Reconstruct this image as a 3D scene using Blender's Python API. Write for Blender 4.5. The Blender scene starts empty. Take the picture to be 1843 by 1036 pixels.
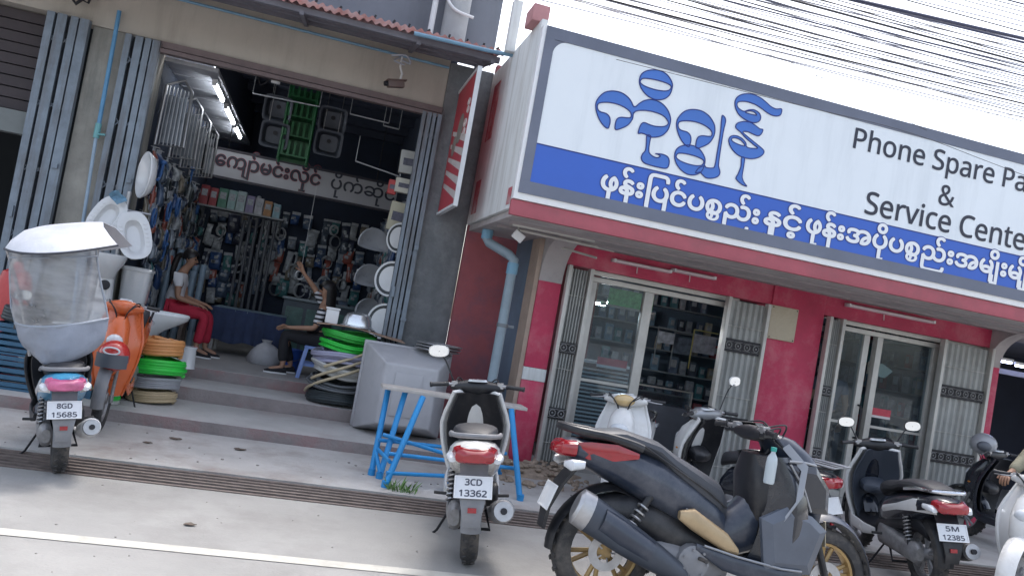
import bpy, bmesh, math, random
from mathutils import Vector, Matrix
from mathutils.geometry import tessellate_polygon
random.seed(7)
PI = math.pi
R = math.radians
C = bpy.context.scene.collection
SC = bpy.context.scene

# ------------------------------------------------------------------ camera, sky, sun, exposure
EYE = 1.5
YAW, PITCH, ROLL = R(13.7), R(2.37), R(10.05)
_f = Vector((math.sin(YAW)*math.cos(PITCH), math.cos(YAW)*math.cos(PITCH), math.sin(PITCH)))
_r0 = Vector((math.cos(YAW), -math.sin(YAW), 0))
_u0 = _r0.cross(_f)
_r = math.cos(ROLL)*_r0 + math.sin(ROLL)*_u0
_u = -math.sin(ROLL)*_r0 + math.cos(ROLL)*_u0
cam = bpy.data.cameras.new('camera')
camo = bpy.data.objects.new('camera', cam)
C.objects.link(camo)
camo.matrix_world = Matrix(((_r.x, _u.x, -_f.x, 0), (_r.y, _u.y, -_f.y, 0), (_r.z, _u.z, -_f.z, EYE), (0, 0, 0, 1)))
cam.sensor_width = 36.0
cam.lens = 1465.0/1843.0*36.0
cam.clip_start = 0.05
cam.clip_end = 2000
SC.camera = camo

world = bpy.data.worlds.new('World')
SC.world = world
world.use_nodes = True
nt = world.node_tree
bg = nt.nodes['Background']
sky = nt.nodes.new('ShaderNodeTexSky')
sky.sky_type = 'NISHITA'
sky.sun_disc = False
sky.sun_elevation = R(62)
sky.sun_rotation = R(20)
sky.air_density = 1.0
sky.dust_density = 4.0
sky.ozone_density = 1.0
hsv = nt.nodes.new('ShaderNodeHueSaturation')
hsv.inputs['Saturation'].default_value = 0.6
nt.links.new(sky.outputs[0], hsv.inputs['Color'])
nt.links.new(hsv.outputs[0], bg.inputs['Color'])
bg.inputs['Strength'].default_value = 0.15

sl = bpy.data.lights.new('sun', 'SUN')
sl.energy = 0.75
sl.angle = R(13)
sl.color = (1.0, 0.97, 0.93)
so = bpy.data.objects.new('sun', sl)
C.objects.link(so)
so.rotation_euler = (R(-28), 0, R(-20))

SC.view_settings.view_transform = 'Standard'
SC.view_settings.look = 'None'
SC.view_settings.gamma = 1.0
SC.view_settings.exposure = 1.55
SC.cycles.max_bounces = 8
SC.cycles.transparent_max_bounces = 12
SC.cycles.use_denoising = True


def at(px, py, y):                      # a point of the photograph on the upright plane y
    d = _f + _r*((px-921.5)/1465.0) - _u*((py-518)/1465.0)
    return Vector((0, 0, EYE)) + d*(y/d.y)


def atz(px, py, z):                     # a point of the photograph on the level plane z
    d = _f + _r*((px-921.5)/1465.0) - _u*((py-518)/1465.0)
    return Vector((0, 0, EYE)) + d*((z-EYE)/d.z)


# ------------------------------------------------------------------ materials
MATS = {}


def mat(name, col, rough=0.5, metal=0.0, var=0.0, scale=4.0, bump=0.0, coat=0.0, stain=None, stain_scale=1.0,
        stain_amt=0.5, streak=False, emit=0.0, alpha=1.0, spec=None, bscale=None, cracks=0.0):
    if name in MATS:
        return MATS[name]
    m = bpy.data.materials.new(name)
    m.use_nodes = True
    n = m.node_tree
    b = n.nodes['Principled BSDF']
    L = n.links.new
    b.inputs['Roughness'].default_value = rough
    b.inputs['Metallic'].default_value = metal
    b.inputs['Coat Weight'].default_value = coat
    b.inputs['Coat Roughness'].default_value = 0.08
    if spec is not None:
        b.inputs['Specular IOR Level'].default_value = spec
    c4 = (col[0], col[1], col[2], 1)
    b.inputs['Base Color'].default_value = c4
    if emit:
        b.inputs['Emission Color'].default_value = c4
        b.inputs['Emission Strength'].default_value = emit
    if alpha < 1:
        b.inputs['Alpha'].default_value = alpha
    if var or stain or bump:
        tc = n.nodes.new('ShaderNodeTexCoord')
        out = None
        if var:
            nz = n.nodes.new('ShaderNodeTexNoise')
            nz.inputs['Scale'].default_value = scale
            nz.inputs['Detail'].default_value = 7
            nz.inputs['Roughness'].default_value = 0.65
            L(tc.outputs['Object'], nz.inputs['Vector'])
            rp = n.nodes.new('ShaderNodeValToRGB')
            rp.color_ramp.elements[0].position = 0.3
            rp.color_ramp.elements[1].position = 0.72
            rp.color_ramp.elements[0].color = (col[0]*(1-var), col[1]*(1-var), col[2]*(1-var), 1)
            rp.color_ramp.elements[1].color = (min(1, col[0]*(1+var)), min(1, col[1]*(1+var)), min(1, col[2]*(1+var)), 1)
            L(nz.outputs['Fac'], rp.inputs['Fac'])
            out = rp.outputs['Color']
            mr = n.nodes.new('ShaderNodeMapRange')
            mr.inputs['To Min'].default_value = max(0.02, rough-0.12)
            mr.inputs['To Max'].default_value = min(1, rough+0.12)
            L(nz.outputs['Fac'], mr.inputs['Value'])
            L(mr.outputs[0], b.inputs['Roughness'])
        if stain:
            mp = n.nodes.new('ShaderNodeMapping')
            mp.inputs['Scale'].default_value = (stain_scale*(3 if streak else 1), stain_scale*(3 if streak else 1), stain_scale*(0.35 if streak else 1))
            L(tc.outputs['Object'], mp.inputs['Vector'])
            n2 = n.nodes.new('ShaderNodeTexNoise')
            n2.inputs['Scale'].default_value = 1.6
            n2.inputs['Detail'].default_value = 9
            n2.inputs['Roughness'].default_value = 0.7
            L(mp.outputs[0], n2.inputs['Vector'])
            r2 = n.nodes.new('ShaderNodeValToRGB')
            r2.color_ramp.elements[0].position = 0.48
            r2.color_ramp.elements[1].position = 0.68
            r2.color_ramp.elements[0].color = (0, 0, 0, 1)
            r2.color_ramp.elements[1].color = (stain_amt, stain_amt, stain_amt, 1)
            L(n2.outputs['Fac'], r2.inputs['Fac'])
            mx = n.nodes.new('ShaderNodeMix')
            mx.data_type = 'RGBA'
            L(r2.outputs['Color'], mx.inputs['Factor'])
            if out is None:
                mx.inputs['A'].default_value = c4
            else:
                L(out, mx.inputs['A'])
            mx.inputs['B'].default_value = (stain[0], stain[1], stain[2], 1)
            out = mx.outputs['Result']
        if cracks:
            nd_ = n.nodes.new('ShaderNodeTexNoise')
            nd_.inputs['Scale'].default_value = 2.2
            nd_.inputs['Detail'].default_value = 8
            L(tc.outputs['Object'], nd_.inputs['Vector'])
            va = n.nodes.new('ShaderNodeVectorMath')
            va.operation = 'MULTIPLY_ADD'
            va.inputs[1].default_value = (.55, .55, .55)
            L(nd_.outputs['Color'], va.inputs[0])
            L(tc.outputs['Object'], va.inputs[2])
            vo = n.nodes.new('ShaderNodeTexVoronoi')
            vo.feature = 'DISTANCE_TO_EDGE'
            vo.inputs['Scale'].default_value = cracks
            L(va.outputs[0], vo.inputs['Vector'])
            cr = n.nodes.new('ShaderNodeValToRGB')
            cr.color_ramp.elements[0].position = 0.0
            cr.color_ramp.elements[1].position = 0.005
            cr.color_ramp.elements[0].color = (.28, .28, .28, 1)
            cr.color_ramp.elements[1].color = (0, 0, 0, 1)
            L(vo.outputs['Distance'], cr.inputs['Fac'])
            mk = n.nodes.new('ShaderNodeMix')
            mk.data_type = 'RGBA'
            L(cr.outputs['Color'], mk.inputs['Factor'])
            L(out, mk.inputs['A'])
            mk.inputs['B'].default_value = (col[0]*.35, col[1]*.35, col[2]*.35, 1)
            out = mk.outputs['Result']
        if out is not None:
            L(out, b.inputs['Base Color'])
        if bump:
            n3 = n.nodes.new('ShaderNodeTexNoise')
            n3.inputs['Scale'].default_value = bscale or scale*8
            n3.inputs['Detail'].default_value = 6
            L(tc.outputs['Object'], n3.inputs['Vector'])
            bp = n.nodes.new('ShaderNodeBump')
            bp.inputs['Strength'].default_value = bump
            bp.inputs['Distance'].default_value = 0.02
            L(n3.outputs['Fac'], bp.inputs['Height'])
            L(bp.outputs[0], b.inputs['Normal'])
    MATS[name] = m
    return m


def glass(name, tint=(0.8, 0.9, 0.95), refl=0.12, rough=0.03, dirt_haze=0.0, haze_col=(0.7, 0.72, 0.74)):
    """thin pane: mostly clear, a little mirror, optional haze that scatters light"""
    m = bpy.data.materials.new(name)
    m.use_nodes = True
    n = m.node_tree
    n.nodes.clear()
    o = n.nodes.new('ShaderNodeOutputMaterial')
    t = n.nodes.new('ShaderNodeBsdfTransparent')
    t.inputs['Color'].default_value = (*tint, 1)
    g = n.nodes.new('ShaderNodeBsdfGlossy')
    g.inputs['Roughness'].default_value = rough
    fr = n.nodes.new('ShaderNodeFresnel')
    fr.inputs['IOR'].default_value = 1.25
    ad = n.nodes.new('ShaderNodeMath')
    ad.operation = 'ADD'
    ad.inputs[1].default_value = refl
    n.links.new(fr.outputs[0], ad.inputs[0])
    mx = n.nodes.new('ShaderNodeMixShader')
    n.links.new(ad.outputs[0], mx.inputs['Fac'])
    n.links.new(t.outputs[0], mx.inputs[1])
    n.links.new(g.outputs[0], mx.inputs[2])
    last = mx
    if dirt_haze:
        d = n.nodes.new('ShaderNodeBsdfDiffuse')
        d.inputs['Color'].default_value = (*haze_col, 1)
        tl = n.nodes.new('ShaderNodeBsdfTranslucent')
        tl.inputs['Color'].default_value = (*haze_col, 1)
        dm = n.nodes.new('ShaderNodeMixShader')
        dm.inputs['Fac'].default_value = 0.5
        n.links.new(d.outputs[0], dm.inputs[1])
        n.links.new(tl.outputs[0], dm.inputs[2])
        tc = n.nodes.new('ShaderNodeTexCoord')
        mpg = n.nodes.new('ShaderNodeMapping')
        mpg.inputs['Scale'].default_value = (1, 1, 3)
        nz = n.nodes.new('ShaderNodeTexNoise')
        nz.inputs['Scale'].default_value = 4
        nz.inputs['Detail'].default_value = 5
        n.links.new(tc.outputs['Object'], mpg.inputs[0])
        n.links.new(mpg.outputs[0], nz.inputs['Vector'])
        mr = n.nodes.new('ShaderNodeMapRange')
        mr.inputs['From Min'].default_value = 0.3
        mr.inputs['From Max'].default_value = 0.7
        mr.inputs['To Min'].default_value = dirt_haze*0.5
        mr.inputs['To Max'].default_value = dirt_haze*1.4
        n.links.new(nz.outputs['Fac'], mr.inputs['Value'])
        m2 = n.nodes.new('ShaderNodeMixShader')
        n.links.new(mr.outputs[0], m2.inputs['Fac'])
        n.links.new(mx.outputs[0], m2.inputs[1])
        n.links.new(dm.outputs[0], m2.inputs[2])
        last = m2
    n.links.new(last.outputs[0], o.inputs['Surface'])
    return m


# ------------------------------------------------------------------ mesh builder
def ring_x(x, y, z, hw, hh, n=16, p=2.5):
    r = []
    for i in range(n):
        a = 2*PI*i/n
        c, s = math.cos(a), math.sin(a)
        r.append(Vector((x, y + hw*math.copysign(abs(c)**(2/p), c), z + hh*math.copysign(abs(s)**(2/p), s))))
    return r


def ring_z(z, x, y, hx, hy, n=16, p=2.5):
    r = []
    for i in range(n):
        a = 2*PI*i/n
        c, s = math.cos(a), math.sin(a)
        r.append(Vector((x + hx*math.copysign(abs(c)**(2/p), c), y + hy*math.copysign(abs(s)**(2/p), s), z)))
    return r


def ring_y(y, x, z, hx, hz, n=16, p=2.5):
    r = []
    for i in range(n):
        a = 2*PI*i/n
        c, s = math.cos(a), math.sin(a)
        r.append(Vector((x + hx*math.copysign(abs(c)**(2/p), c), y, z + hz*math.copysign(abs(s)**(2/p), s))))
    return r


def smooth_path(pts, sub=6, closed=False):
    pts = [Vector(p) for p in pts]
    n = len(pts)
    out = []
    rng = n if closed else n-1
    for i in range(rng):
        if closed:
            p0, p1, p2, p3 = pts[(i-1) % n], pts[i], pts[(i+1) % n], pts[(i+2) % n]
        else:
            p0, p1, p2, p3 = pts[max(0, i-1)], pts[i], pts[i+1], pts[min(n-1, i+2)]
        for k in range(sub):
            t = k/sub
            out.append(0.5*((2*p1) + (p2-p0)*t + (2*p0-5*p1+4*p2-p3)*t*t + (3*p1-p0-3*p2+p3)*t*t*t))
    if not closed:
        out.append(pts[-1])
    return out


class MB:
    def __init__(self):
        self.v = []
        self.f = []
        self.mi = []
        self.cur = 0

    def add(self, vs, fs):
        o = len(self.v)
        self.v += [Vector(p) for p in vs]
        for f in fs:
            self.f.append([i+o for i in f])
            self.mi.append(self.cur)
        return self

    def box(self, c, s, rot=None):
        hx, hy, hz = s[0]/2, s[1]/2, s[2]/2
        vs = [Vector((x, y, z)) for x in (-hx, hx) for y in (-hy, hy) for z in (-hz, hz)]
        if rot is not None:
            vs = [rot @ p for p in vs]
        c = Vector(c)
        return self.add([p+c for p in vs], [(0, 1, 3, 2), (4, 6, 7, 5), (0, 4, 5, 1), (2, 3, 7, 6), (0, 2, 6, 4), (1, 5, 7, 3)])

    def bx(self, x0, x1, y0, y1, z0, z1):
        return self.box(((x0+x1)/2, (y0+y1)/2, (z0+z1)/2), (abs(x1-x0), abs(y1-y0), abs(z1-z0)))

    def loft(self, rings, cap=True, closed=True):
        n = len(rings[0])
        vs = [p for r in rings for p in r]
        fs = []
        for k in range(len(rings)-1):
            for i in range(n if closed else n-1):
                j = (i+1) % n
                fs.append((k*n+i, k*n+j, (k+1)*n+j, (k+1)*n+i))
        if cap and closed:
            fs.append(tuple(range(n-1, -1, -1)))
            fs.append(tuple((len(rings)-1)*n+i for i in range(n)))
        return self.add(vs, fs)

    def tube(self, pts, r, n=8, closed=False, cap=True, sq=1.0):
        pts = [Vector(p) for p in pts]
        m = len(pts)
        rings = []
        up = None
        for i, p in enumerate(pts):
            a = pts[(i-1) % m] if (closed or i > 0) else p
            b = pts[(i+1) % m] if (closed or i < m-1) else p
            d = (b-a)
            if d.length < 1e-9:
                d = Vector((0, 0, 1))
            d.normalize()
            if up is None:
                up = d.cross(Vector((0, 0, 1)) if abs(d.z) < 0.9 else Vector((1, 0, 0)))
            up = up - d*up.dot(d)
            if up.length < 1e-6:
                up = d.orthogonal()
            up.normalize()
            w = d.cross(up)
            rr = r[i] if isinstance(r, (list, tuple)) else r
            rings.append([p + up*math.cos(2*PI*k/n)*rr + w*math.sin(2*PI*k/n)*rr*sq for k in range(n)])
        if closed:
            vs = [p for q in rings for p in q]
            fs = []
            for k in range(m):
                k2 = (k+1) % m
                for i in range(n):
                    j = (i+1) % n
                    fs.append((k*n+i, k*n+j, k2*n+j, k2*n+i))
            return self.add(vs, fs)
        return self.loft(rings, cap)

    def lathe(self, prof, n=24, M=None, close=False):
        """prof: (radius, height) along +Z, optional matrix"""
        rings = []
        for (r, h) in prof:
            rings.append([Vector((r*math.cos(2*PI*k/n), r*math.sin(2*PI*k/n), h)) for k in range(n)])
        if M is not None:
            rings = [[M @ p for p in q] for q in rings]
        if close:
            vs = [p for q in rings for p in q]
            m = len(rings)
            fs = [(k*n+i, k*n+(i+1) % n, ((k+1) % m)*n+(i+1) % n, ((k+1) % m)*n+i) for k in range(m) for i in range(n)]
            return self.add(vs, fs)
        return self.loft(rings, True)

    def prism(self, poly, d):
        """poly: 3D points of a planar outline, extruded by vector d"""
        n = len(poly)
        poly = [Vector(p) for p in poly]
        d = Vector(d)
        vs = poly + [p+d for p in poly]
        fs = [tuple(range(n-1, -1, -1)), tuple(range(n, 2*n))]
        for i in range(n):
            j = (i+1) % n
            fs.append((i, j, n+j, n+i))
        return self.add(vs, fs)

    def sheet(self, grid, thick=0.0):
        """grid: rows of points -> surface; thick gives it a back"""
        nr, nc = len(grid), len(grid[0])
        vs = [Vector(p) for r in grid for p in r]
        fs = [(i*nc+j, i*nc+j+1, (i+1)*nc+j+1, (i+1)*nc+j) for i in range(nr-1) for j in range(nc-1)]
        if not thick:
            return self.add(vs, fs)
        nor = []
        for i in range(nr):
            for j in range(nc):
                a = Vector(grid[min(nr-1, i+1)][j]) - Vector(grid[max(0, i-1)][j])
                b = Vector(grid[i][min(nc-1, j+1)]) - Vector(grid[i][max(0, j-1)])
                q = a.cross(b)
                nor.append(q.normalized() if q.length > 1e-9 else Vector((0, 0, 1)))
        N = nr*nc
        v2 = [v + q*thick for v, q in zip(vs, nor)]
        f2 = [tuple(N+k for k in reversed(f)) for f in fs]
        edge = [(0, j) for j in range(nc)] + [(i, nc-1) for i in range(1, nr)] + [(nr-1, j) for j in range(nc-2, -1, -1)] + [(i, 0) for i in range(nr-2, 0, -1)]
        ids = [i*nc+j for i, j in edge]
        f3 = [(ids[k], N+ids[k], N+ids[(k+1) % len(ids)], ids[(k+1) % len(ids)]) for k in range(len(ids))]
        return self.add(vs+v2, fs+f2+f3)

    def ellipsoid(self, c, r, n=14, m=8, rot=None):
        rings = []
        for k in range(m+1):
            t = PI*(0.02 + 0.96*k/m)
            rings.append([Vector((r[0]*math.sin(t)*math.cos(2*PI*i/n), r[1]*math.sin(t)*math.sin(2*PI*i/n), -r[2]*math.cos(t))) for i in range(n)])
        if rot is not None:
            rings = [[rot @ p for p in q] for q in rings]
        c = Vector(c)
        return self.loft([[p+c for p in q] for q in rings])

    def build(self, name, material, parent=None, bevel=0.0, smooth=35, local=False, segs=2):
        me = bpy.data.meshes.new(name)
        off = Vector((0, 0, 0))
        if parent is not None and not local:
            q = parent
            while q is not None:
                off += q.location
                q = q.parent
        me.from_pydata([tuple(p-off) for p in self.v], [], self.f)
        bm = bmesh.new()
        bm.from_mesh(me)
        for f, k in zip(bm.faces, self.mi):
            f.material_index = k
        bmesh.ops.recalc_face_normals(bm, faces=bm.faces)
        if bevel:
            es = [e for e in bm.edges if len(e.link_faces) == 2 and e.calc_face_angle(0) > R(40)]
            bmesh.ops.bevel(bm, geom=es, offset=bevel, segments=segs, profile=0.6, affect='EDGES', clamp_overlap=True)
        bm.to_mesh(me)
        bm.free()
        if smooth:
            for p in me.polygons:
                p.use_smooth = True
            me.set_sharp_from_angle(angle=R(smooth))
        mats = material if isinstance(material, (list, tuple)) else [material]
        for m in mats:
            me.materials.append(m)
        o = bpy.data.objects.new(name, me)
        C.objects.link(o)
        if parent is not None:
            o.parent = parent
        return o


def tag(o, label=None, cat=None, group=None, kind=None):
    if label:
        o['label'] = label
    if cat:
        o['category'] = cat
    if group:
        o['group'] = group
    if kind:
        o['kind'] = kind
    return o


def thing(name, label, cat, loc=(0, 0, 0), rz=0.0, group=None):
    o = bpy.data.objects.new(name, None)
    o.empty_display_size = 0.1
    C.objects.link(o)
    o.location = loc
    o.rotation_euler = (0, 0, rz)
    return tag(o, label, cat, group)


def copy_tree(o, parent=None):
    c = o.copy()
    C.objects.link(c)
    if parent is not None:
        c.parent = parent
    for ch in list(o.children):
        copy_tree(ch, c)
    return c


FONTS = {}


def sans():
    if 'inter' not in FONTS:
        FONTS['inter'] = None
        try:
            import os
            p = os.path.join(bpy.utils.system_resource('DATAFILES'), 'fonts', 'NotoSansHebrew-Regular.woff2')
            FONTS['inter'] = bpy.data.fonts.load(p)
        except Exception:
            pass
    return FONTS['inter']


def text_loops(s, latin=False):
    """closed outlines of a run of lettering, grouped as [outer, hole, hole...]"""
    cu = bpy.data.curves.new('lettering', 'FONT')
    cu.body = s
    cu.fill_mode = 'NONE'
    cu.resolution_u = 4
    if latin and sans():
        cu.font = sans()
    o = bpy.data.objects.new('lettering', cu)
    C.objects.link(o)
    bpy.context.view_layer.update()
    dg = bpy.context.evaluated_depsgraph_get()
    me = bpy.data.meshes.new_from_object(o.evaluated_get(dg))
    co = [v.co.copy() for v in me.vertices]
    nb_ = {}
    for e in me.edges:
        a, b = e.vertices
        nb_.setdefault(a, []).append(b)
        nb_.setdefault(b, []).append(a)
    loops, seen = [], set()
    for e in me.edges:                       # walk each ring in the direction of its first edge
        a, b = e.vertices
        if a in seen:
            continue
        ring = [a]
        seen.add(a)
        prev, cur = a, b
        while cur != a and cur not in seen:
            ring.append(cur)
            seen.add(cur)
            nx = [k for k in nb_[cur] if k != prev]
            if not nx:
                break
            prev, cur = cur, nx[0]
        if len(ring) > 2:
            l = [co[k] for k in ring]
            l = [q for k, q in enumerate(l) if (q-l[k-1]).length > 2e-4]
            if len(l) > 2:
                loops.append(l)
    bpy.data.objects.remove(o)
    bpy.data.curves.remove(cu)
    bpy.data.meshes.remove(me)

    def area(l):
        return sum(l[i].x*l[(i+1) % len(l)].y-l[(i+1) % len(l)].x*l[i].y for i in range(len(l)))/2

    def inside(p, l):
        r = False
        for i in range(len(l)):
            q, w = l[i], l[(i+1) % len(l)]
            if (q.y > p.y) != (w.y > p.y) and p.x < (w.x-q.x)*(p.y-q.y)/(w.y-q.y)+q.x:
                r = not r
        return r
    ar = [area(l) for l in loops]
    groups = []
    order = sorted(range(len(loops)), key=lambda i: -abs(ar[i]))
    for i in order:
        host = None
        for g_ in groups:
            if inside(loops[i][0], g_['l'][0]) and inside(loops[i][len(loops[i])//2], g_['l'][0]) and ar[i]*g_['a'] < 0:
                if host is None or abs(g_['a']) < abs(host['a']):
                    host = g_
        if host:
            host['l'].append(loops[i])
        else:
            groups.append({'a': ar[i], 'l': [loops[i]]})
    return [g_['l'] for g_ in groups]


TL = {}


def text_mesh(s, latin=False):
    if (s, latin) not in TL:
        TL[(s, latin)] = text_loops(s, latin)
    g_ = TL[(s, latin)]
    return [p for l in g_ for q in l for p in q], g_


def put_text(mb, s, origin, xdir, ydir, size=None, width=None, offset=0.0, latin=False, center=False, thick=.002):
    """lay lettering on a surface; size scales the em; width fits the run to that width; offset thickens the strokes"""
    pts, groups = text_mesh(s, latin)
    xdir = Vector(xdir).normalized()
    ydir = Vector(ydir).normalized()
    nd = xdir.cross(ydir)
    x0 = min(v.x for v in pts)
    x1 = max(v.x for v in pts)
    sx = size
    if width:
        sx = width/(x1-x0)
        if not size:
            size = sx
    o = Vector(origin)
    cx = (x0+x1)/2 if center else x0
    for gi, g_ in enumerate(groups):
        dz = nd*(.00006*(gi % 24))
        P = [[o + xdir*((v.x-cx)*sx) + ydir*(v.y*size) + dz for v in l] for l in g_]
        tris = tessellate_polygon(g_)
        fl = [p for l in P for p in l]
        mb.add(fl, [tuple(t) for t in tris])
        for l in P:
            if offset:
                n = len(l)
                ring = [q for k, q in enumerate(l) if (q-l[k-1]).length > 1e-5]
                k0 = len(mb.v)
                mb.tube(ring, offset*size, 6, closed=True)
                for k in range(k0, len(mb.v)):          # pressed flat against the board
                    h = (mb.v[k]-o-dz).dot(nd)
                    mb.v[k] = mb.v[k] - nd*(h*.92)
            else:
                n = len(l)
                bk = [q - nd*thick for q in l]
                mb.add(l+bk, [(i, (i+1) % n, n+(i+1) % n, n+i) for i in range(n)])
    return sx, x0, x1


def skin_mesh(name, joints, edges, radii, material, parent, sub=2, root=0, local=False):
    """one continuous surface grown over a skeleton"""
    off = Vector((0, 0, 0))
    if parent is not None and not local:
        q = parent
        while q is not None:
            off += q.location
            q = q.parent
    me = bpy.data.meshes.new(name)
    me.from_pydata([tuple(Vector(j)-off) for j in joints], edges, [])
    o = bpy.data.objects.new(name, me)
    C.objects.link(o)
    md = o.modifiers.new('skin', 'SKIN')
    md.use_smooth_shade = True
    md.branch_smoothing = 0.3
    for i, sv in enumerate(me.skin_vertices[0].data):
        r = radii[i]
        sv.radius = r if isinstance(r, tuple) else (r, r)
        sv.use_root = (i == root)
    sd = o.modifiers.new('sub', 'SUBSURF')
    sd.levels = sub
    sd.render_levels = sub
    bpy.context.view_layer.update()
    dg = bpy.context.evaluated_depsgraph_get()
    m2 = bpy.data.meshes.new_from_object(o.evaluated_get(dg))
    m2.name = name
    o.modifiers.clear()
    o.data = m2
    bpy.data.meshes.remove(me)
    for p in m2.polygons:
        p.use_smooth = True
    m2.materials.clear()
    m2.materials.append(material)
    if parent is not None:
        o.parent = parent
    return o
# ------------------------------------------------------------------ shared materials
concrete_road = mat('road concrete', (.305, .30, .288), .85, var=.14, scale=1.3, bump=.25, stain=(.20, .19, .18), stain_scale=.45, stain_amt=.7, bscale=60)
concrete_pave = mat('pavement concrete', (.46, .45, .435), .88, var=.16, scale=1.8, bump=.35, stain=(.24, .18, .16), stain_scale=.9, stain_amt=.6, bscale=45)
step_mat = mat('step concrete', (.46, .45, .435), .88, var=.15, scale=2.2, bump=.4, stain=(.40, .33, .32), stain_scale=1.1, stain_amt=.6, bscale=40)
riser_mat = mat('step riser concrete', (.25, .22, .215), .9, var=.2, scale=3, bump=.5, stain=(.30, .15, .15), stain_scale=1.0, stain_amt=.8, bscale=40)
paint_white = mat('road paint', (.52, .505, .455), .7, var=.12, scale=6, stain=(.40, .385, .34), stain_scale=3.2, stain_amt=.95)
col_mat = mat('stained column plaster', (.31, .30, .27), .9, var=.25, scale=2.2, bump=.5, stain=(.12, .13, .12), stain_scale=1.0, stain_amt=.75, streak=True)
dark_col = mat('dark column plaster', (.16, .17, .18), .9, var=.25, scale=4, bump=.5, stain=(.28, .29, .29), stain_scale=2.2, stain_amt=.6)
cream = mat('cream plaster', (.44, .405, .355), .85, var=.08, scale=2, stain=(.3, .27, .23), stain_scale=.8, stain_amt=.5, streak=True)
grey_wall = mat('grey blue render', (.20, .215, .25), .9, var=.1, scale=1.5, stain=(.13, .14, .16), stain_scale=.6, stain_amt=.5, streak=True)
gate_mat = mat('gate steel', (.20, .24, .285), .55, metal=.3, var=.25, scale=5, stain=(.12, .11, .11), stain_scale=1.7, stain_amt=.75, streak=True)
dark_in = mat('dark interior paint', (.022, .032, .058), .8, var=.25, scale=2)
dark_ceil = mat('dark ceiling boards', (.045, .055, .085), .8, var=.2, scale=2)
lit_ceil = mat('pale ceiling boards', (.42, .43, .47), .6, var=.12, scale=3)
floor_in = mat('shop floor cement', (.33, .32, .31), .7, var=.15, scale=2, stain=(.2, .19, .18), stain_scale=1.2, stain_amt=.5)
roof_mat = mat('rusty roof sheet', (.36, .25, .26), .75, metal=.1, var=.25, scale=3, stain=(.34, .12, .10), stain_scale=1.6, stain_amt=.85)
roof_under = mat('roof purlin', (.17, .17, .2), .8, var=.2, scale=3)
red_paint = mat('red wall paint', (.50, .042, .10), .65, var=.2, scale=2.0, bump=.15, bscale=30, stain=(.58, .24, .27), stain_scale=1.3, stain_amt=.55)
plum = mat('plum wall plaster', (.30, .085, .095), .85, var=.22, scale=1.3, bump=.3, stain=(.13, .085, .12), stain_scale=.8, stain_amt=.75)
white_wall = mat('weathered white paint', (.68, .70, .70), .75, var=.06, scale=2, stain=(.38, .37, .34), stain_scale=1.3, stain_amt=.65, streak=True)
soffit_mat = mat('soffit cement', (.42, .39, .39), .85, var=.12, scale=2.5, stain=(.25, .22, .22), stain_scale=1.2, stain_amt=.6)
alu = mat('old aluminium frame', (.52, .51, .48), .45, metal=.3, var=.1, scale=4, stain=(.32, .3, .27), stain_scale=2, stain_amt=.4)
shutter_mat = mat('shutter grey paint', (.36, .37, .36), .55, metal=.2, var=.18, scale=4, stain=(.2, .19, .17), stain_scale=1.6, stain_amt=.6, streak=True)
black_iron = mat('black iron', (.02, .02, .025), .5, metal=.3, var=.2, scale=10)
grate_mat = mat('rusty grate steel', (.20, .165, .15), .7, metal=.4, var=.35, scale=9)
pit_mat = mat('drain pit', (.025, .022, .02), .95)
pipe_blue = mat('blue grey pvc', (.25, .32, .37), .5, var=.12, scale=5)
white_pl = mat('white plastic', (.72, .73, .74), .35, var=.05, scale=6)
clear_glass = glass('shop glass', (.74, .84, .88), .02, dirt_haze=.05)
tube_emit = mat('lit tube', (.9, .95, 1.0), .4, emit=9)
room_tube = mat('lit room tube', (.9, .95, 1.0), .4, emit=48)
led_emit = mat('lit blue led tube', (.55, .62, 1.0), .4, emit=7)
tube_off = mat('unlit tube', (.72, .60, .62), .4, var=.05, scale=5)

# ------------------------------------------------------------------ the ground
GX0, GX1 = -120, 140
m = MB()
m.add([(GX0, -160, 0), (GX1, -160, 0), (GX1, 5.93, 0), (GX0, 5.93, 0)], [(0, 1, 2, 3)])
tag(m.build('road', concrete_road, smooth=0), kind='structure')
m = MB()
m.add([(GX0, 6.44, 0.012), (GX1, 6.44, 0.012), (GX1, 160, 0.012), (GX0, 160, 0.012)], [(0, 1, 2, 3)])
m.add([(GX0, 6.44, 0.012), (GX1, 6.44, 0.012), (GX1, 6.44, -0.25), (GX0, 6.44, -.25)], [(0, 1, 2, 3)])
m.add([(GX0, 5.93, 0), (GX1, 5.93, 0), (GX1, 5.93, -.25), (GX0, 5.93, -.25)], [(0, 1, 2, 3)])
m.add([(GX0, 5.9, -.25), (GX1, 5.9, -.25), (GX1, 6.5, -.25), (GX0, 6.5, -.25)], [(0, 1, 2, 3)])
tag(m.build('pavement', concrete_pave, smooth=0), kind='structure')
m = MB()
random.seed(3)
x = -40.0
while x < 60:
    x2 = x + 7.5
    y0, y1 = 4.58, 4.69
    m.add([(x, y0+random.uniform(-.006, .006), .004), (x2, y0+random.uniform(-.006, .006), .004), (x2, y1, .004), (x, y1, .004)], [(0, 1, 2, 3)])
    x = x2
tag(m.build('road_marking', paint_white, smooth=0), kind='structure')

g = thing('drain_grate', 'long rusty steel drain grate between the road and the pavement', 'drain grate', (0, 6.18, 0))
m = MB()
for k in range(6):
    yy = 5.965 + k*.086
    m.box((-20, yy, -.012), (120, .034, .03))
m.build('grate_bar', grate_mat, g)
m = MB()
for k in range(140):
    m.box((-30+k*.6, 6.185, -.035), (.03, .47, .02))
m.build('cross_bar', grate_mat, g)

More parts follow.
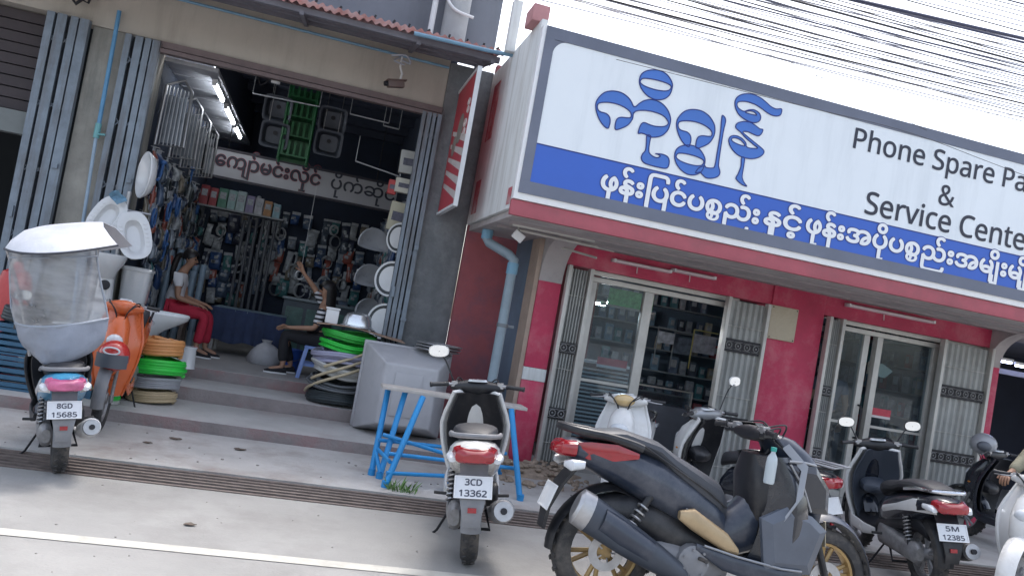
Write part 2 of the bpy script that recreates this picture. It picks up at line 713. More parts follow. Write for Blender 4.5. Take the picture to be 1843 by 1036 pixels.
m = MB()
m.bx(-9, 1.62, 7.88, 9.0, -.05, .12)
m.bx(-9, 1.62, 9.0, 9.80, -.05, .255)
m.bx(-9, 1.62, 9.80, 15.6, -.05, .38)
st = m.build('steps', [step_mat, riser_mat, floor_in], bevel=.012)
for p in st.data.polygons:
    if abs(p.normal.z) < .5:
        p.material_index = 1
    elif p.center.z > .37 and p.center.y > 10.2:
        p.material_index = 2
tag(st, kind='structure')
m = MB()
m.bx(2.30, 8.5, 8.47, 12.6, -.05, .13)
tag(m.build('shop_floor', floor_in, bevel=.01), kind='structure')

# ------------------------------------------------------------------ hardware shop
FY = 9.6                                            # its front
hw = thing('hardware_shop', 'open fronted hardware shop with cream lintel above wide dark opening', 'building', (-.5, FY, 0))
m = MB()
m.bx(-2.74, -2.05, 9.62, 9.98, 0, 3.86)
m.build('column', col_mat, hw, bevel=.015)
m = MB()
m.bx(1.12, 1.66, 9.60, 10.0, 0, 4.42)
m.build('column', dark_col, hw, bevel=.015)
m = MB()
m.bx(-2.76, 1.12, 9.61, 9.95, 3.862, 4.6)
m.build('lintel', cream, hw, bevel=.01)
m = MB()
m.bx(-2.05, 1.12, 9.58, 9.68, 3.79, 3.86)
m.bx(-2.05, 1.12, 9.55, 9.64, 3.73, 3.775)
m.build('gate_rail', mat('rail brown steel', (.17, .13, .13), .6, metal=.3, var=.2, scale=5), hw)
m = MB()
m.bx(-9.5, 1.62, 9.66, 9.9, 4.602, 6.8)
m.build('upper_wall', grey_wall, hw)
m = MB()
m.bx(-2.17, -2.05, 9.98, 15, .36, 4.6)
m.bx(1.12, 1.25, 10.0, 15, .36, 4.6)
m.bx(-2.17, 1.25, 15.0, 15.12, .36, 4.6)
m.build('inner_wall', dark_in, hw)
m = MB()
for k in range(17):
    y0 = 9.96 + k*.296
    m.bx(-2.05, -1.46, y0, y0+.285, 3.74 + .006*(k % 2), 3.79)
m.build('ceiling_board', lit_ceil, hw, bevel=.008)
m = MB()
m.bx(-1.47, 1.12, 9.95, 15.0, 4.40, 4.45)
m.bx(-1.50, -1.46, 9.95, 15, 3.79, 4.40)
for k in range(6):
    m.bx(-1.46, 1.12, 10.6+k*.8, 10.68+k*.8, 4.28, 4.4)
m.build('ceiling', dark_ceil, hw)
m = MB()                                            # a stout round concrete column above the awning
m.tube([(1.07, 9.48, 4.5), (1.07, 9.48, 6.8)], .15, 20)
m.build('upper_column', mat('pale column cement', (.36, .37, .38), .85, var=.15, scale=3), hw)
m = MB()
m.tube(smooth_path([(.83, 9.45, 5.6), (.86, 9.38, 5.2), (1.0, 9.3, 4.95), (1.25, 9.3, 4.9)]), .018, 8)
m.tube([(.80, 9.45, 5.9), (.80, 9.45, 4.52)], .035, 10)
m.build('conduit', white_pl, hw)
# corrugated awning
ez = at(640, 30, 8.4).z
rows = []
for i in range(2):
    row = []
    n = 800
    for k in range(n+1):
        xx = -5.2 + 6.72*k/n
        yy = 8.4 + 1.25*i
        row.append((xx, yy, ez + .02 + .26*i + .014*math.sin(k*2*PI/10)))
    rows.append(row)
m = MB()
m.sheet(rows, .004)
aw = m.build('awning_roof', roof_mat, hw)
m = MB()
for yy, dz in ((8.47, -.045), (9.0, .075), (9.45, .165)):
    m.bx(-5.2, 1.50, yy, yy+.05, ez+dz-.03, ez+dz+.03)
for xx in (-4.2, -3.0, -1.8, -.6, .6, 1.4):
    m.prism([(xx, 8.46, ez-.10), (xx, 9.58, ez+.13), (xx, 9.58, ez+.18), (xx, 8.46, ez-.045)], (.045, 0, 0))
m.build('purlin', roof_under, aw)
m = MB()
gg = []
for k in range(801):
    xx = -5.2 + 6.72*k/800
    zz = ez + .014*math.sin(k*2*PI/10)
    gg.append([(xx, 8.392, zz+.035), (xx, 8.385, zz+.01), (xx, 8.388, zz-.012-.010*math.sin(k*.11)**2)])
m.sheet(gg, .003)
m.build('rusty_edge', mat('rusty sheet edge', (.38, .17, .15), .85, var=.3, scale=7, stain=(.42, .34, .34), stain_scale=3, stain_amt=.8), aw)
m = MB()
m.tube([(.55, 8.36, ez-.03), (1.35, 8.36, ez-.012), (1.62, 8.34, ez+.0)], .022, 8)
m.build('gutter', mat('blue gutter pipe', (.16, .30, .42), .5, var=.2, scale=4), aw)
m = MB()
m.tube([(-5, 9.52, 4.335), (-1.6, 9.52, 4.335), (1.1, 9.52, 4.325)], .016, 8)
m.build('cable_pipe', mat('blue gutter pipe', (.16, .30, .42)), hw)
random.seed(5)
m = MB()
for k in range(14):
    xx = -1.0+k*.19+random.uniform(-.03, .03)
    m.box((xx, 8.405, ez+.05), (.02, .03, .03), Matrix.Rotation(random.random(), 3, 'Y'))
m.build('roof_nail', black_iron, aw)


def gate(parent, xs, y, z0, z1, w=.052, label=None):
    g = None
    mb = MB()
    # empty-free: the first bar is the gate part, the others hang under it
    for i, xx in enumerate(xs):
        b = MB()
        ww = w*(1.25 if i % 2 else 1)
        b.bx(xx-ww/2, xx+ww/2, y-.012, y+.0, z0, z1)
        b.bx(xx-ww/2, xx-ww/2+.008, y, y+.075, z0, z1)
        b.bx(xx+ww/2-.008, xx+ww/2, y, y+.075, z0, z1)
        if g is None:
            g = b.build('folding_gate', gate_mat, parent)
            if label:
                g['label'] = label
        else:
            b.build('gate_bar', gate_mat, g)
    for k in range(5):
        b = MB()
        zz = z0+.35+k*(z1-z0-.7)/4
        for xx, x2 in zip(xs, xs[1:]):
            b.tube([(xx, y+.02, zz), (x2, y+.02, zz+.16)], .008, 6)
            b.tube([(xx, y+.025, zz+.16), (x2, y+.025, zz)], .008, 6)
        b.build('scissor_link', gate_mat, g)
    for c_, s_ in (((xs[0]+.01, y-.03, z0+1.35), (.035, .04, .12)), ((xs[-1], y-.03, z0+1.05), (.07, .03, .03)), ((xs[-1], y-.03, z0+1.9), (.05, .03, .05))):
        b = MB()
        b.box(c_, s_)
        b.build('latch', gate_mat, g)
    b = MB()
    b.bx(xs[0]-.02, xs[-1]+.02, y+.0765, y+.0795, z0, z1)
    b.build('back_channel', mat('sooty steel', (.02, .024, .03), .7), g)  # added near-black sheet: painted shade in the gaps between the bars
    return g


gate(hw, [-2.36, -2.25, -2.16, -2.075], 9.54, .38, 3.84, .062, 'folded steel gate bars against the stained left column')
gate(hw, [.915, .975, 1.035, 1.10], 9.54, .26, 3.76, .04, 'folded steel gate bars against the dark right column')

# left neighbour
nb = thing('neighbour_shop', 'dark open shop bay cut by the left edge with grey beam and folded gate', 'building', (-5, FY, 0))
m = MB()
m.bx(-9.5, -2.76, 9.62, 9.95, 3.90, 4.6)
m.build('lintel', cream, nb)
m = MB()
m.bx(-9.5, -3.2, 9.7, 9.85, 2.56, 2.80)
m.build('beam', mat('grey green beam', (.20, .22, .22), .8, var=.15, scale=3), nb)
m = MB()
for k in range(9):
    m.bx(-9.5, -3.2, 9.80, 9.85, 2.82+k*.12, 2.925+k*.12)
m.build('louvre_panel', mat('dark brown slats', (.055, .045, .05), .7, var=.2, scale=4), nb)
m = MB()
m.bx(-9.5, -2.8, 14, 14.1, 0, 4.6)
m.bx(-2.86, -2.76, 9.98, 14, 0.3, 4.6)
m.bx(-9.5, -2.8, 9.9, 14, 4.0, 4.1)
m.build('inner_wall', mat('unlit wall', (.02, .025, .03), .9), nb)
m = MB()
m.tube([(-3.05, 9.5, 4.15), (-2.9, 9.45, 4.0), (-2.75, 9.5, 4.2), (-2.55, 9.5, 4.5)], .02, 8)
m.tube([(-3.2, 9.5, 4.5), (-3.0, 9.46, 4.1), (-2.8, 9.5, 4.05), (-2.7, 9.5, 4.5)], .014, 8)
m.build('cable', black_iron, nb)
gate(nb, [-3.13, -3.02, -2.90, -2.80], 9.52, .38, 3.88, .075)

# blue pipe down the left column
bp = thing('water_pipe', 'thin blue water pipe with a valve down the stained left column', 'pipe', (-2.5, 9.5, .3))
m = MB()
m.tube([at(215, 20, 9.54), at(176, 235, 9.54)], .022, 10)
m.build('upper_pipe', mat('blue pvc', (.10, .28, .48), .45, var=.15, scale=6), bp)
m = MB()
m.tube([at(174, 240, 9.54), at(150, 395, 9.54), at(128, 600, 9.54)], .018, 10)
m.build('lower_pipe', mat('pale blue pvc', (.28, .38, .48), .45, var=.15, scale=6), bp)
m = MB()
q = at(175, 237, 9.54)
m.tube([q+Vector((0, 0, -.07)), q+Vector((0, 0, .09))], .032, 12)
m.tube([q+Vector((.02, -.03, -.03)), q+Vector((.09, -.03, -.02))], .012, 8)
m.build('valve', mat('teal valve', (.14, .36, .38), .4), bp)

# alley wall between the two shops
m = MB()
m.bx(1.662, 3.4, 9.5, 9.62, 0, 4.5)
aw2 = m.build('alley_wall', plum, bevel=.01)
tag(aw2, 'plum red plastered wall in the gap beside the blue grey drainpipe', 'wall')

# ------------------------------------------------------------------ phone shop
PY = 8.45
ph = thing('phone_shop', 'red painted phone shop with glass doors and grey folding shutters', 'building', (5.3, PY, 0))
X_L0, X_L1 = 2.29, 2.60
m = MB()
m.bx(X_L0+.05, X_L1, PY, PY+.35, 0, .92)
m.bx(X_L0+.05, X_L1, PY, PY+.35, 1.06, 2.0)
lp = m.build('pillar', red_paint, ph, bevel=.008)
m = MB()
m.bx(X_L0+.05, X_L1, PY-.004, PY+.35, .922, 1.058)
m.build('white_band', white_wall, lp, bevel=.004)
m = MB()
m.bx(X_L0, X_L0+.048, PY+.02, PY+.35, 0, 2.45)
m.build('pillar_edge', mat('beige plaster', (.42, .33, .27), .85, var=.15, scale=4), lp)


def bracket(x0, x1, parent):
    mb = MB()
    prof = []
    for k in range(9):
        t = k/8
        prof.append((PY - .55*t**2.2, 2.0 + .46*(1-(1-t)**1.6)))
    rings = []
    for (yy, zz) in prof:
        rings.append([Vector((x0, yy, zz)), Vector((x1, yy, zz)), Vector((x1, PY+.3, zz)), Vector((x0, PY+.3, zz))])
    mb.loft(rings)
    return mb.build('arched_bracket', soffit_mat, parent, smooth=30)


bracket(X_L0+.05, X_L1, ph)
m = MB()
m.bx(5.16, 5.86, PY, PY+.35, 0, 2.5)
m.build('pillar', red_paint, ph, bevel=.008)
m = MB()
m.bx(8.28, 8.45, PY, PY+.35, 0, 2.02)
m.build('pillar', red_paint, ph, bevel=.008)
bracket(8.28, 8.45, ph)
m = MB()
m.bx(X_L1, 5.16, PY+.03, PY+.3, 2.23, 2.5)
m.bx(5.86, 8.28, PY+.03, PY+.3, 2.23, 2.5)
m.build('upper_wall', red_paint, ph)
m = MB()
m.bx(X_L0, X_L0+.04, PY+.36, 12.5, 0, 2.5)
m.bx(8.40, 8.45, PY+.36, 12.5, 0, 2.5)
m.bx(X_L0, 8.45, 12.5, 12.6, 0, 2.5)
m.build('inner_wall', mat('phone shop inner wall', (.13, .18, .24), .8, var=.2, scale=2), ph)
m = MB()
m.bx(X_L0+.05, 8.39, PY+.33, 12.49, 2.50, 2.545)
m.build('ceiling', mat('phone shop ceiling', (.25, .26, .29), .8, var=.1, scale=2), ph)

# canopy over the pavement
SY = 7.12                                            # face of the sign
ca = MB()
ca.bx(1.64, 11.5, SY+.10, 9.3, 2.455, 2.52)
cn = ca.build('canopy', soffit_mat, ph, bevel=.006)
m = MB()
m.bx(1.60, 11.5, SY+.03, SY+.09, 2.46, 2.60)
m.build('fascia', mat('faded red fascia paint', (.40, .10, .125), .7, var=.15, scale=3, stain=(.25, .1, .11), stain_scale=1.5, stain_amt=.6), cn, bevel=.004)
m = MB()
m.bx(1.60, 1.66, SY+.10, 9.3, 2.522, 4.30)
ew = m.build('end_wall', white_wall, cn, bevel=.006)
for q in ((8.72, 9.05, 3.45, 4.1), (8.85, 9.12, 2.62, 3.0), (7.22, 7.36, 2.56, 2.72)):
    m = MB()
    m.bx(1.595, 1.5985, *q)
    m.build('red_patch', mat('worn red patch', (.42, .10, .12), .7, var=.3, scale=6, stain=(.6, .58, .56), stain_scale=2, stain_amt=.8), ew)
m = MB()
m.bx(1.66, 11.5, SY+.2, 9.3, 4.22, 4.26)
m.build('canopy_top', white_wall, cn)
m = MB()
m.box((1.60, 7.45, 4.38), (.16, .3, .16))
m.build('beam_end', mat('faded pink paint', (.50, .25, .26), .8, var=.15, scale=5), cn, bevel=.01)
m = MB()
m.box((1.55, 8.30, 4.55), (.10, .10, .55))
m.build('post_stub', white_wall, cn, bevel=.01)
m = MB()                                             # light steel rails under the canopy and the joints of the fascia
for (a, b, r) in (((1.75, 7.6, 2.43), (2.6, 7.62, 2.435), .018), ((1.9, 7.9, 2.42), (3.0, 8.1, 2.43), .015), ((2.35, 8.42, 2.4), (2.75, 7.9, 2.3), .012)):
    m.tube([a, b], r, 8)
m.build('canopy_rail', alu, cn)
m = MB()
m.bx(1.7, 11.4, 8.05, 8.09, 2.425, 2.455)
m.bx(1.7, 11.4, 7.55, 7.585, 2.43, 2.455)
m.build('soffit_batten', mat('soffit batten', (.3, .27, .28), .8, var=.1, scale=3), cn)

# the two door sets
DY = PY+.10


def door_set(xa, xb, posts, panes, header_z=2.10):
    """header, upright posts [(x, width)], glass panes [(x0, x1)]"""
    mb = MB()
    mb.bx(xa, xb, DY-.03, DY+.05, header_z, header_z+.055)
    mb.bx(xa, xb, DY-.02, DY+.04, header_z+.075, 2.228)
    d = mb.build('door_frame', alu, ph, bevel=.004)
    for (xx, w) in posts:
        b = MB()
        b.bx(xx-w/2, xx+w/2, DY-.035, DY+.045, .13, header_z-.002)
        b.build('door_post', alu, d, bevel=.005)
    for (x0, x1) in panes:
        b = MB()
        b.bx(x0, x1, DY+.0, DY+.006, .2, header_z-.004)
        b.build('glass_pane', clear_glass, d)
        b = MB()
        b.bx(x0, x1, DY-.02, DY+.03, .13, .198)
        b.build('bottom_rail', alu, d)
        b = MB()
        b.bx(x0, x1, DY-.015, DY+.025, 1.0, 1.03)
        b.build('middle_rail', alu, d)
    return d


xm = at(1152, 620, DY).x
door_set(2.92, 4.78, [(2.98, .09), (xm, .11), (4.74, .06)], [(3.03, xm-.06)])
x1_, x2_ = at(1540, 720, DY).x, at(1562, 720, DY).x
x3_ = at(1672, 700, DY).x
d2 = door_set(6.12, 8.28, [(6.155, .07), (x1_, .08), (x2_+.02, .08), (x3_, .10)], [(x2_+.07, x3_-.05), (6.19, x1_-.04)])
m = MB()
hx, hz = x1_+.01, 1.05
m.tube(smooth_path([(hx, DY-.04, hz+.2), (hx+.02, DY-.08, hz+.15), (hx+.02, DY-.08, hz-.15), (hx, DY-.04, hz-.2)]), .012, 8)
m.build('handle', black_iron, d2)


def shutter(x0, x1, folds, bands, depth=.09, slope=0.0):
    y = PY-.02
    n = folds*4
    top, bot = [], []
    for k in range(n+1):
        t = k/n
        xx = x0+(x1-x0)*t
        ph_ = k % 4
        yy = y - depth*(0, 1, 1, 0)[ph_] * (.5) - slope*t
        top.append((xx, yy, 2.19))
        bot.append((xx, yy, .10))
    mb = MB()
    mb.sheet([bot, top], .003)
    s = mb.build('folding_shutter', shutter_mat, ph, smooth=10)
    for (z, h) in bands:
        b = MB()
        b.bx(x0+.01, x1-.01, y-depth*.5-slope-.012, y-depth*.5-slope-.004, z-h/2, z+h/2)
        b.build('band', black_iron, s)
        b = MB()
        nn = max(2, int((x1-x0)/.11))
        for i in range(nn):
            cx = x0+(x1-x0)*(i+.5)/nn
            yy = y-depth*.5-slope-.018
            ringp = [(cx+.035*math.cos(a*PI/8), yy, z+.035*math.sin(a*PI/8)) for a in range(16)]
            b.tube(ringp, .007, 6, closed=True)
            b.ellipsoid((cx, yy, z), (.014, .008, .014), 8, 5)
            b.tube([(cx-.05, yy, z+.04), (cx+.05, yy, z+.045)], .005, 5)
            b.tube([(cx-.05, yy, z-.04), (cx+.05, yy, z-.045)], .005, 5)
        b.build('lattice', mat('lattice iron', (.22, .22, .22), .5, metal=.5), s)
    b = MB()
    b.bx(x0-.045, x0-.004, y-.075-slope*.2, y+.01, .08, 2.22)
    b.build('shutter_post', alu, s, bevel=.004)
    b = MB()
    b.bx(x1+.004, x1+.045, y-.07-slope, y+.01, .08, 2.22)
    b.build('shutter_post', alu, s, bevel=.004)
    b = MB()
    for zz in (.3, 1.1, 1.9):
        b.tube([(x0, y-depth*.5-slope-.003, zz), (x1, y-depth*.5-slope-.003, zz)], .004, 5)
    b.build('rivet_row', alu, s)
    return s


shutter(2.67, 2.87, 6, [(1.33, .12), (.62, .12)], depth=.07)
shutter(at(1308, 560, PY).x, 5.06, 6, [(1.68, .15), (.8, .15)], depth=.06)
shutter(5.93, 6.06, 5, [(1.35, .12), (.62, .12)], depth=.07)
shutter(at(1693, 640, PY).x, 8.22, 8, [(1.60, .15), (.80, .15)], depth=.05)

# yellowish meter plate on the middle pillar
pl = thing('meter_plate', 'yellowed blank board screwed to the red middle pillar', 'board', (5.5, PY-.02, 1.9))
p0, p1_ = at(1390, 548, PY-.03), at(1422, 620, PY-.03)
m = MB()
m.bx(p0.x, p1_.x+.04, PY-.035, PY-.002, p1_.z+.03, p0.z)
m.build('board', mat('yellowed board', (.50, .44, .33), .6, var=.12, scale=5, stain=(.3, .24, .17), stain_scale=3, stain_amt=.5), pl, bevel=.006)
m = MB()
for xx in (p0.x+.02, p1_.x+.02):
    for zz in (p1_.z+.05, p0.z-.02):
        m.ellipsoid((xx, PY-.037, zz), (.008, .004, .008), 8, 4)
m.build('screw', black_iron, pl)

# batten lamps above the doors (off)
for i, (pa, pb, lab) in enumerate((((1104, 467), (1210, 490), 'left unlit tube lamp over the first glass door'),
                                   ((1212, 487), (1290, 500), 'right unlit tube lamp over the first glass door'),
                                   ((1527, 549), (1684, 580), 'unlit tube lamp over the second glass door'))):
    a, b = at(pa[0], pa[1], PY-.05), at(pb[0], pb[1], PY-.05)
    zz = (a.z+b.z)/2
    t = thing('wall_tube_lamp', lab, 'tube lamp', ((a.x+b.x)/2, PY-.02, zz))
    m = MB()
    m.bx(a.x, b.x, PY-.02, PY+.028, zz-.018, zz+.022)
    m.build('lamp_base', mat('pink white batten', (.55, .42, .45), .5, var=.1, scale=5), t, bevel=.004)
    m = MB()
    m.tube([(a.x+.03, PY-.045, zz+.002), (b.x-.03, PY-.045, zz+.002)], .014, 10)
    m.build('tube', tube_off, t)
    m = MB()
    for xx in (a.x+.01, b.x-.03):
        m.bx(xx, xx+.025, PY-.06, PY-.02, zz-.015, zz+.02)
    m.build('lamp_holder', white_pl, t)
    m = MB()
    m.tube([(a.x+(b.x-a.x)*.45, PY+.02, zz-.02), (a.x+(b.x-a.x)*.45, PY+.01, zz-.09)], .006, 6)
    m.build('wire', tube_off, t)

# drainpipe
dp = thing('drainpipe', 'blue grey drainpipe bending under the canopy beside the red pillar', 'drainpipe', (2.15, 8.3, 0))
A, B_, C_ = at(880, 405, 8.75), at(935, 470, 8.35), at(897, 720, 8.38)
A = Vector((A.x, 8.75, 2.45)); bz = B_.z
top = Vector((B_.x-.06, 8.36, bz))
m = MB()
m.tube([A+Vector((0, 0, .05)), A+Vector((0, 0, -.09)), A+Vector((.03, -.04, -.14)), top+Vector((-.05, .05, .05)), top, top+Vector((0, 0, -.1)), Vector((top.x-.01, 8.36, 0.0))], .052, 14)
m.build('pipe', pipe_blue, dp)
for zz in (bz-.09, A.z-.05):
    m = MB()
    if zz < bz:
        m.tube([(top.x, 8.36, zz-.06), (top.x, 8.36, zz+.06)], .06, 14)
    else:
        m.tube([A+Vector((0, 0, -.1)), A+Vector((0, 0, .0))], .062, 14)
    m.build('socket', mat('bright blue pvc', (.16, .33, .46), .45), dp)
m = MB()
for zz in (.62, 1.45):
    m.tube([(top.x, 8.36, zz-.02), (top.x, 8.36, zz+.02)], .062, 14)
    m.box((top.x+.07, 8.4, zz), (.12, .05, .03))
m.build('clamp', mat('dark clamp', (.18, .2, .22), .5, metal=.4), dp)

# flood lamp under the canopy, camera on the lintel
fl = thing('flood_lamp', 'small white square flood lamp under the canopy corner', 'lamp', (2.0, 7.9, 2.4))
q = at(933, 425, 7.9)
m = MB()
m.box(q, (.12, .035, .09), Matrix.Rotation(.5, 3, 'Y') @ Matrix.Rotation(.3, 3, 'X'))
m.build('lamp_head', white_pl, fl, bevel=.008)
m = MB()
m.tube([q+Vector((0, .02, .03)), q+Vector((-.01, .03, .10)), Vector((q.x-.02, 7.92, 2.46))], .01, 8)
m.build('bracket', alu, fl)
cc = thing('security_camera', 'small security camera hanging under the awning in front of the cream lintel', 'camera', (.5, 9.3, 4.0))
q = at(712, 152, 9.2)
m = MB()
rot = Matrix.Rotation(-.25, 3, 'Y') @ Matrix.Rotation(.25, 3, 'Z')
m.box(q, (.19, .08, .07), rot)
m.box(q+Vector((.0, 0, .045)), (.23, .1, .015), rot)
m.build('camera_body', mat('camera brown', (.14, .10, .09), .5), cc, bevel=.008)
m = MB()
m.tube([q+Vector((-.09, -.03, -.02)), q+Vector((-.125, -.04, -.03))], .028, 12)
m.build('lens', black_iron, cc)
m = MB()
m.tube([q+Vector((.04, 0, .04)), q+Vector((.05, .02, .14)), q+Vector((.02, .05, .22)), q+Vector((.02, .06, .34))], .012, 8)
m.build('bracket', white_pl, cc)
m = MB()
m.tube(smooth_path([q+Vector((.02, .06, .30)), q+Vector((.12, .0, .27)), q+Vector((.05, -.06, .33)), q+Vector((-.1, .0, .31))]), .012, 6)
m.tube(smooth_path([q+Vector((.0, .06, .33)), q+Vector((-.06, .0, .26)), q+Vector((.06, .0, .24))]), .010, 6)
m.build('cable', mat('grey cable', (.35, .37, .42), .6), cc)

# ------------------------------------------------------------------ right neighbour
rn = thing('corner_shop', 'dark open shop bay at the right edge behind the parked scooters', 'building', (10, PY, 0))
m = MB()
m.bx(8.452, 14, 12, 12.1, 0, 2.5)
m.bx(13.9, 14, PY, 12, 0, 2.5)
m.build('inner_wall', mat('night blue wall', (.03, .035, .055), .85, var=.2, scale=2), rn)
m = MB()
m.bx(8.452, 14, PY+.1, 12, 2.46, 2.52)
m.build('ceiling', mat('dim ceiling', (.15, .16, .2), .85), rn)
m = MB()
m.bx(8.452, 14, PY+.8, PY+.86, 1.98, 2.05)
m.build('beam', mat('dim beam', (.2, .2, .23), .8), rn)
m = MB()
m.bx(8.452, 14, 8.5, 12, 0, .1)
m.build('floor', floor_in, rn)
for i, (pa, pb) in enumerate((((1776, 643), (1822, 655)), ((1826, 656), (1900, 672)))):
    a, b = at(pa[0], pa[1], 9.0), at(pb[0], pb[1], 9.0)
    zz = (a.z+b.z)/2
    t = thing('ceiling_tube_lamp', ('lit blue white tube nearest the shutter in the dark right bay', 'lit blue white tube cut by the right edge')[i], 'tube lamp', ((a.x+b.x)/2, 9.0, zz))
    m = MB()
    m.bx(a.x, b.x, 8.98, 9.02, zz+.016, zz+.05)
    m.build('lamp_base', white_pl, t)
    m = MB()
    m.tube([(a.x+.02, 9, zz), (b.x-.02, 9, zz)], .014, 10)
    m.build('tube', led_emit, t)

# ------------------------------------------------------------------ hardware shop tubes
for i, (y0, y1) in enumerate(((10.30, 11.22), (11.62, 12.75), (13.0, 13.95))):
    t = thing('ceiling_tube_lamp', ('nearest lit tube lamp on the shop ceiling', 'middle lit tube lamp of the ceiling row', 'farthest lit tube lamp of the ceiling row')[i], 'tube lamp', (-1.53, (y0+y1)/2, 3.7))
    m = MB()
    m.bx(-1.56, -1.50, y0, y1, 3.70, 3.738)
    m.build('lamp_base', white_pl, t, bevel=.004)
    m = MB()
    m.tube([(-1.53, y0+.03, 3.68), (-1.53, y1-.03, 3.68)], .022, 10)
    m.build('tube', tube_emit, t)
    m = MB()
    for yy in (y0, y1-.025):
        m.bx(-1.555, -1.505, yy, yy+.025, 3.66, 3.70)
    m.build('lamp_holder', white_pl, t)
# ------------------------------------------------------------------ signs
sign_white = mat('sign face white', (.79, .84, .88), .35, var=.02, scale=1.5, stain=(.66, .71, .75), stain_scale=.9, stain_amt=.6, streak=True)
sign_blue = mat('sign band blue', (.035, .12, .52), .35, var=.05, scale=1.5)
logo_blue = mat('sign letter blue', (.055, .17, .55), .35, var=.08, scale=2)
logo_dark = mat('sign letter outline', (.012, .03, .20), .4)
text_dark = mat('sign text black', (.022, .025, .045), .4)
frame_grey = mat('sign frame grey', (.15, .165, .215), .4, metal=.3, var=.12, scale=2)


def fill(mb, loops, y0, thick=.004):
    """flat lettering with holes: loops of points on the sign plane"""
    tris = tessellate_polygon(loops)
    allp = [p for l in loops for p in l]
    vs = [Vector((p.x, y0, p.z)) for p in allp]
    mb.add(vs, [tuple(t) for t in tris])
    k = 0
    for l in loops:
        n = len(l)
        fr = [Vector((p.x, y0, p.z)) for p in l]
        bk = [Vector((p.x, y0+thick, p.z)) for p in l]
        mb.add(fr+bk, [(i, (i+1) % n, n+(i+1) % n, n+i) for i in range(n)])
        k += n


sg = thing('shop_sign', 'big white and blue phone shop sign board with blue lettering', 'sign', (5.5, SY+.05, 3.4))
BL, BR, BB, BT = 1.60, 9.7, 2.605, 4.215
m = MB()
m.bx(BL, BR, SY+.005, SY+.095, BB, BT)
m.build('sign_box', mat('sign edge white', (.82, .83, .84), .4), sg, bevel=.004)
m = MB()
m.bx(BL+.035, BR-.03, SY-.012, SY+.004, BB+.06, BB+.175)      # bottom strip
m.bx(BL+.035, BR-.03, SY-.012, SY+.004, BT-.115, BT-.004)      # top strip
m.bx(BL+.035, BL+.125, SY-.012, SY+.004, BB+.1755, BT-.1155)
m.bx(BR-.12, BR-.03, SY-.012, SY+.004, BB+.1755, BT-.1155)
m.build('sign_frame', frame_grey, sg)
PX0, PX1, PZ0, PZ1 = BL+.1255, BR-.1205, BB+.176, BT-.116
zb = (at(962, 265, SY).z + at(1400, 357, SY).z + at(1843, 455, SY).z)/3
m = MB()
rc = .13
pts = [Vector((PX0, 0, zb)), Vector((PX1, 0, zb)), Vector((PX1, 0, PZ1))]
for k in range(9):
    a = PI/2 + k*PI/16
    pts.append(Vector((PX0+rc+rc*math.cos(a), 0, PZ1-rc+rc*math.sin(a))))
fill(m, [pts], SY-.004, .008)
m.build('white_panel', sign_white, sg, smooth=0)
m = MB()
pts = [Vector((PX0+.0, 0, PZ1)), ]
m2 = MB()
cor = [Vector((PX0, 0, PZ1))] + [Vector((PX0+rc+rc*math.cos(PI/2+k*PI/16), 0, PZ1-rc+rc*math.sin(PI/2+k*PI/16))) for k in range(9)]
fill(m2, [cor], SY-.006, .006)
m2.build('frame_corner', frame_grey, sg, smooth=0)
m = MB()
m.bx(PX0, PX1, SY-.004, SY+.003, PZ0, zb-.012)
m.build('blue_band', sign_blue, sg, smooth=0)
m = MB()
m.bx(PX0, PX1, SY-.006, SY+.003, zb-.011, zb-.001)
m.build('band_line', logo_dark, sg, smooth=0)

Z6 = lambda x, y: at(1060+x/5.18, 110+y/5.18, SY-.008)
Z5 = lambda x, y: at(1240+x/5.179, 150+y/5.179, SY-.008)


def loop(fn, pts, dx=0, dy=0, sub=4):
    return smooth_path([fn(x+dx, y+dy) for x, y in pts], sub, closed=True)


c_open = [(175, 628), (130, 595), (90, 530), (65, 450), (68, 380), (110, 320), (160, 288), (225, 280), (300, 295), (360, 335), (395, 380), (418, 430), (420, 490), (405, 540), (370, 590), (320, 620), (250, 640), (245, 590), (262, 540), (300, 525), (360, 530), (390, 525), (392, 490), (365, 455), (310, 420), (240, 395), (160, 385), (95, 393), (78, 420), (85, 455), (110, 475), (160, 490), (190, 520), (198, 560), (190, 600)]
ka = [(175, 628), (130, 595), (90, 530), (65, 450), (68, 380), (110, 320), (160, 288), (225, 280), (300, 295), (360, 335), (395, 380), (415, 422), (440, 422), (470, 395), (515, 370), (570, 360), (630, 370), (690, 405), (735, 460), (760, 530), (755, 590), (730, 650), (680, 695), (620, 710), (570, 708), (530, 685), (490, 672), (460, 675), (468, 630), (490, 585), (520, 575), (570, 595), (630, 610), (700, 610), (735, 590), (735, 560), (700, 515), (640, 485), (560, 465), (490, 460), (440, 468), (415, 490), (405, 540), (370, 590), (320, 620), (250, 640), (245, 590), (262, 540), (300, 525), (360, 530), (390, 525), (392, 490), (365, 455), (310, 420), (240, 395), (160, 385), (95, 393), (78, 420), (85, 455), (110, 475), (160, 490), (190, 520), (198, 560), (190, 600)]
ring_o = [(470, 190), (485, 130), (530, 95), (600, 83), (670, 93), (730, 130), (770, 190), (778, 240), (755, 310), (710, 350), (650, 362), (590, 350), (530, 310), (485, 250)]
ring_h = [(478, 190), (500, 165), (560, 165), (640, 180), (720, 205), (765, 235), (750, 270), (700, 280), (620, 268), (540, 243), (490, 215)]
stem_u = [(540, 695), (575, 700), (565, 760), (558, 820), (565, 860), (600, 890), (640, 900), (665, 885), (640, 868), (620, 863), (680, 868), (730, 890), (748, 930), (740, 980), (715, 1000), (650, 990), (570, 970), (510, 945), (488, 905), (500, 865), (525, 835), (535, 770)]
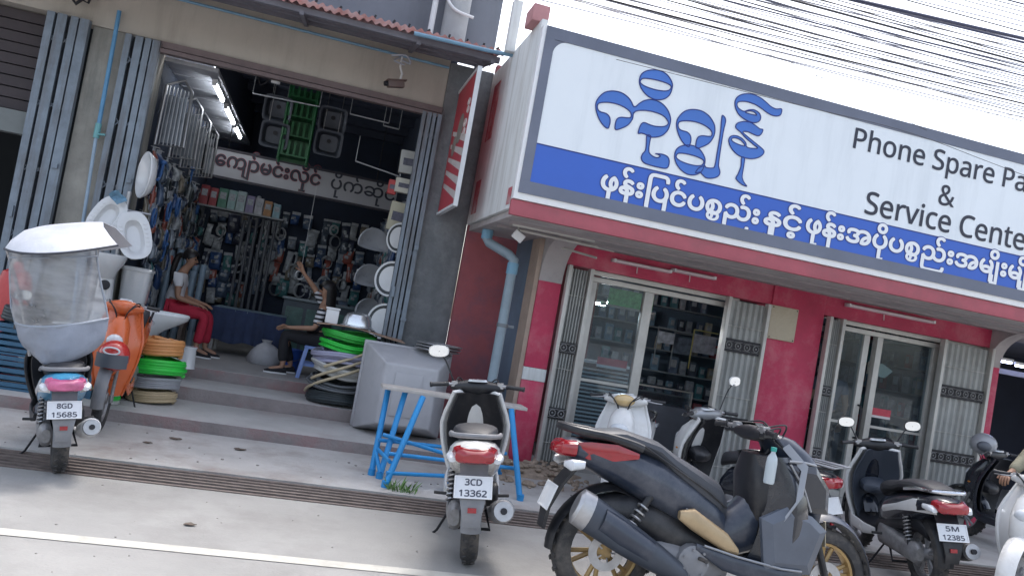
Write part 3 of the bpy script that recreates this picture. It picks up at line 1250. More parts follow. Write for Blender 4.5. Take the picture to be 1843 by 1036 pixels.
foot = [(60, 835), (100, 828), (125, 850), (160, 880), (215, 885), (265, 870), (288, 835), (280, 790), (275, 760), (290, 640), (320, 450), (342, 345), (315, 300), (305, 330), (290, 480), (262, 650), (240, 770), (215, 790), (160, 785), (145, 770), (90, 790)]
hook = [(862, 240), (858, 285), (835, 303), (790, 303), (735, 278), (670, 230), (610, 195), (540, 172), (480, 170), (450, 185), (452, 220), (480, 248), (515, 262), (560, 248), (610, 250), (655, 280), (668, 320), (655, 352), (620, 367), (570, 360), (510, 330), (460, 285), (432, 220), (432, 160), (465, 118), (520, 100), (590, 103), (655, 130), (710, 170), (760, 215), (810, 240)]
hook_h = [(525, 270), (565, 258), (610, 270), (630, 298), (590, 292), (550, 282)]
na = [(435, 400), (455, 370), (510, 357), (570, 365), (620, 395), (660, 425), (688, 432), (675, 470), (645, 490), (600, 475), (550, 452), (500, 455), (560, 510), (640, 575), (695, 625), (690, 660), (650, 690), (590, 703), (520, 695), (460, 670), (410, 625), (378, 570), (372, 520), (400, 490), (450, 492), (500, 520), (530, 560), (535, 590), (570, 605), (640, 605), (600, 570), (530, 510), (480, 455), (445, 425)]
na_h = [(395, 520), (425, 508), (475, 525), (515, 565), (515, 585), (460, 570), (410, 545)]
na_stem = [(490, 695), (518, 700), (505, 800), (495, 870), (510, 920), (538, 960), (490, 940), (450, 905), (438, 880), (460, 840), (485, 770)]
small = [((x-624)*.92+940, (y-222)*1.0+922) for x, y in ring_o]
small_h = [((x-622)*.90+942, (y-222)*1.0+918) for x, y in ring_h]
letters = [[loop(Z6, ka)], [loop(Z6, ring_o), loop(Z6, ring_h)], [loop(Z6, stem_u)], [loop(Z6, c_open, 753, 172)],
           [loop(Z6, small), loop(Z6, small_h)], [loop(Z5, foot)], [loop(Z5, hook), loop(Z5, hook_h)], [loop(Z5, na), loop(Z5, na_h)], [loop(Z5, na_stem)]]
m = MB()
e = MB()
for i, L_ in enumerate(letters):
    fill(m, L_, SY-.0085-.0003*i, .004)
    for l in L_:
        e.tube([Vector((p.x, SY-.009, p.z)) for p in l], .0055, 6, closed=True)
lg = m.build('shop_name_lettering', logo_blue, sg, smooth=0)
e.build('lettering_outline', logo_dark, lg)

XD, ZD = Vector((1, 0, 0)), Vector((0, 0, 1))


def width_of(s, latin=False):
    vs, fs = text_mesh(s, latin=latin)
    xs = [v.x for v in vs]
    return min(xs), max(xs)


m = MB()
for s, part, pl_, pr_, base, cap in (('Phone Spare Parts', 'Phone Spare Pa', (1537, 250), (1846, 325), (1545, 269), .145),
                                     ('Service Center', 'Service Cente', (1557, 370), (1845, 425), (1575, 388), .145)):
    a0, a1 = width_of(part, True)
    w0, w1 = width_of(s, True)
    xa, xb = at(pl_[0], pl_[1], SY).x, at(pr_[0], pr_[1], SY).x
    sx = (xb-xa)/(a1-a0)
    put_text(m, s, (xa, SY-.008, at(base[0], base[1], SY).z), XD, ZD, size=sx*.98, width=sx*(w1-w0), offset=.012, latin=True)
put_text(m, '&', (at(1689, 355, SY).x, SY-.008, at(1692, 368, SY).z), XD, ZD, size=.36, offset=.01, latin=True)
m.build('black_lettering', text_dark, sg, smooth=0)


def burmese(mb_o, mb_i, s, visible, xa, xb, zbase, em, stacked=()):
    """lettering of the blue band: dark outline under white strokes; stacked: string prefixes under whose last letter a small second letter hangs"""
    a0, a1 = width_of(visible)
    w0, w1 = width_of(s)
    sx = (xb-xa)/(a1-a0)
    for mb, off, dy in ((mb_o, .080, -.0065), (mb_i, .040, -.0095)):
        put_text(mb, s, (xa, SY+dy, zbase), XD, ZD, size=em, width=sx*(w1-w0), offset=off)
        for (pre, ch, dz) in stacked:
            p0, p1 = width_of(pre)
            c0, c1 = width_of(ch)
            put_text(mb, ch, (xa+sx*(p1-a0)-sx*(c1-c0)*.9, SY+dy, zbase-dz*em), XD, ZD, size=em*.62, width=sx*(c1-c0)*.8, offset=off*1.2)


wt_o, wt_i = MB(), MB()
zt = at(1096, 343, SY).z
zt2 = at(1180, 362, SY).z
zt3 = at(1500, 428, SY).z
EM = .245
burmese(wt_o, wt_i, 'ဖုန်းြပင်ပစည်း', 'ဖုန်းြပင်ပစည်း', at(1080, 340, SY).x, at(1363, 400, SY).x, zt, EM, (('ဖုန်းြပင်ပစ', 'စ', .24),))
burmese(wt_o, wt_i, 'နှင့်', 'နှင့်', at(1374, 400, SY).x, at(1440, 410, SY).x, (zt+zt3)/2, EM)
burmese(wt_o, wt_i, 'ဖုန်းအပိုပစည်းအမျိုးမျိုး', 'ဖုန်းအပိုပစည်းအမျိုးမျို', at(1450, 410, SY).x, at(1845, 500, SY).x, zt3, EM, (('ဖုန်းအပိုပစ', 'စ', .24),))
wo = wt_o.build('band_lettering', logo_dark, sg, smooth=0)
wt_i.build('white_lettering', mat('letter white', (.82, .84, .86), .4), wo, smooth=0)

# board inside the hardware shop
ish = thing('hanging_sign', 'long pale sign board with black Burmese lettering inside the dark shop', 'sign', (-.4, 13.0, 3.0))
IY = 13.0
tl, bl, br = at(373, 262, IY), at(364, 306, IY), at(690, 380, IY)
z1_, z0_ = (tl.z+at(590, 312, IY).z)/2, (bl.z+br.z)/2
m = MB()
m.bx(tl.x, 1.05, IY, IY+.05, z0_, z1_)
m.build('board', mat('board face', (.48, .48, .51), .5, var=.05, scale=2), ish, bevel=.005)
m = MB()
m.bx(tl.x-.03, 1.08, IY-.01, IY+.06, z1_+.001, z1_+.035)
m.bx(tl.x-.03, 1.08, IY-.01, IY+.06, z0_-.035, z0_-.001)
m.bx(tl.x-.03, tl.x-.001, IY-.01, IY+.06, z0_, z1_)
m.build('board_frame', mat('dark wood frame', (.05, .045, .06), .6), ish)
m, m2 = MB(), MB()
xa, xb = at(388, 290, IY).x, at(575, 330, IY).x
w_ = xb-xa
zl = z0_ + (z1_-z0_)*.40
put_text(m2, 'ေကျာ်မင်းလှိုင်', (xa, IY-.008, zl), XD, ZD, size=.30, width=w_, offset=.045)
put_text(m, 'ေကျာ်မင်းလှိုင်', (xa, IY-.014, zl), XD, ZD, size=.30, width=w_, offset=.022)
xa2, xb2 = at(595, 335, IY).x, at(690, 350, IY).x
put_text(m, 'ပိုက်ဆိုင်', (xa2, IY-.012, zl), XD, ZD, size=.28, width=(xb2-xa2)*1.22, offset=.018)
ll = m.build('lettering', text_dark, ish, smooth=0)
m2.build('lettering_edge', mat('letter red edge', (.35, .03, .05), .5), ll, smooth=0)
m = MB()
for xx in (tl.x+.3, 0.7):
    m.tube([(xx, IY+.02, z1_+.03), (xx, IY+.02, 4.4)], .008, 6)
m.build('hanger', black_iron, ish)

# red board hung across the front under the awning
rb = thing('hanging_sign', 'red board with white slanting stripes and white edge beside the dark column', 'sign', (1.28, 9.0, 3.3))
bx_, by0, by1, bz0, bz1 = 1.28, 8.42, 9.56, 2.62, 4.06
m = MB()
m.bx(bx_, bx_+.02, by0, by1, bz0, bz1)
m.build('board', mat('red board print', (.48, .05, .07), .5, var=.12, scale=3), rb)
m = MB()
m.bx(bx_-.012, bx_+.035, by0-.03, by0-.001, bz0-.03, bz1+.03)
m.bx(bx_-.012, bx_+.035, by0, by1, bz0-.03, bz0-.001)
m.bx(bx_-.012, bx_+.035, by0, by1, bz1+.001, bz1+.03)
m.build('board_frame', mat('board edge white', (.72, .74, .76), .45, var=.06, scale=4), rb)
m = MB()
for k in range(5):
    zz = bz0+.04+k*.155
    m.prism([(bx_-.003, by0+.02, zz), (bx_-.003, by0+.02, zz+.085), (bx_-.003, by1-.1, zz+.30), (bx_-.003, by1-.1, zz+.25)], (.002, 0, 0))
m.build('stripe', mat('stripe white', (.60, .55, .53), .5, var=.1, scale=5), rb)
m = MB()
for (yy, zz, rr) in ((8.95, 3.52, .17), (9.2, 3.36, .12)):
    m.prism([(bx_-.005, yy+rr*math.cos(a*PI/12), zz+rr*math.sin(a*PI/12)) for a in range(24)], (.003, 0, 0))
m.build('round_picture', mat('picture grey', (.25, .23, .2), .5, var=.3, scale=12), rb)
m = MB()
for (yy, zz, rr) in ((8.6, 3.75, .05), (8.58, 3.66, .045), (8.62, 3.52, .06), (8.6, 3.42, .05)):
    m.tube([(bx_-.006, yy+rr*math.cos(a*PI/8), zz+rr*.7*math.sin(a*PI/8)) for a in range(16)], .010, 5, closed=True)
m.build('lettering', mat('stripe white', (.6, .55, .53)), rb)

# ------------------------------------------------------------------ overhead cables
cable_mats = [mat('black cable', (.02, .02, .028), .5), mat('blue black cable', (.035, .04, .085), .5), mat('grey cable skin', (.16, .16, .19), .5)]
random.seed(21)
right = [(8, 1, 1.2), (22, 2, .8), (58, 0, 1.2), (70, 1, 3.0), (77, 1, 2.2), (92, 2, .9), (104, 0, 1.4), (113, 0, 2.0), (121, 1, 1.2),
         (128, 2, .8), (137, 1, 1.2), (146, 2, .8), (155, 0, .9), (163, 2, .7), (170, 2, .6), (178, 1, .8), (187, 0, 1.3), (193, 2, .7), (200, 2, .6), (212, 2, .6), (98, 2, .7), (150, 1, .8), (40, 2, .7), (118, 2, .6), (166, 1, .7), (182, 2, .6)]
right += [(14, 2, .7), (30, 0, .8), (48, 1, .7), (84, 2, .8), (88, 0, .7), (109, 2, .6), (125, 0, .7), (133, 2, .6), (142, 0, .8), (160, 2, .6), (174, 0, .6), (197, 1, .7), (206, 0, .6), (219, 2, .5)]
slopes = [.26, .25, .27, .225, .24, .27, .28, .265, .25, .27, .25, .26, .24, .27, .25, .24, .24, .25, .235, .24, .235, .285, .27, .24, .22, .29, .25, .27, .24, .26, .23, .28, .25, .22, .27, .24, .26, .23, .27, .25]
for i, ((py, mi, th), slp) in enumerate(zip(right, slopes)):
    yy = random.uniform(6.4, 9.0)
    a = at(1843, py, yy)
    pxl = 1300
    b = at(pxl, py-slp*(1843-pxl), yy + random.uniform(-.5, .5))
    d = (a-b)/(a.x-b.x)
    x0, x1 = -22, 32
    pts = []
    sag = random.uniform(.0006, .0016)
    for k in range(28):
        xx = x0+(x1-x0)*k/27
        t = xx-a.x
        pts.append(Vector((xx, a.y+max(-2.2, min(2.2, d.y*t)), a.z+d.z*t*.6 + (b.z-a.z)/(a.x-b.x)*0 + sag*(t*t) + .4*d.z*max(-4, min(4, t)))))
    m = MB()
    m.tube(pts, max(.0058, .0064*th), 6)
    lab = 'thick blue black cable bundle across the white sky above the sign' if th >= 2 else 'thin overhead cable across the white sky above the sign'
    tag(m.build('overhead_cable', cable_mats[mi], smooth=60), lab, 'cable', 'thick cables above the sign' if th >= 2 else 'thin cables above the sign')
for i, (p, q, r, yy) in enumerate((((1440, 190), (1640, 240), (1850, 318), 6.6), ((1365, 92), (1428, 115), (1490, 146), 7.0), ((1520, 150), (1690, 195), (1850, 210), 6.9))):
    m = MB()
    A_, B2, C2 = at(p[0], p[1], yy), at(q[0], q[1], yy), at(r[0], r[1], yy)
    e0, e1 = A_+(A_-B2)*1.5, C2+(C2-B2)*3
    m.tube(smooth_path([e0, A_, B2, C2, e1], 8), .0028, 5)
    tag(m.build('overhead_cable', cable_mats[0], smooth=60), ('slack thin wire drooping in front of the top edge of the sign', 'short loose wire hanging in the white sky above the sign', 'slack wire running just above the sign frame at the right')[i], 'cable')
# ------------------------------------------------------------------ two-wheelers
rubber = mat('tyre rubber', (.030, .030, .032), .75, var=.25, scale=12, stain=(.16, .14, .12), stain_scale=4, stain_amt=.6)
blk_pl = mat('black scooter plastic', (.013, .014, .018), .42, var=.2, scale=8, stain=(.10, .095, .09), stain_scale=3, stain_amt=.35)
grey_pl = mat('grey scooter plastic', (.20, .205, .22), .5, var=.15, scale=8, stain=(.3, .28, .26), stain_scale=3, stain_amt=.4)
seat_mat = mat('seat vinyl', (.030, .031, .037), .55, var=.15, scale=6, bump=.1, bscale=120)
steel = mat('worn steel', (.42, .42, .43), .4, metal=.8, var=.2, scale=10)
alloy = mat('dull cast alloy', (.30, .30, .31), .5, metal=.5, var=.3, scale=9, stain=(.12, .11, .1), stain_scale=4, stain_amt=.6)
gold = mat('gold rim paint', (.42, .29, .13), .45, metal=.45, var=.25, scale=8, stain=(.2, .15, .1), stain_scale=4, stain_amt=.5)
chrome = mat('chrome', (.75, .76, .78), .12, metal=1.0)
mirror_m = mat('mirror glass', (.86, .9, .92), .03, metal=1.0)
red_lens = mat('red lamp lens', (.30, .012, .02), .15, coat=.6, var=.15, scale=30)
amber_lens = mat('amber lamp lens', (.65, .25, .04), .15, coat=.6)
clear_lens = mat('clear lamp lens', (.62, .65, .68), .1, coat=.8, var=.1, scale=25)
plate_m = mat('plate white', (.66, .68, .70), .45, var=.06, scale=20)
plate_d = mat('plate dark print', (.06, .065, .09), .5)
white_body = mat('white scooter paint', (.70, .70, .69), .25, coat=.5, var=.05, scale=5, stain=(.5, .47, .42), stain_scale=3, stain_amt=.35)
slate_body = mat('slate scooter paint', (.022, .031, .052), .33, coat=.35, var=.18, scale=4, stain=(.13, .13, .14), stain_scale=2.5, stain_amt=.4)
dark_body = mat('black scooter paint', (.010, .014, .024), .25, coat=.5, var=.15, scale=4, stain=(.09, .09, .09), stain_scale=2.5, stain_amt=.35)
silver_body = mat('silver scooter panel', (.28, .29, .31), .35, metal=.3, coat=.3, var=.08, scale=4)
orange_body = mat('orange scooter paint', (.62, .13, .035), .3, coat=.4, var=.1, scale=4)
blue_body = mat('sky blue scooter paint', (.05, .28, .50), .3, coat=.4, var=.1, scale=4)


def wheel(root, x, z, r, w, rim_mat, spokes=5, disc=True, name='wheel'):
    """tyre with rim and brake disc, axle along y"""
    M = Matrix.Translation((x, 0, z)) @ Matrix.Rotation(PI/2, 4, 'X')
    ri = r*.70
    prof = []
    for k in range(11):
        a = -PI*.62 + 2*PI*.62*k/10
        prof.append((r-w*.5 + math.cos(a)*w*.52, math.sin(a)*w*.55))
    prof = [(ri, -w*.36)] + prof + [(ri, w*.36)]
    m = MB()
    m.lathe(prof, 36, M, close=True)
    for k in range(26):                                    # tread blocks
        a = 2*PI*k/26
        for s in (-1, 1):
            c = Vector((x+math.cos(a+s*.05)*(r-.002), s*w*.22, z+math.sin(a+s*.05)*(r-.002)))
            m.box(c, (.012, w*.28, .022), Matrix.Rotation(-a, 3, 'Y') @ Matrix.Rotation(s*.5, 3, 'X'))
    t = m.build(name, rubber, root, local=True)
    m = MB()
    m.lathe([(ri*1.02, -w*.34), (ri*.93, -w*.30), (ri*.90, -w*.1), (ri*.90, w*.1), (ri*.93, w*.30), (ri*1.02, w*.34), (ri*1.0, 0)], 32, M, close=True)
    m.lathe([(.001, -w*.45), (.045, -w*.45), (.05, -w*.2), (.05, w*.2), (.045, w*.45), (.001, w*.45)], 16, M)
    for k in range(spokes):
        for s in (-.16, .16):
            a = 2*PI*k/spokes+.3
            p0 = Vector((x+math.cos(a)*.035, 0, z+math.sin(a)*.035))
            p1 = Vector((x+math.cos(a+s)*ri*.94, 0, z+math.sin(a+s)*ri*.94))
            m.tube([p0, p1], .014, 6)
    m.build('rim', rim_mat, t, local=True)
    if disc:
        m = MB()
        dm = Matrix.Translation((x, -w*.62, z)) @ Matrix.Rotation(PI/2, 4, 'X')
        m.lathe([(.055, -.002), (.105, -.002), (.105, .002), (.055, .002)], 28, dm, close=True)
        for k in range(5):
            a = 2*PI*k/5
            m.tube([(x+.03*math.cos(a), -w*.6, z+.03*math.sin(a)), (x+.06*math.cos(a), -w*.6, z+.06*math.sin(a))], .006, 5)
        m.build('brake_disc', steel, t, local=True)
    return t


def arc_strip(x, z, r, a0, a1, hw, thick=.004, n=14, crown=.35, hw1=None):
    """mudguard: curved strip round an axle along y, angles from +x towards +z"""
    grid = []
    for k in range(n+1):
        a = R(a0 + (a1-a0)*k/n)
        h = hw if hw1 is None else hw + (hw1-hw)*k/n
        row = []
        for j in range(7):
            u = -1+2*j/6
            rr = r - crown*h*abs(u)**2.2
            row.append((x+math.cos(a)*rr, u*h, z+math.sin(a)*rr))
        grid.append(row)
    m = MB()
    m.sheet(grid, thick)
    return m


def mirror(root, base, head, glass_dir=-1, size=(.075, .044), mt=None, name='mirror'):
    m = MB()
    base, head = Vector(base), Vector(head)
    mid = base*.45+head*.55+Vector((.01, 0, .03))
    m.tube(smooth_path([base, mid, head], 5), .006, 6)
    s = m.build(name, blk_pl, root, local=True)
    m = MB()
    rings = []
    for t, sc in ((0, 1.0), (.3, 1.02), (.7, .85), (1, .35)):
        xx = head.x - glass_dir*.028*t
        rings.append([Vector((xx, head.y+size[0]*sc*math.copysign(abs(math.cos(a))**.8, math.cos(a)), head.z+size[1]*sc*math.copysign(abs(math.sin(a))**.8, math.sin(a)))) for a in [2*PI*k/18 for k in range(18)]])
    m.loft(rings)
    m.build('mirror_shell', mt or blk_pl, s, local=True)
    m = MB()
    xx = head.x + glass_dir*.0015
    m.loft([[Vector((xx+dx, head.y+size[0]*.93*math.copysign(abs(math.cos(a))**.8, math.cos(a)), head.z+size[1]*.93*math.copysign(abs(math.sin(a))**.8, math.sin(a)))) for a in [2*PI*k/18 for k in range(18)]] for dx in (0, glass_dir*.002)])
    m.build('mirror_glass', mirror_m, s, local=True)
    return s


def plate(root, c, facing, w=.22, h=.13, tilt=0.0, rows=('', ''), face=None):
    """number plate; facing -1 looks backwards, +1 looks forwards"""
    c = Vector(c)
    fx = Vector((facing, 0, 0))
    yd = Vector((0, 1 if facing > 0 else -1, 0))
    up = Vector((math.sin(tilt)*-facing, 0, math.cos(tilt)))
    nd = yd.cross(up)
    m = MB()

    def q(a, b, d):
        return c + yd*a + up*b + nd*d
    m.loft([[q(-w/2, -h/2, d), q(w/2, -h/2, d), q(w/2, h/2, d), q(-w/2, h/2, d)] for d in (0, .004)])
    p = m.build('number_plate', face or plate_m, root, bevel=.001, local=True)
    m = MB()
    b = .007
    for (a0, a1, b0, b1) in ((-w/2, w/2, h/2-b, h/2), (-w/2, w/2, -h/2, -h/2+b), (-w/2, -w/2+b, -h/2+b, h/2-b), (w/2-b, w/2, -h/2+b, h/2-b)):
        m.loft([[q(a0, b0, d), q(a1, b0, d), q(a1, b1, d), q(a0, b1, d)] for d in (.002, .008)])
    m.build('plate_frame', white_pl if face is None else face, p, local=True)
    m = MB()
    for i, t in enumerate(rows):
        if t:
            put_text(m, t, q(0, (.012 if i == 0 else -h*.40), .0052), yd, up, size=.062, width=w*(.44 if i == 0 else .72), offset=.03, center=True, latin=True)
    if m.v:
        m.build('plate_lettering', plate_d, p, local=True, smooth=0)
    return p


def grips(root, x, z, half, sweep=.06, levers=True, steer=0.0, bar_mat=None, y_in=.17):
    """handlebar with two grips and two levers"""
    m = MB()
    pts = [(x-sweep, -half, z+.01), (x-.01, -y_in, z+.02), (x, 0, z), (x-.01, y_in, z+.02), (x-sweep, half, z+.01)]
    m.tube(pts, .011, 8)
    hb = m.build('handlebar', bar_mat or steel, root, local=True)
    m = MB()
    for s in (-1, 1):
        for dz, dx in ((0, .0), (.02, .03)):
            m.tube(smooth_path([(x+.02, s*(y_in-.01), z+.015+dz), (x+.11+dx, s*y_in*.8, z+.035+dz), (x+.13+dx, s*y_in*.35, z-.03), (x+.09, s*.03, z-.14)], 6), .0055, 6)
    m.build('control_cable', blk_pl, hb, local=True)
    for s in (-1, 1):
        m = MB()
        a = Vector((x-sweep, s*half, z+.01))
        b = Vector((x-.01, s*y_in, z+.02))
        d = (b-a).normalized()
        m.tube([a-d*.012, a, a+d*.006, a+d*.11, a+d*.115, a+d*.125], [.019, .019, .0155, .0155, .02, .02], 12)
        m.build('grip', blk_pl, hb, local=True)
        if levers:
            m = MB()
            m.tube(smooth_path([b+Vector((.03, 0, -.005)), a*.55+b*.45+Vector((.065, 0, -.012)), a*.95+b*.05+Vector((.045, 0, -.014))], 5), .006, 6)
            m.box(b+Vector((.012, 0, .0)), (.05, .045, .04))
            m.build('lever', bar_mat or steel, hb, local=True)
    return hb


def spring(root, a, b, r=.026, turns=7, mt=None):
    a, b = Vector(a), Vector(b)
    d = b-a
    u = d.orthogonal().normalized()
    v = d.normalized().cross(u)
    m = MB()
    n = turns*10
    m.tube([a+d*(.12+.7*k/n)+u*math.cos(2*PI*turns*k/n)*r+v*math.sin(2*PI*turns*k/n)*r for k in range(n+1)], .006, 5)
    s = m.build('shock_spring', mt or steel, root, local=True)
    m = MB()
    m.tube([a, b], .012, 8)
    m.tube([a+d*.8, b], .021, 10)
    m.build('damper', blk_pl, s, local=True)
    return s


def scooter(name, label, cat, loc, heading, lean=0.0, group=None, body=white_body, panel=None, inner=blk_pl, rim=alloy, accent=None,
            seat=seat_mat, mirrors=(1, 1), rows=('', ''), front_plate=False, rear_plate=True, steer=0.0, rack=False, tail=red_lens, hb_mat=blk_pl, mir_mat=None, fender=None, muffler=None, low=blk_pl, chrome_rail=False, mirror_z=1.15, shield=None, hb_lamp=False):
    root = thing(name, label, cat, loc, heading, group)
    root.rotation_euler = (lean, 0, heading)
    panel = panel or body
    L = dict(local=True)
    rr = .275
    wheel(root, -.64, rr, rr, .10, rim)
    fw = wheel(root, .64, rr, rr, .09, rim)
    # engine and drive
    m = MB()
    m.loft([ring_x(-.74, .10, .29, .03, .05), ring_x(-.70, .10, .29, .045, .085), ring_x(-.5, .11, .29, .05, .075), ring_x(-.25, .11, .30, .05, .085), ring_x(-.08, .105, .30, .045, .09), ring_x(-.03, .10, .30, .02, .05)])
    en = m.build('drive_case', alloy, root, **L)
    m = MB()
    m.loft([ring_x(-.42, 0, .35, .06, .06), ring_x(-.35, 0, .36, .11, .09), ring_x(-.12, 0, .34, .11, .09), ring_x(-.02, 0, .33, .07, .07)])
    m.loft([ring_y(-.10, -.25, .34, .085, .085, p=2), ring_y(-.16, -.25, .34, .08, .08, p=2), ring_y(-.175, -.25, .34, .05, .05, p=2)])
    for k in range(6):
        m.bx(-.06+.018*k, -.052+.018*k, -.07, .07, .28, .40)
    m.build('engine', blk_pl, root, **L)
    # muffler on the right
    m = MB()
    m.tube(smooth_path([(-.1, -.08, .27), (-.2, -.13, .20), (-.38, -.155, .22), (-.5, -.16, .27)], 5), .018, 8)
    d0, d1 = Vector((-.45, -.165, .265)), Vector((-.93, -.185, .385))
    d = d1-d0
    m.tube([d0, d0+d*.08, d0+d*.2, d0+d*.9, d0+d*.97, d1], [.03, .055, .066, .070, .062, .03], 16)
    mf = m.build('muffler', muffler or blk_pl, root, **L)
    m = MB()
    m.tube([d0+d*.25+Vector((.0, -.012, .01)), d0+d*.75+Vector((0, -.012, .01))], .068, 14)
    m.build('heat_shield', silver_body, mf, **L)
    m = MB()
    m.tube([d1-d*.02, d1+d*.05], [.062, .058], 14)
    m.build('end_cap', steel, mf, **L)
    m = MB()
    m.tube([d1+d*.04, d1+d*.09], .02, 10)
    m.build('outlet', black_iron, mf, **L)
    # rear mudguard and plate holder
    arc_strip(-.64, rr, rr+.035, 75, 185, .065, hw1=.06).build('rear_fender', low, root, **L)
    m = MB()
    m.loft([[Vector((x, -w, z)), Vector((x, w, z)), Vector((x-.015, w, z+.004)), Vector((x-.015, -w, z+.004))] for x, w, z in ((-.86, .085, .66), (-.94, .08, .56), (-1.0, .075, .46), (-1.015, .055, .36), (-1.0, .05, .30))])
    ph_ = m.build('plate_holder', low, root, **L)
    if rear_plate:
        plate(root, (-1.005, 0, .53), -1, tilt=.45, rows=rows)
        m = MB()
        m.box((-1.03, 0, .405), (.012, .05, .028))
        m.build('reflector', red_lens, ph_, **L)
    # rear bodywork
    m = MB()
    m.loft([ring_x(-1.00, 0, .735, .045, .02), ring_x(-.96, 0, .725, .10, .045), ring_x(-.85, 0, .70, .145, .075), ring_x(-.65, 0, .65, .165, .11),
            ring_x(-.42, 0, .59, .17, .13), ring_x(-.2, 0, .53, .165, .14), ring_x(-.05, 0, .48, .14, .13), ring_x(.03, 0, .43, .10, .09)])
    rb_ = m.build('rear_body', body, root, **L)
    for s in (-1, 1):
        m = MB()
        prof = [(-.95, .70, .10), (-.7, .67, .158), (-.45, .60, .172), (-.2, .53, .168)]
        g0 = []
        for (x, z, h) in prof:
            hz_ = .055 if accent is not None and x < -.5 else .03
            g0.append([(x, s*(h-.004), z-hz_), (x, s*(h+.008), z+.0), (x, s*(h-.002), z+hz_*.8)])
        m.sheet(g0, .003 if s > 0 else -.003)
        m.build('side_panel', panel if accent is None else accent, rb_, **L)
    m = MB()
    m.loft([ring_x(-.72, 0, .44, .05, .05), ring_x(-.6, 0, .50, .10, .07), ring_x(-.3, 0, .44, .13, .09), ring_x(0, 0, .36, .13, .06), ring_x(.05, 0, .34, .10, .04)])
    m.build('under_body', low, root, **L)
    m = MB()
    m.loft([ring_x(-.84, 0, .80, .07, .018), ring_x(-.79, 0, .805, .115, .035), ring_x(-.6, 0, .80, .14, .048), ring_x(-.42, 0, .775, .145, .05), ring_x(-.3, 0, .735, .145, .05), ring_x(-.1, 0, .70, .13, .055), ring_x(.04, 0, .66, .09, .06), ring_x(.08, 0, .62, .05, .04)])
    m.build('seat', seat, root, **L)
    # tail lamp, indicators, grab rail
    m = MB()
    m.loft([ring_x(-1.035, 0, .70, .07, .024, p=3.5), ring_x(-1.01, 0, .705, .115, .042, p=3.5), ring_x(-.93, 0, .715, .135, .046, p=3.5)])
    tl = m.build('tail_lamp', tail, root, **L)
    for s in (-1, 1):
        m = MB()
        m.loft([ring_x(-.99, s*.13, .68, .02, .014), ring_x(-.95, s*.14, .69, .03, .026), ring_x(-.85, s*.15, .69, .012, .02)])
        m.build('turn_signal', clear_lens, root, **L)
    m = MB()
    m.tube(smooth_path([(-.55, .155, .76), (-.75, .15, .80), (-.93, .12, .815), (-.985, 0, .82), (-.93, -.12, .815), (-.75, -.15, .80), (-.55, -.155, .76)], 4), .015, 8)
    m.build('grab_rail', chrome if chrome_rail else low, root, **L)
    if rack:
        m = MB()
        for y in (-.08, 0, .08):
            m.tube([(-.72, y, .835), (-1.06, y, .84)], .007, 6)
        m.tube([(-.75, .10, .835), (-1.06, .10, .84), (-1.06, -.10, .84), (-.75, -.10, .835)], .009, 6)
        m.build('luggage_rack', steel, root, **L)
    # floor, leg shield, front
    m = MB()
    m.loft([ring_x(-.04, 0, .31, .12, .03, p=4), ring_x(.1, 0, .29, .17, .035, p=4), ring_x(.36, 0, .295, .17, .04, p=4), ring_x(.44, 0, .34, .13, .04, p=4)])
    m.build('floorboard', low, root, **L)
    for s in (-1, 1):
        m = MB()
        m.loft([ring_x(-.05, s*.165, .30, .012, .03), ring_x(.1, s*.185, .285, .014, .045), ring_x(.35, s*.19, .30, .014, .05), ring_x(.43, s*.17, .36, .01, .04)])
        m.build('floor_trim', shield or body, root, **L)

    def shell(zs, nz=9, ny=11):
        """curved leg shield: width, set-back and sweep by height"""
        grid = []
        for k in range(nz+1):
            z = .26+(.95-.26)*k/nz
            t = k/nz
            w = .13+.115*math.sin(min(1, t*1.25)*PI*.62)**1.0*(1 if t < .72 else max(.35, 1-(t-.72)*2.4))
            xc = .50 - .13*t + .06*math.sin(t*PI)
            row = []
            for j in range(ny):
                u = -1+2*j/(ny-1)
                row.append((xc + zs - .11*abs(u)**2.2, u*w, z))
            grid.append(row)
        return grid
    m = MB()
    m.sheet(shell(.012), .012)
    sg_ = shell(.012)
    edge_ = [Vector(r[0]) for r in sg_] + [Vector(p) for p in sg_[-1][1:-1]] + [Vector(r[-1]) for r in reversed(sg_)]
    m.tube(edge_, .017, 8)
    m.build('leg_shield', shield or body, root, **L)
    m = MB()
    g_ = [[Vector((p[0]-.03, p[1]*.86, p[2])) for p in r] for r in shell(.0)]
    m.sheet(g_, .012)
    m.loft([ring_x(.30, 0, .60, .02, .015), ring_x(.33, 0, .60, .11, .05), ring_x(.40, 0, .62, .12, .07)])
    m.build('inner_shield', inner, root, **L)
    m = MB()
    m.loft([ring_z(.40, .50, 0, .03, .03), ring_z(.46, .54, 0, .06, .07), ring_z(.58, .55, 0, .10, .11), ring_z(.72, .52, 0, .115, .125), ring_z(.84, .47, 0, .10, .11), ring_z(.92, .42, 0, .06, .06)])
    fc = m.build('front_cowl', panel, root, **L)
    m = MB()
    m.ellipsoid((.600, 0, .735), (.05, .085, .055), 16, 8)
    m.build('headlamp', clear_lens, fc, **L)
    for s in (-1, 1):
        m = MB()
        m.ellipsoid((.56, s*.085, .64), (.045, .03, .022), 12, 6, Matrix.Rotation(s*-.5, 3, 'Z'))
        m.build('turn_signal', amber_lens, fc, **L)
    # steering: fork, fender, bars, cover
    m = MB()
    for s in (-1, 1):
        m.tube([(.64, s*.075, rr), (.50, s*.07, .64)], [.018, .021], 10)
        m.tube([(.64, s*.075, rr-.03), (.64, s*.075, rr+.03)], .024, 8)
    m.build('fork', alloy, root, **L)
    arc_strip(.64, rr, rr+.035, -5, 160, .062, hw1=.07).build('front_fender', fender or body, root, **L)
    m = MB()
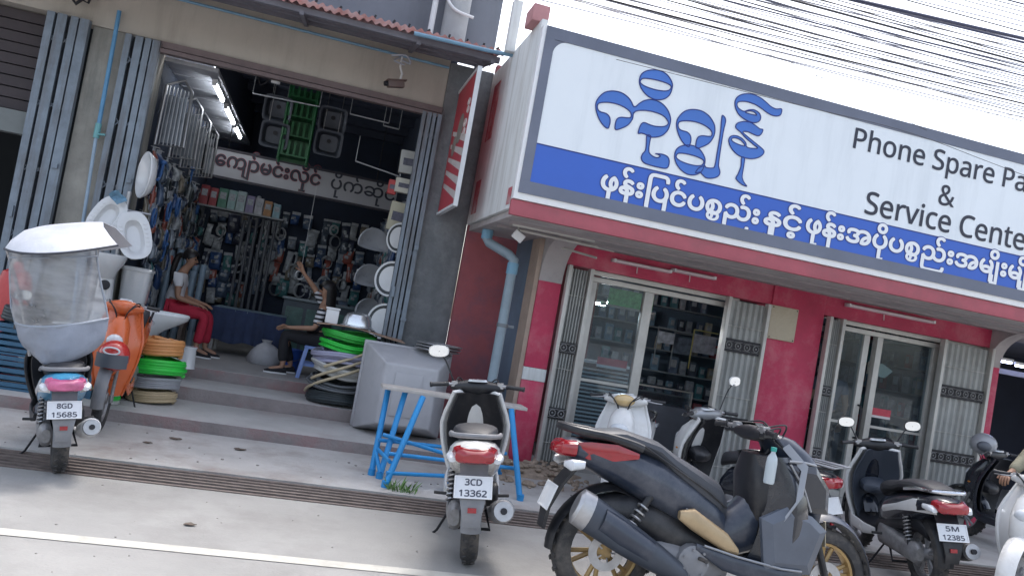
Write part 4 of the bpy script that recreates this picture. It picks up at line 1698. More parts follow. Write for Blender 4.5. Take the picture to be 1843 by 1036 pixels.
    m.loft([ring_y(-.20, .35, .985, .02, .02), ring_y(-.15, .36, .985, .045, .035), ring_y(-.06, .38, .985, .075, .055), ring_y(0, .385, .985, .085, .06), ring_y(.06, .38, .985, .075, .055), ring_y(.15, .36, .985, .045, .035), ring_y(.20, .35, .985, .02, .02)])
    hc = m.build('handlebar_cover', hb_mat, root, **L)
    m = MB()
    m.loft([ring_z(1.03, .335, 0, .045, .075), ring_z(1.045, .33, 0, .04, .065)])
    m.build('speedometer', clear_lens, hc, **L)
    grips(root, .345, .985, .335)
    if hb_lamp:
        m = MB()
        m.ellipsoid((.455, 0, .985), (.05, .10, .055), 18, 9)
        m.build('headlamp', mat('yellowed lamp lens', (.62, .45, .22), .15, coat=.6, var=.1, scale=20), hc, **L)
    for s, on in ((1, mirrors[0]), (-1, mirrors[1])):
        if on:
            mirror(root, (.35, s*.17, 1.0), (.31, s*.30, mirror_z), mt=mir_mat)
    if front_plate:
        plate(root, (.64, 0, .66), 1, tilt=.15, rows=rows)
    # suspension and stand
    spring(root, (-.62, .135, .33), (-.52, .125, .60))
    m = MB()
    m.tube([(-.18, .12, .24), (-.12, .22, .05), (-.1, .26, .012)], .009, 6)
    m.tube([(-.22, .10, .22), (-.34, .13, .13), (-.36, -.13, .13), (-.22, -.10, .22)], .011, 6)
    m.build('stand', black_iron, root, **L)
    m = MB()
    for s in (-1, 1):
        m.tube([(-.22, s*.17, .32), (-.20, s*.25, .32)], .011, 8)
    m.build('foot_peg', rubber, root, **L)
    return root


H = math.pi/2
# white scooter seen from behind at the kerb
scW = scooter('scooter', 'white scooter seen from behind with red tail lamp beside the blue legged table', 'scooter',
              (1.36, 5.57, 0), H-.20, lean=-.115, body=white_body, inner=blk_pl, rim=alloy, rows=('3CD', '13362'), mirrors=(1, 0), hb_mat=blk_pl, mir_mat=white_body, low=grey_pl, muffler=grey_pl, mirror_z=1.24)
# small scooter under a rain canopy at the left
scA = scooter('scooter', 'small scooter with sky blue tail and pink lamp under a grey and clear rain canopy', 'scooter',
              (-1.55, 6.52, 0), H+.30, lean=-.12, body=blue_body, panel=blue_body, accent=white_body, shield=blk_pl, inner=blk_pl, rows=('8GD', '15685'), mirrors=(1, 0), low=grey_pl, mirror_z=1.26, tail=mat('pink tail lens', (.55, .12, .25), .2, coat=.5, var=.3, scale=12), muffler=white_pl)
scA.scale = (.88, .88, .88)
# right-hand row
scG = scooter('scooter', 'dark scooter with slim white leg shield and white tail panel by the right shutter', 'scooter',
              (5.22, 6.06, 0), H-.26, lean=-.11, body=dark_body, inner=mat('slate inner shield', (.05, .06, .08), .5), accent=white_body, shield=white_body, rows=('5M', '12385'), mirrors=(1, 1), chrome_rail=True, mirror_z=1.18)
scE = scooter('scooter', 'white scooter with yellowed headlamp facing the road before the first glass door', 'scooter',
              (3.20, 7.25, 0), -H-.55, lean=.08, body=white_body, panel=white_body, inner=silver_body, mirrors=(0, 0), hb_mat=white_body, hb_lamp=True)
scF = scooter('scooter', 'dark scooter with white leg shield and one round white mirror before the red middle pillar', 'scooter',
              (3.86, 6.50, 0), H+.36, lean=-.08, body=dark_body, panel=white_body, mirrors=(0, 1), hb_mat=silver_body, accent=silver_body, shield=white_body, rack=True, mirror_z=1.30, mir_mat=white_body)
scI = scooter('scooter', 'white scooter with rounded white front pulling out at the right edge', 'scooter',
              (5.98, 5.30, 0), PI+.5, lean=.0, body=white_body, panel=white_body, inner=white_body, mirrors=(0, 0), rear_plate=False, hb_mat=white_body, fender=white_body)
scB = scooter('scooter', 'narrow orange scooter with round red lamp and grey mudguard behind the canopy scooter', 'scooter',
              (-1.52, 8.03, .06), -H+.06, lean=.0, body=orange_body, panel=orange_body, inner=orange_body, fender=grey_pl, mirrors=(0, 0), rear_plate=False, hb_mat=orange_body)
scB.rotation_euler[1] = .093
scB.scale = (.95, .78, 1.04)
scJ = scooter('scooter', 'dark scooter parked under the lit tubes in the right bay', 'scooter',
              (7.82, 7.22, 0), H+.3, lean=-.05, body=dark_body, mirrors=(0, 0))


# big maxi scooter in front
def maxi(name, label, loc, heading, lean):
    root = thing(name, label, 'scooter', loc, heading)
    root.rotation_euler = (lean, 0, heading)
    L = dict(local=True)
    rr = .30
    wheel(root, -.70, rr, rr, .14, gold, spokes=6)
    wheel(root, .70, rr, rr, .12, gold, spokes=6)
    m = MB()                                               # rear side body, rising to the tail
    m.loft([ring_x(-1.05, 0, .80, .04, .025), ring_x(-1.0, 0, .795, .10, .05), ring_x(-.88, 0, .775, .15, .075), ring_x(-.7, 0, .735, .175, .10), ring_x(-.45, 0, .67, .185, .12),
            ring_x(-.2, 0, .60, .18, .125), ring_x(0, 0, .55, .165, .115), ring_x(.12, 0, .52, .14, .09)])
    rb_ = m.build('rear_body', slate_body, root, **L)
    for s in (-1, 1):
        m = MB()
        m.sheet([[(x, s*(h+.005), z-dz), (x, s*(h+.012), z), (x, s*(h+.005), z+dz)] for x, z, h, dz in ((-.30, .59, .184, .004), (-.2, .555, .182, .03), (-.02, .505, .168, .035), (.12, .475, .14, .01))], .004*s)
        m.build('side_trim', silver_body, rb_, **L)
        m = MB()
        m.sheet([[(x, s*(h+.004), z-dz), (x, s*(h+.010), z), (x, s*(h+.004), z+dz)] for x, z, h, dz in ((-1.01, .80, .07, .02), (-.9, .80, .135, .045), (-.75, .79, .165, .04), (-.62, .775, .176, .012))], .004*s)
        m.build('tail_side_lamp', red_lens, rb_, **L)
    m = MB()
    m.loft([ring_x(-.95, 0, .875, .06, .015), ring_x(-.9, 0, .88, .12, .028), ring_x(-.7, 0, .865, .15, .042), ring_x(-.48, 0, .815, .16, .05), ring_x(-.38, 0, .765, .165, .06), ring_x(-.15, 0, .70, .165, .075),
            ring_x(.05, 0, .65, .145, .08), ring_x(.15, 0, .60, .10, .07), ring_x(.19, 0, .57, .05, .04)])
    st_ = m.build('seat', mat('grey seat vinyl', (.045, .05, .062), .5, var=.15, scale=6, bump=.1, bscale=120), root, **L)
    for s in (-1, 1):
        m = MB()
        m.tube([(-.92, s*.125, .872), (-.6, s*.158, .83), (-.4, s*.166, .76), (-.1, s*.168, .685), (.12, s*.13, .615)], .006, 6)
        m.build('seat_piping', blk_pl, st_, **L)
    m = MB()
    m.loft([ring_x(-1.085, 0, .785, .05, .02, p=3.5), ring_x(-1.05, 0, .79, .11, .04, p=3.5), ring_x(-.97, 0, .795, .13, .045, p=3.5)])
    m.build('tail_lamp', red_lens, root, **L)
    for s in (-1, 1):
        m = MB()
        m.loft([ring_x(-1.03, s*.12, .72, .02, .014), ring_x(-1.0, s*.15, .72, .05, .028), ring_x(-.93, s*.17, .73, .02, .02)])
        m.build('turn_signal', clear_lens, root, **L)
    m = MB()
    m.tube(smooth_path([(-.6, .175, .81), (-.85, .17, .885), (-1.0, .14, .90), (-1.06, 0, .905), (-1.0, -.14, .90), (-.85, -.17, .885), (-.6, -.175, .81)], 4), .017, 8, sq=1.3)
    m.build('grab_rail', blk_pl, root, **L)
    m = MB()                                               # under body and engine
    m.loft([ring_x(-.8, 0, .52, .06, .06), ring_x(-.6, 0, .52, .13, .09), ring_x(-.3, 0, .44, .16, .13), ring_x(0, 0, .38, .165, .12), ring_x(.2, 0, .36, .14, .08)])
    m.build('under_body', blk_pl, root, **L)
    m = MB()
    m.loft([ring_x(-.55, -.02, .33, .10, .06), ring_x(-.4, -.03, .33, .16, .10), ring_x(-.1, -.03, .32, .16, .11), ring_x(.05, 0, .30, .10, .08)])
    m.loft([ring_y(-.16, -.22, .33, .10, .10, p=2), ring_y(-.21, -.22, .33, .095, .095, p=2), ring_y(-.225, -.22, .33, .05, .05, p=2)])
    for k in range(7):
        m.tube([(-.22+.075*math.cos(k*.9), -.226, .33+.075*math.sin(k*.9)), (-.22+.075*math.cos(k*.9), -.236, .33+.075*math.sin(k*.9))], .008, 6)
    m.build('engine', grey_pl, root, **L)
    m = MB()                                               # muffler with bright tip
    m.tube(smooth_path([(.0, -.10, .25), (-.15, -.17, .2), (-.32, -.19, .21), (-.42, -.2, .25)], 5), .02, 8)
    d0, d1 = Vector((-.26, -.205, .245)), Vector((-.95, -.225, .545))
    d = d1-d0
    m.loft([[d0+d*t+Vector((math.sin(a)*.4*rv, math.cos(a)*rw, math.sin(a)*rv)) for a in [2*PI*k/18 for k in range(18)]] for t, rw, rv in ((0, .03, .03), (.08, .05, .055), (.3, .06, .075), (.55, .062, .085), (.9, .06, .085))])
    mf = m.build('muffler', mat('dark grey muffler', (.055, .065, .085), .4, metal=.3, var=.15, scale=6), root, **L)
    m = MB()
    m.loft([[d0+d*t+Vector((math.sin(a)*.4*rv, math.cos(a)*rw, math.sin(a)*rv)) for a in [2*PI*k/18 for k in range(18)]] for t, rw, rv in ((.9, .063, .088), (1.0, .060, .084), (1.02, .045, .06))])
    m.build('muffler_tip', steel, mf, **L)
    m = MB()
    m.loft([[d0+d*t+Vector((math.sin(a)*.4*rv, -.015+math.cos(a)*rw, .012+math.sin(a)*rv)) for a in [PI*.5+PI*k/10 for k in range(11)]] for t, rw, rv in ((.35, .06, .06), (.6, .062, .066), (.8, .06, .06))], cap=False, closed=False)
    m.build('heat_shield', slate_body, mf, **L)
    arc_strip(-.70, rr, rr+.04, 60, 185, .08, hw1=.07).build('rear_fender', blk_pl, root, **L)
    m = MB()
    m.loft([[Vector((x, -w, z)), Vector((x, w, z)), Vector((x-.018, w, z+.004)), Vector((x-.018, -w, z+.004))] for x, w, z in ((-.92, .09, .72), (-1.00, .085, .62), (-1.06, .08, .50), (-1.07, .06, .38))])
    m.build('plate_holder', blk_pl, root, **L)
    plate(root, (-1.065, 0, .55), -1, tilt=.35)
    # centre tunnel, foot trough, bright trims
    m = MB()
    m.loft([ring_x(.10, 0, .45, .10, .10), ring_x(.2, 0, .47, .11, .12), ring_x(.32, 0, .50, .12, .14), ring_x(.42, 0, .56, .13, .17)])
    m.build('centre_tunnel', slate_body, root, **L)
    for s in (-1, 1):
        m = MB()
        m.loft([ring_x(-.34, s*.195, .56, .02, .02), ring_x(-.26, s*.205, .55, .03, .05), ring_x(-.04, s*.205, .46, .035, .05), ring_x(.04, s*.20, .42, .02, .02)])
        m.build('foot_panel', mat('worn gold panel', (.40, .30, .18), .4, metal=.4, var=.2, scale=5), root, **L)
        m = MB()
        m.loft([ring_x(-.22, s*.21, .42, .01, .02), ring_x(-.05, s*.225, .36, .02, .05), ring_x(.3, s*.23, .30, .02, .06), ring_x(.46, s*.2, .32, .012, .05)])
        fp = m.build('floor_skirt', slate_body, root, **L)
        m = MB()
        m.tube([(-.18, s*.232, .435), (.02, s*.246, .40), (.30, s*.250, .365), (.44, s*.23, .36)], .007, 6)
        m.build('skirt_trim', silver_body, fp, **L)
    # front fairing: two side shields and a nose
    for s in (-1, 1):
        m = MB()
        grid = []
        for k in range(9):
            t = k/8
            z = .30+.58*t
            row = []
            for (u, yy) in ((0, .13), (.25, .20), (.5, .225), (.75, .20), (1, .12)):
                xa_ = .36+.10*math.sin(t*PI*.8)-.05*t
                xb_ = .66+.10*math.sin(min(1, t*1.3)*PI*.6)-.18*t**2
                row.append((xa_+(xb_-xa_)*u, s*yy*(.85+.25*math.sin(t*PI)), z+.06*u*(1-t)))
            grid.append(row)
        m.sheet(grid, .01*s)
        m.build('front_fairing', dark_body, root, **L)
        m = MB()
        m.sheet([[(x, s*y, z), (x+.03, s*(y+.012), z+.03)] for x, y, z in ((.46, .242, .55), (.55, .255, .68), (.58, .215, .82), (.50, .13, .93))], .006*s)
        m.build('fairing_edge', silver_body, root, **L)
    m = MB()
    m.loft([ring_z(.48, .80, 0, .03, .05), ring_z(.56, .80, 0, .07, .11), ring_z(.68, .76, 0, .12, .17), ring_z(.80, .68, 0, .14, .185), ring_z(.9, .60, 0, .13, .16), ring_z(.98, .52, 0, .09, .12), ring_z(1.0, .49, 0, .05, .09)])
    ns = m.build('front_nose', slate_body, root, **L)
    for s in (-1, 1):
        m = MB()
        m.ellipsoid((.80, s*.085, .70), (.07, .07, .035), 14, 7, Matrix.Rotation(s*-.45, 3, 'Z') @ Matrix.Rotation(.5, 3, 'Y'))
        m.build('headlamp', clear_lens, ns, **L)
    plate(root, (.93, 0, .545), 1, w=.20, h=.12, tilt=.25, face=mat('yellowed plate', (.45, .40, .30), .5, var=.15, scale=15))
    m = MB()
    m.loft([ring_z(.50, .45, 0, .06, .10), ring_z(.62, .44, 0, .08, .16), ring_z(.76, .42, 0, .08, .17), ring_z(.88, .42, 0, .06, .12)])
    m.build('inner_shield', blk_pl, root, **L)
    m = MB()
    grid = []
    for k in range(6):
        t = k/5
        grid.append([(.60-.16*t-.10*abs(u)**2, u*(.14-.05*t), .93+.13*t) for u in (-1, -.6, -.2, .2, .6, 1)])
    m.sheet(grid, .004)
    m.build('windscreen', glass('smoked screen', (.12, .13, .15), .08), root, **L)
    # steering
    m = MB()
    for s in (-1, 1):
        m.tube([(.70, s*.085, rr), (.50, s*.08, .72)], [.02, .024], 10)
    m.build('fork', blk_pl, root, **L)
    arc_strip(.70, rr, rr+.035, 5, 150, .075, hw1=.085).build('front_fender', slate_body, root, **L)
    m = MB()
    m.loft([ring_y(-.16, .36, 1.0, .03, .025), ring_y(-.06, .38, 1.0, .06, .045), ring_y(.06, .38, 1.0, .06, .045), ring_y(.16, .36, 1.0, .03, .025)])
    hc = m.build('handlebar_cover', blk_pl, root, **L)
    grips(root, .36, 1.01, .37)
    m = MB()
    for s in (-1, 1):
        m.box((.37, s*.18, 1.015), (.06, .06, .05))
    m.build('switch_box', blk_pl, hc, **L)
    spring(root, (-.68, -.15, .36), (-.5, -.14, .62), r=.03)
    spring(root, (-.68, .15, .36), (-.5, .14, .62), r=.03)
    m = MB()
    m.tube([(-.15, .14, .22), (-.08, .26, .04), (-.05, .30, .012)], .011, 6)
    m.build('stand', black_iron, root, **L)
    m = MB()
    for s in (-1, 1):
        m.tube([(-.2, s*.2, .36), (-.18, s*.29, .36)], .012, 8)
    m.build('foot_peg', rubber, root, **L)

    for s in (-1, 1):                                      # angular side panels of the nose
        for nm, mt_, pts_, y0_, y1_ in (('lower_fairing', mat('matt grey fairing', (.085, .10, .13), .4, var=.15, scale=5, coat=.2), ((.14, .63), (.30, .715), (.48, .675), (.60, .60), (.51, .34), (.20, .34)), .245, .17),
                                        ('upper_fairing', dark_body, ((.29, .965), (.49, .96), (.61, .84), (.625, .69), (.49, .69), (.33, .73)), .215, .13)):
            ctr = (sum(p[0] for p in pts_)/len(pts_), sum(p[1] for p in pts_)/len(pts_))

            def yy_(x):
                t = max(0, min(1, (x-.1)/.55))
                return s*(y0_ + (y1_-y0_)*t*t)
            m = MB()
            n_ = len(pts_)
            out_ = [Vector((x, yy_(x), z)) for x, z in pts_]
            mid_ = [Vector((ctr[0]+(x-ctr[0])*.72, yy_(ctr[0]+(x-ctr[0])*.72)+s*.022, ctr[1]+(z-ctr[1])*.72)) for x, z in pts_]
            inn_ = [p-Vector((0, s*.03, 0)) for p in out_]
            m.add(out_+mid_+inn_, [(i, (i+1) % n_, n_+(i+1) % n_, n_+i) for i in range(n_)] + [tuple(range(n_, 2*n_))] + [(i, (i+1) % n_, 2*n_+(i+1) % n_, 2*n_+i) for i in range(n_)] + [tuple(range(2*n_, 3*n_))])
            m.build('new_'+nm, mt_, root, smooth=20, **L)
        m = MB()
        m.tube([(.28, s*.222, .972), (.38, s*.205, .978), (.49, s*.165, .968)], .008, 6)
        m.tube([(.29, s*.228, .955), (.40, s*.215, .83), (.47, s*.205, .70)], .006, 6)
        m.build('new_fairing_line', silver_body, root, **L)
    XM = ((-2, -2), (-.3, -.3), (0, -.10), (.19, .02), (.36, .12), (.5, .28), (.66, .46), (.82, .58), (.95, .66), (2, 1.7))

    def mapx(x):
        for (a, b), (c, d) in zip(XM, XM[1:]):
            if a <= x <= c:
                return b+(d-b)*(x-a)/(c-a)
        return x
    KEEP = ('front_fender', 'fork', 'rear_fender', 'floor_skirt', 'skirt_trim', 'foot_panel', 'engine', 'muffler', 'heat_shield', 'stand', 'foot_peg', 'new_')

    def lift(o):                                            # tall tail and bars
        if not o.name.startswith('wheel'):
            if o.type == 'MESH' and not o.name.startswith('new_'):
                for v in o.data.vertices:
                    t = max(0, min(1, (v.co.z-.42)/.45))
                    k = .6 + .4*min(1, abs(v.co.x+.05)/.6)
                    v.co.z += (.11 if v.co.x > -.6 else .11-.05*min(1, (-.6-v.co.x)/.3))*t*t*(3-2*t)*k
                    if not o.name.startswith(KEEP):
                        v.co.x = mapx(v.co.x)
            for c in o.children:
                lift(c)
    lift(root)
    for o in list(root.children):
        if o.name.startswith('new_'):
            o.name = o.name[4:]
    return root


mx = maxi('maxi_scooter', 'large dark slate maxi scooter with gold rims and silver tipped muffler nearest the camera', (2.58, 4.40, 0), -.055, -.06)
# ------------------------------------------------------------------ people
skin_m = mat('skin', (.36, .20, .13), .55, var=.06, scale=8)
hair_m = mat('black hair', (.012, .010, .011), .45, var=.3, scale=40)
eye_m = mat('eye', (.03, .025, .025), .2)
lip_m = mat('lips', (.30, .09, .08), .5)


def frame(a, b, side):
    d = (b-a).normalized()
    s = (side - d*side.dot(d)).normalized()
    return d, s, d.cross(s)


def hand_chain(J, E, Rr, wrist, dirv, palm_n, length=.175, curl=.5, thumb_side=1, spread=1.0):
    """palm with four fingers and a thumb added to a skeleton; returns nothing, appends"""
    d = dirv.normalized()
    n = (palm_n - d*palm_n.dot(d)).normalized()
    w = d.cross(n)*thumb_side
    base = len(J)
    J.append(wrist + d*.045)
    Rr.append((.030, .018))
    E.append((HAND_ROOT[0], base))
    for i, (off, ln) in enumerate(((.030, .066), (.010, .075), (-.011, .070), (-.030, .055))):
        k = len(J)
        p = wrist + d*.085 + w*off*spread
        J.append(p)
        Rr.append(.0105)
        E.append((base, k))
        q = d
        for seg in range(3):
            ang = curl*(.5+seg*.45)
            q = (d*math.cos(ang) + n*math.sin(ang))
            p = p + q*ln*(.42, .33, .25)[seg]
            J.append(p)
            Rr.append(.0088-.001*seg)
            E.append((k, len(J)-1))
            k = len(J)-1
    k = len(J)
    p = wrist + d*.035 + w*.035
    J.append(p)
    Rr.append(.013)
    E.append((base, k))
    for seg in range(2):
        p = p + (d*.75 + w*(.6-.3*seg) + n*.35*(seg+.5)).normalized()*.034
        J.append(p)
        Rr.append(.0105-.0015*seg)
        E.append((len(J)-2, len(J)-1))


HAND_ROOT = [0]


def person(label, P, loc, clothes, face_dir, hair='short', hands=('L', 'R'), sc=1.0, curl=.5, palm=None, legs=True):
    """P: dictionary of joints in world space. One continuous body, clothing and hair as children."""
    root = thing('person', label, 'person', loc)
    V = {k: Vector(v) for k, v in P.items()}
    J, E, Rr, ix = [], [], [], {}

    def add(n, r, parent=None, p=None):
        ix[n] = len(J)
        J.append(V[n] if p is None else p)
        Rr.append(r if isinstance(r, tuple) else r*sc)
        if parent:
            E.append((ix[parent], ix[n]))
    add('pelvis', .115)
    add('waist', .10, 'pelvis')
    add('chest', .115, 'waist')
    add('neckbase', .062, 'chest')
    add('neck', .047, 'neckbase')
    add('jaw', .058, 'neck', V['head']-Vector((0, 0, .055))+face_dir*.018)
    add('head', .082, 'jaw')
    add('crown', .062, 'head', V['head']+Vector((0, 0, .075))-face_dir*.012)
    for s in ('L', 'R'):
        if 'sh'+s in V:
            add('sh'+s, .052, 'chest')
            add('el'+s, .038, 'sh'+s)
            mid = V['el'+s]*.65+V['wr'+s]*.35
            add('fa'+s, .035, 'el'+s, mid)
            add('wr'+s, .024, 'fa'+s)
            HAND_ROOT[0] = ix['wr'+s]
            dv = (V['wr'+s]-V['el'+s]).normalized()
            if 'ha'+s in V:
                dv = (V['ha'+s]-V['wr'+s]).normalized()
            pn = palm or (Vector((0, 0, -1)) if abs(dv.z) < .8 else face_dir)
            hand_chain(J, E, Rr, V['wr'+s], dv, pn, curl=curl if isinstance(curl, float) else curl[s], thumb_side=1 if s == 'L' else -1)
    if legs:
        for s in ('L', 'R'):
            add('hip'+s, .082, 'pelvis')
            add('kn'+s, .056, 'hip'+s)
            cal = V['kn'+s]*.66+V['an'+s]*.34 - face_dir*.02
            add('ca'+s, .052, 'kn'+s, cal)
            add('an'+s, .034, 'ca'+s)
            add('to'+s, .030, 'an'+s)
    body = skin_mesh('body', J, E, Rr, skin_m, root)
    # face
    h = V['head']
    side = Vector((0, 0, 1)).cross(face_dir).normalized()
    up = Vector((0, 0, 1))
    m = MB()
    for s in (-1, 1):
        m.ellipsoid(h+face_dir*.074+side*s*.031+up*.006, (.012, .012, .008), 8, 5)
    m.build('eyes', eye_m, body)
    m = MB()
    c = h+face_dir*.088-up*.02
    m.loft([[h+face_dir*.080+up*.012+side*k*.006 for k in (-1, 0, 1)]+[h+face_dir*.07+up*.012], [c+face_dir*.012+side*k*.014 for k in (-1, 0, 1)]+[c-face_dir*.02], [c-up*.014+side*k*.012 for k in (-1, 0, 1)]+[c-face_dir*.02-up*.01]])
    for s in (-1, 1):
        m.ellipsoid(h+side*s*.083-face_dir*.005-up*.004, (.014, .014, .030), 8, 6)
    m.build('nose_and_ears', skin_m, body)
    m = MB()
    m.ellipsoid(h+face_dir*.078-up*.058, (.020, .020, .007), 10, 5)
    m.build('mouth', lip_m, body)
    # hair: a cap over crown and back
    m = MB()
    rows = []
    for i in range(9):
        th = PI*.62*i/8
        row = []
        for k in range(20):
            a = 2*PI*k/20
            fr = math.cos(a)                                   # +1 towards the face
            t2 = th*(1 - .42*max(0, fr))
            r = .106*(1+.03*math.sin(7*a+i))
            row.append(h+up*.018 + up*math.cos(t2)*r*1.02 + (face_dir*math.cos(a)*1.04+side*math.sin(a)*.92)*math.sin(t2)*r)
        rows.append(row)
    vs = rows
    mm = MB()
    mm.loft(vs, cap=False)
    hr = mm.build('hair', hair_m, root, smooth=60)
    if hair == 'ponytail':
        mm = MB()
        b = h-face_dir*.10+up*.02
        mm.tube(smooth_path([b, b-face_dir*.06-up*.03, b-face_dir*.09-up*.15, b-face_dir*.10-up*.30, b-face_dir*.08-up*.40], 4), [.03+.018*math.sin(PI*k/16) - .02*(k/16) for k in range(17)], 10)
        mm.build('ponytail', hair_m, hr)
    elif hair == 'long':
        mm = MB()
        rows = []
        for i in range(7):
            t = i/6
            row = []
            for k in range(11):
                a = PI*.42 + PI*1.16*k/10
                r = .108-.01*t
                row.append(h+up*(.02-.30*t) + (face_dir*math.cos(a)*(1.0+.1*t)+side*math.sin(a)*.95)*r - face_dir*.03*t)
            rows.append(row)
        mm.sheet(rows, .012)
        mm.build('hair_length', hair_m, hr)
    # clothes
    for (nm, kind, m_) in clothes:
        if kind in ('tee', 'vest'):
            jj = [V['pelvis']+Vector((0, 0, .0)), V['waist'], V['chest'], V['neckbase']-Vector((0, 0, .02))]
            rr_ = [.138, .126, .136, .075]
            ee = [(0, 1), (1, 2), (2, 3)]
            for s in ('L', 'R'):
                k = len(jj)
                jj.append(V['sh'+s])
                rr_.append(.068)
                ee.append((2, k))
                if kind == 'tee':
                    jj.append(V['sh'+s]*.42+V['el'+s]*.58)
                    rr_.append(.058)
                    ee.append((k, k+1))
            skin_mesh(nm, jj, ee, [r*sc for r in rr_], m_, root)
        elif kind == 'sleeves':
            for s in ('L', 'R'):
                skin_mesh(nm, [V['sh'+s], V['sh'+s]*.4+V['el'+s]*.6, V['el'+s]*.9+V['sh'+s]*.1], [(0, 1), (1, 2)], [.062*sc, .056*sc, .05*sc], m_, root)
        elif kind == 'jacket':
            jj = [V['pelvis'], V['waist'], V['chest'], V['neckbase']]
            rr_ = [.145, .135, .145, .085]
            ee = [(0, 1), (1, 2), (2, 3)]
            for s in ('L', 'R'):
                k = len(jj)
                jj += [V['sh'+s], V['el'+s], V['wr'+s]*.88+V['el'+s]*.12]
                rr_ += [.075, .058, .045]
                ee += [(2, k), (k, k+1), (k+1, k+2)]
            skin_mesh(nm, jj, ee, [r*sc for r in rr_], m_, root)
        elif kind == 'trousers':
            jj = [V['pelvis']]
            rr_ = [.135]
            ee = []
            for s in ('L', 'R'):
                k = len(jj)
                jj += [V['hip'+s], V['kn'+s], V['kn'+s]*.45+V['an'+s]*.55, V['an'+s]*.86+V['kn'+s]*.14]
                rr_ += [.098, .076, .066, .062]
                ee += [(0, k), (k, k+1), (k+1, k+2), (k+2, k+3)]
            skin_mesh(nm, jj, ee, [r*sc for r in rr_], m_, root)
        elif kind == 'shoes':
            for s in ('L', 'R'):
                a, t = V['an'+s], V['to'+s]
                d = (t-a)
                d.z = 0
                d.normalize()
                w = Vector((0, 0, 1)).cross(d)
                zf = min(a.z, t.z)-.035
                mm = MB()
                rings = []
                for f, hw, zt in ((-.06, .028, .055), (-.04, .036, .085), (.03, .040, .085), (.10, .044, .060), (.17, .040, .045), (.205, .022, .03)):
                    c = Vector((a.x, a.y, zf)) + d*f
                    rings.append([c+w*hw*math.cos(q)+Vector((0, 0, max(0, zt*(.5+.5*math.sin(q))))) for q in [2*PI*k/12 for k in range(12)]])
                mm.loft(rings)
                sh = mm.build(nm, m_, root)
                mm = MB()
                c0 = Vector((a.x, a.y, zf))
                out = [c0+d*f+w*hw for f, hw in ((-.065, .025), (-.04, .04), (.05, .043), (.12, .047), (.18, .043), (.21, .02))]
                out += [c0+d*f-w*hw for f, hw in ((.21, .02), (.18, .043), (.12, .047), (.05, .043), (-.04, .04), (-.065, .025))]
                mm.prism([p-Vector((0, 0, .004)) for p in out], (0, 0, .018))
                mm.build('sole', white_pl, sh)
    return root


FX = Vector((1, 0, 0))
zf = .38
red_cloth = mat('red trousers cloth', (.45, .02, .05), .8, var=.12, scale=8, bump=.8, bscale=16)
white_cloth = mat('white shirt cloth', (.66, .66, .68), .8, var=.05, scale=8, bump=.8, bscale=14)
blk_cloth = mat('black cloth', (.016, .016, .02), .85, var=.2, scale=8)
fd = Vector((.94, -.25, -.1)).normalized()
w0 = Vector((-1.62, 11.0, .94))
person('seated woman in white shirt and red trousers with a long ponytail inside the hardware shop', dict(
    pelvis=w0, waist=w0+Vector((.0, 0, .17)), chest=w0+Vector((.03, 0, .36)), neckbase=w0+Vector((.05, 0, .47)), neck=w0+Vector((.08, 0, .53)), head=w0+Vector((.11, -.01, .64)),
    shL=w0+Vector((.03, .17, .41)), elL=w0+Vector((.10, .22, .14)), wrL=w0+Vector((.33, .12, .10)),
    shR=w0+Vector((.03, -.17, .41)), elR=w0+Vector((.07, -.22, .14)), wrR=w0+Vector((.30, -.14, .09)),
    hipL=w0+Vector((.04, .09, -.02)), knL=w0+Vector((.44, .12, -.03)), anL=w0+Vector((.46, .10, -.46)), toL=w0+Vector((.62, .08, -.52)),
    hipR=w0+Vector((.04, -.09, -.02)), knR=w0+Vector((.42, -.10, -.03)), anR=w0+Vector((.38, -.12, -.46)), toR=w0+Vector((.54, -.16, -.52))),
    (w0.x, w0.y, zf), [('shirt', 'tee', white_cloth), ('trousers', 'trousers', red_cloth), ('shoe', 'shoes', blk_cloth)], fd, 'ponytail', palm=Vector((0, 0, -1)))
m = MB()
m.bx(-1.86, -1.42, 10.8, 11.2, .72, .80)
st1 = m.build('seat', mat('dark bench wood', (.08, .06, .05), .7, var=.2, scale=6), bevel=.01)
for xx in (-1.83, -1.45):
    for yy in (10.83, 11.17):
        b = MB()
        b.bx(xx-.02, xx+.02, yy-.02, yy+.02, .38, .719)
        b.build('leg', mat('dark bench wood', (.08, .06, .05)), st1)
st1.name = 'bench'
tag(st1, 'dark wooden bench under the seated woman', 'bench')

p0 = Vector((.24, 10.55, .86))
fd2 = Vector((-.96, -.2, -.12)).normalized()
stripe_cloth = mat('striped sleeve cloth', (.6, .6, .6), .8)
_n = stripe_cloth.node_tree
_tc = _n.nodes.new('ShaderNodeTexCoord')
_wv = _n.nodes.new('ShaderNodeTexWave')
_wv.bands_direction = 'Z'
_wv.inputs['Scale'].default_value = 5.5
_rp = _n.nodes.new('ShaderNodeValToRGB')
_rp.color_ramp.interpolation = 'CONSTANT'
_rp.color_ramp.elements[0].color = (.02, .02, .025, 1)
_rp.color_ramp.elements[1].position = .45
_rp.color_ramp.elements[1].color = (.62, .62, .64, 1)
_n.links.new(_tc.outputs['Object'], _wv.inputs['Vector'])
_n.links.new(_wv.outputs['Fac'], _rp.inputs['Fac'])
_n.links.new(_rp.outputs['Color'], _n.nodes['Principled BSDF'].inputs['Base Color'])
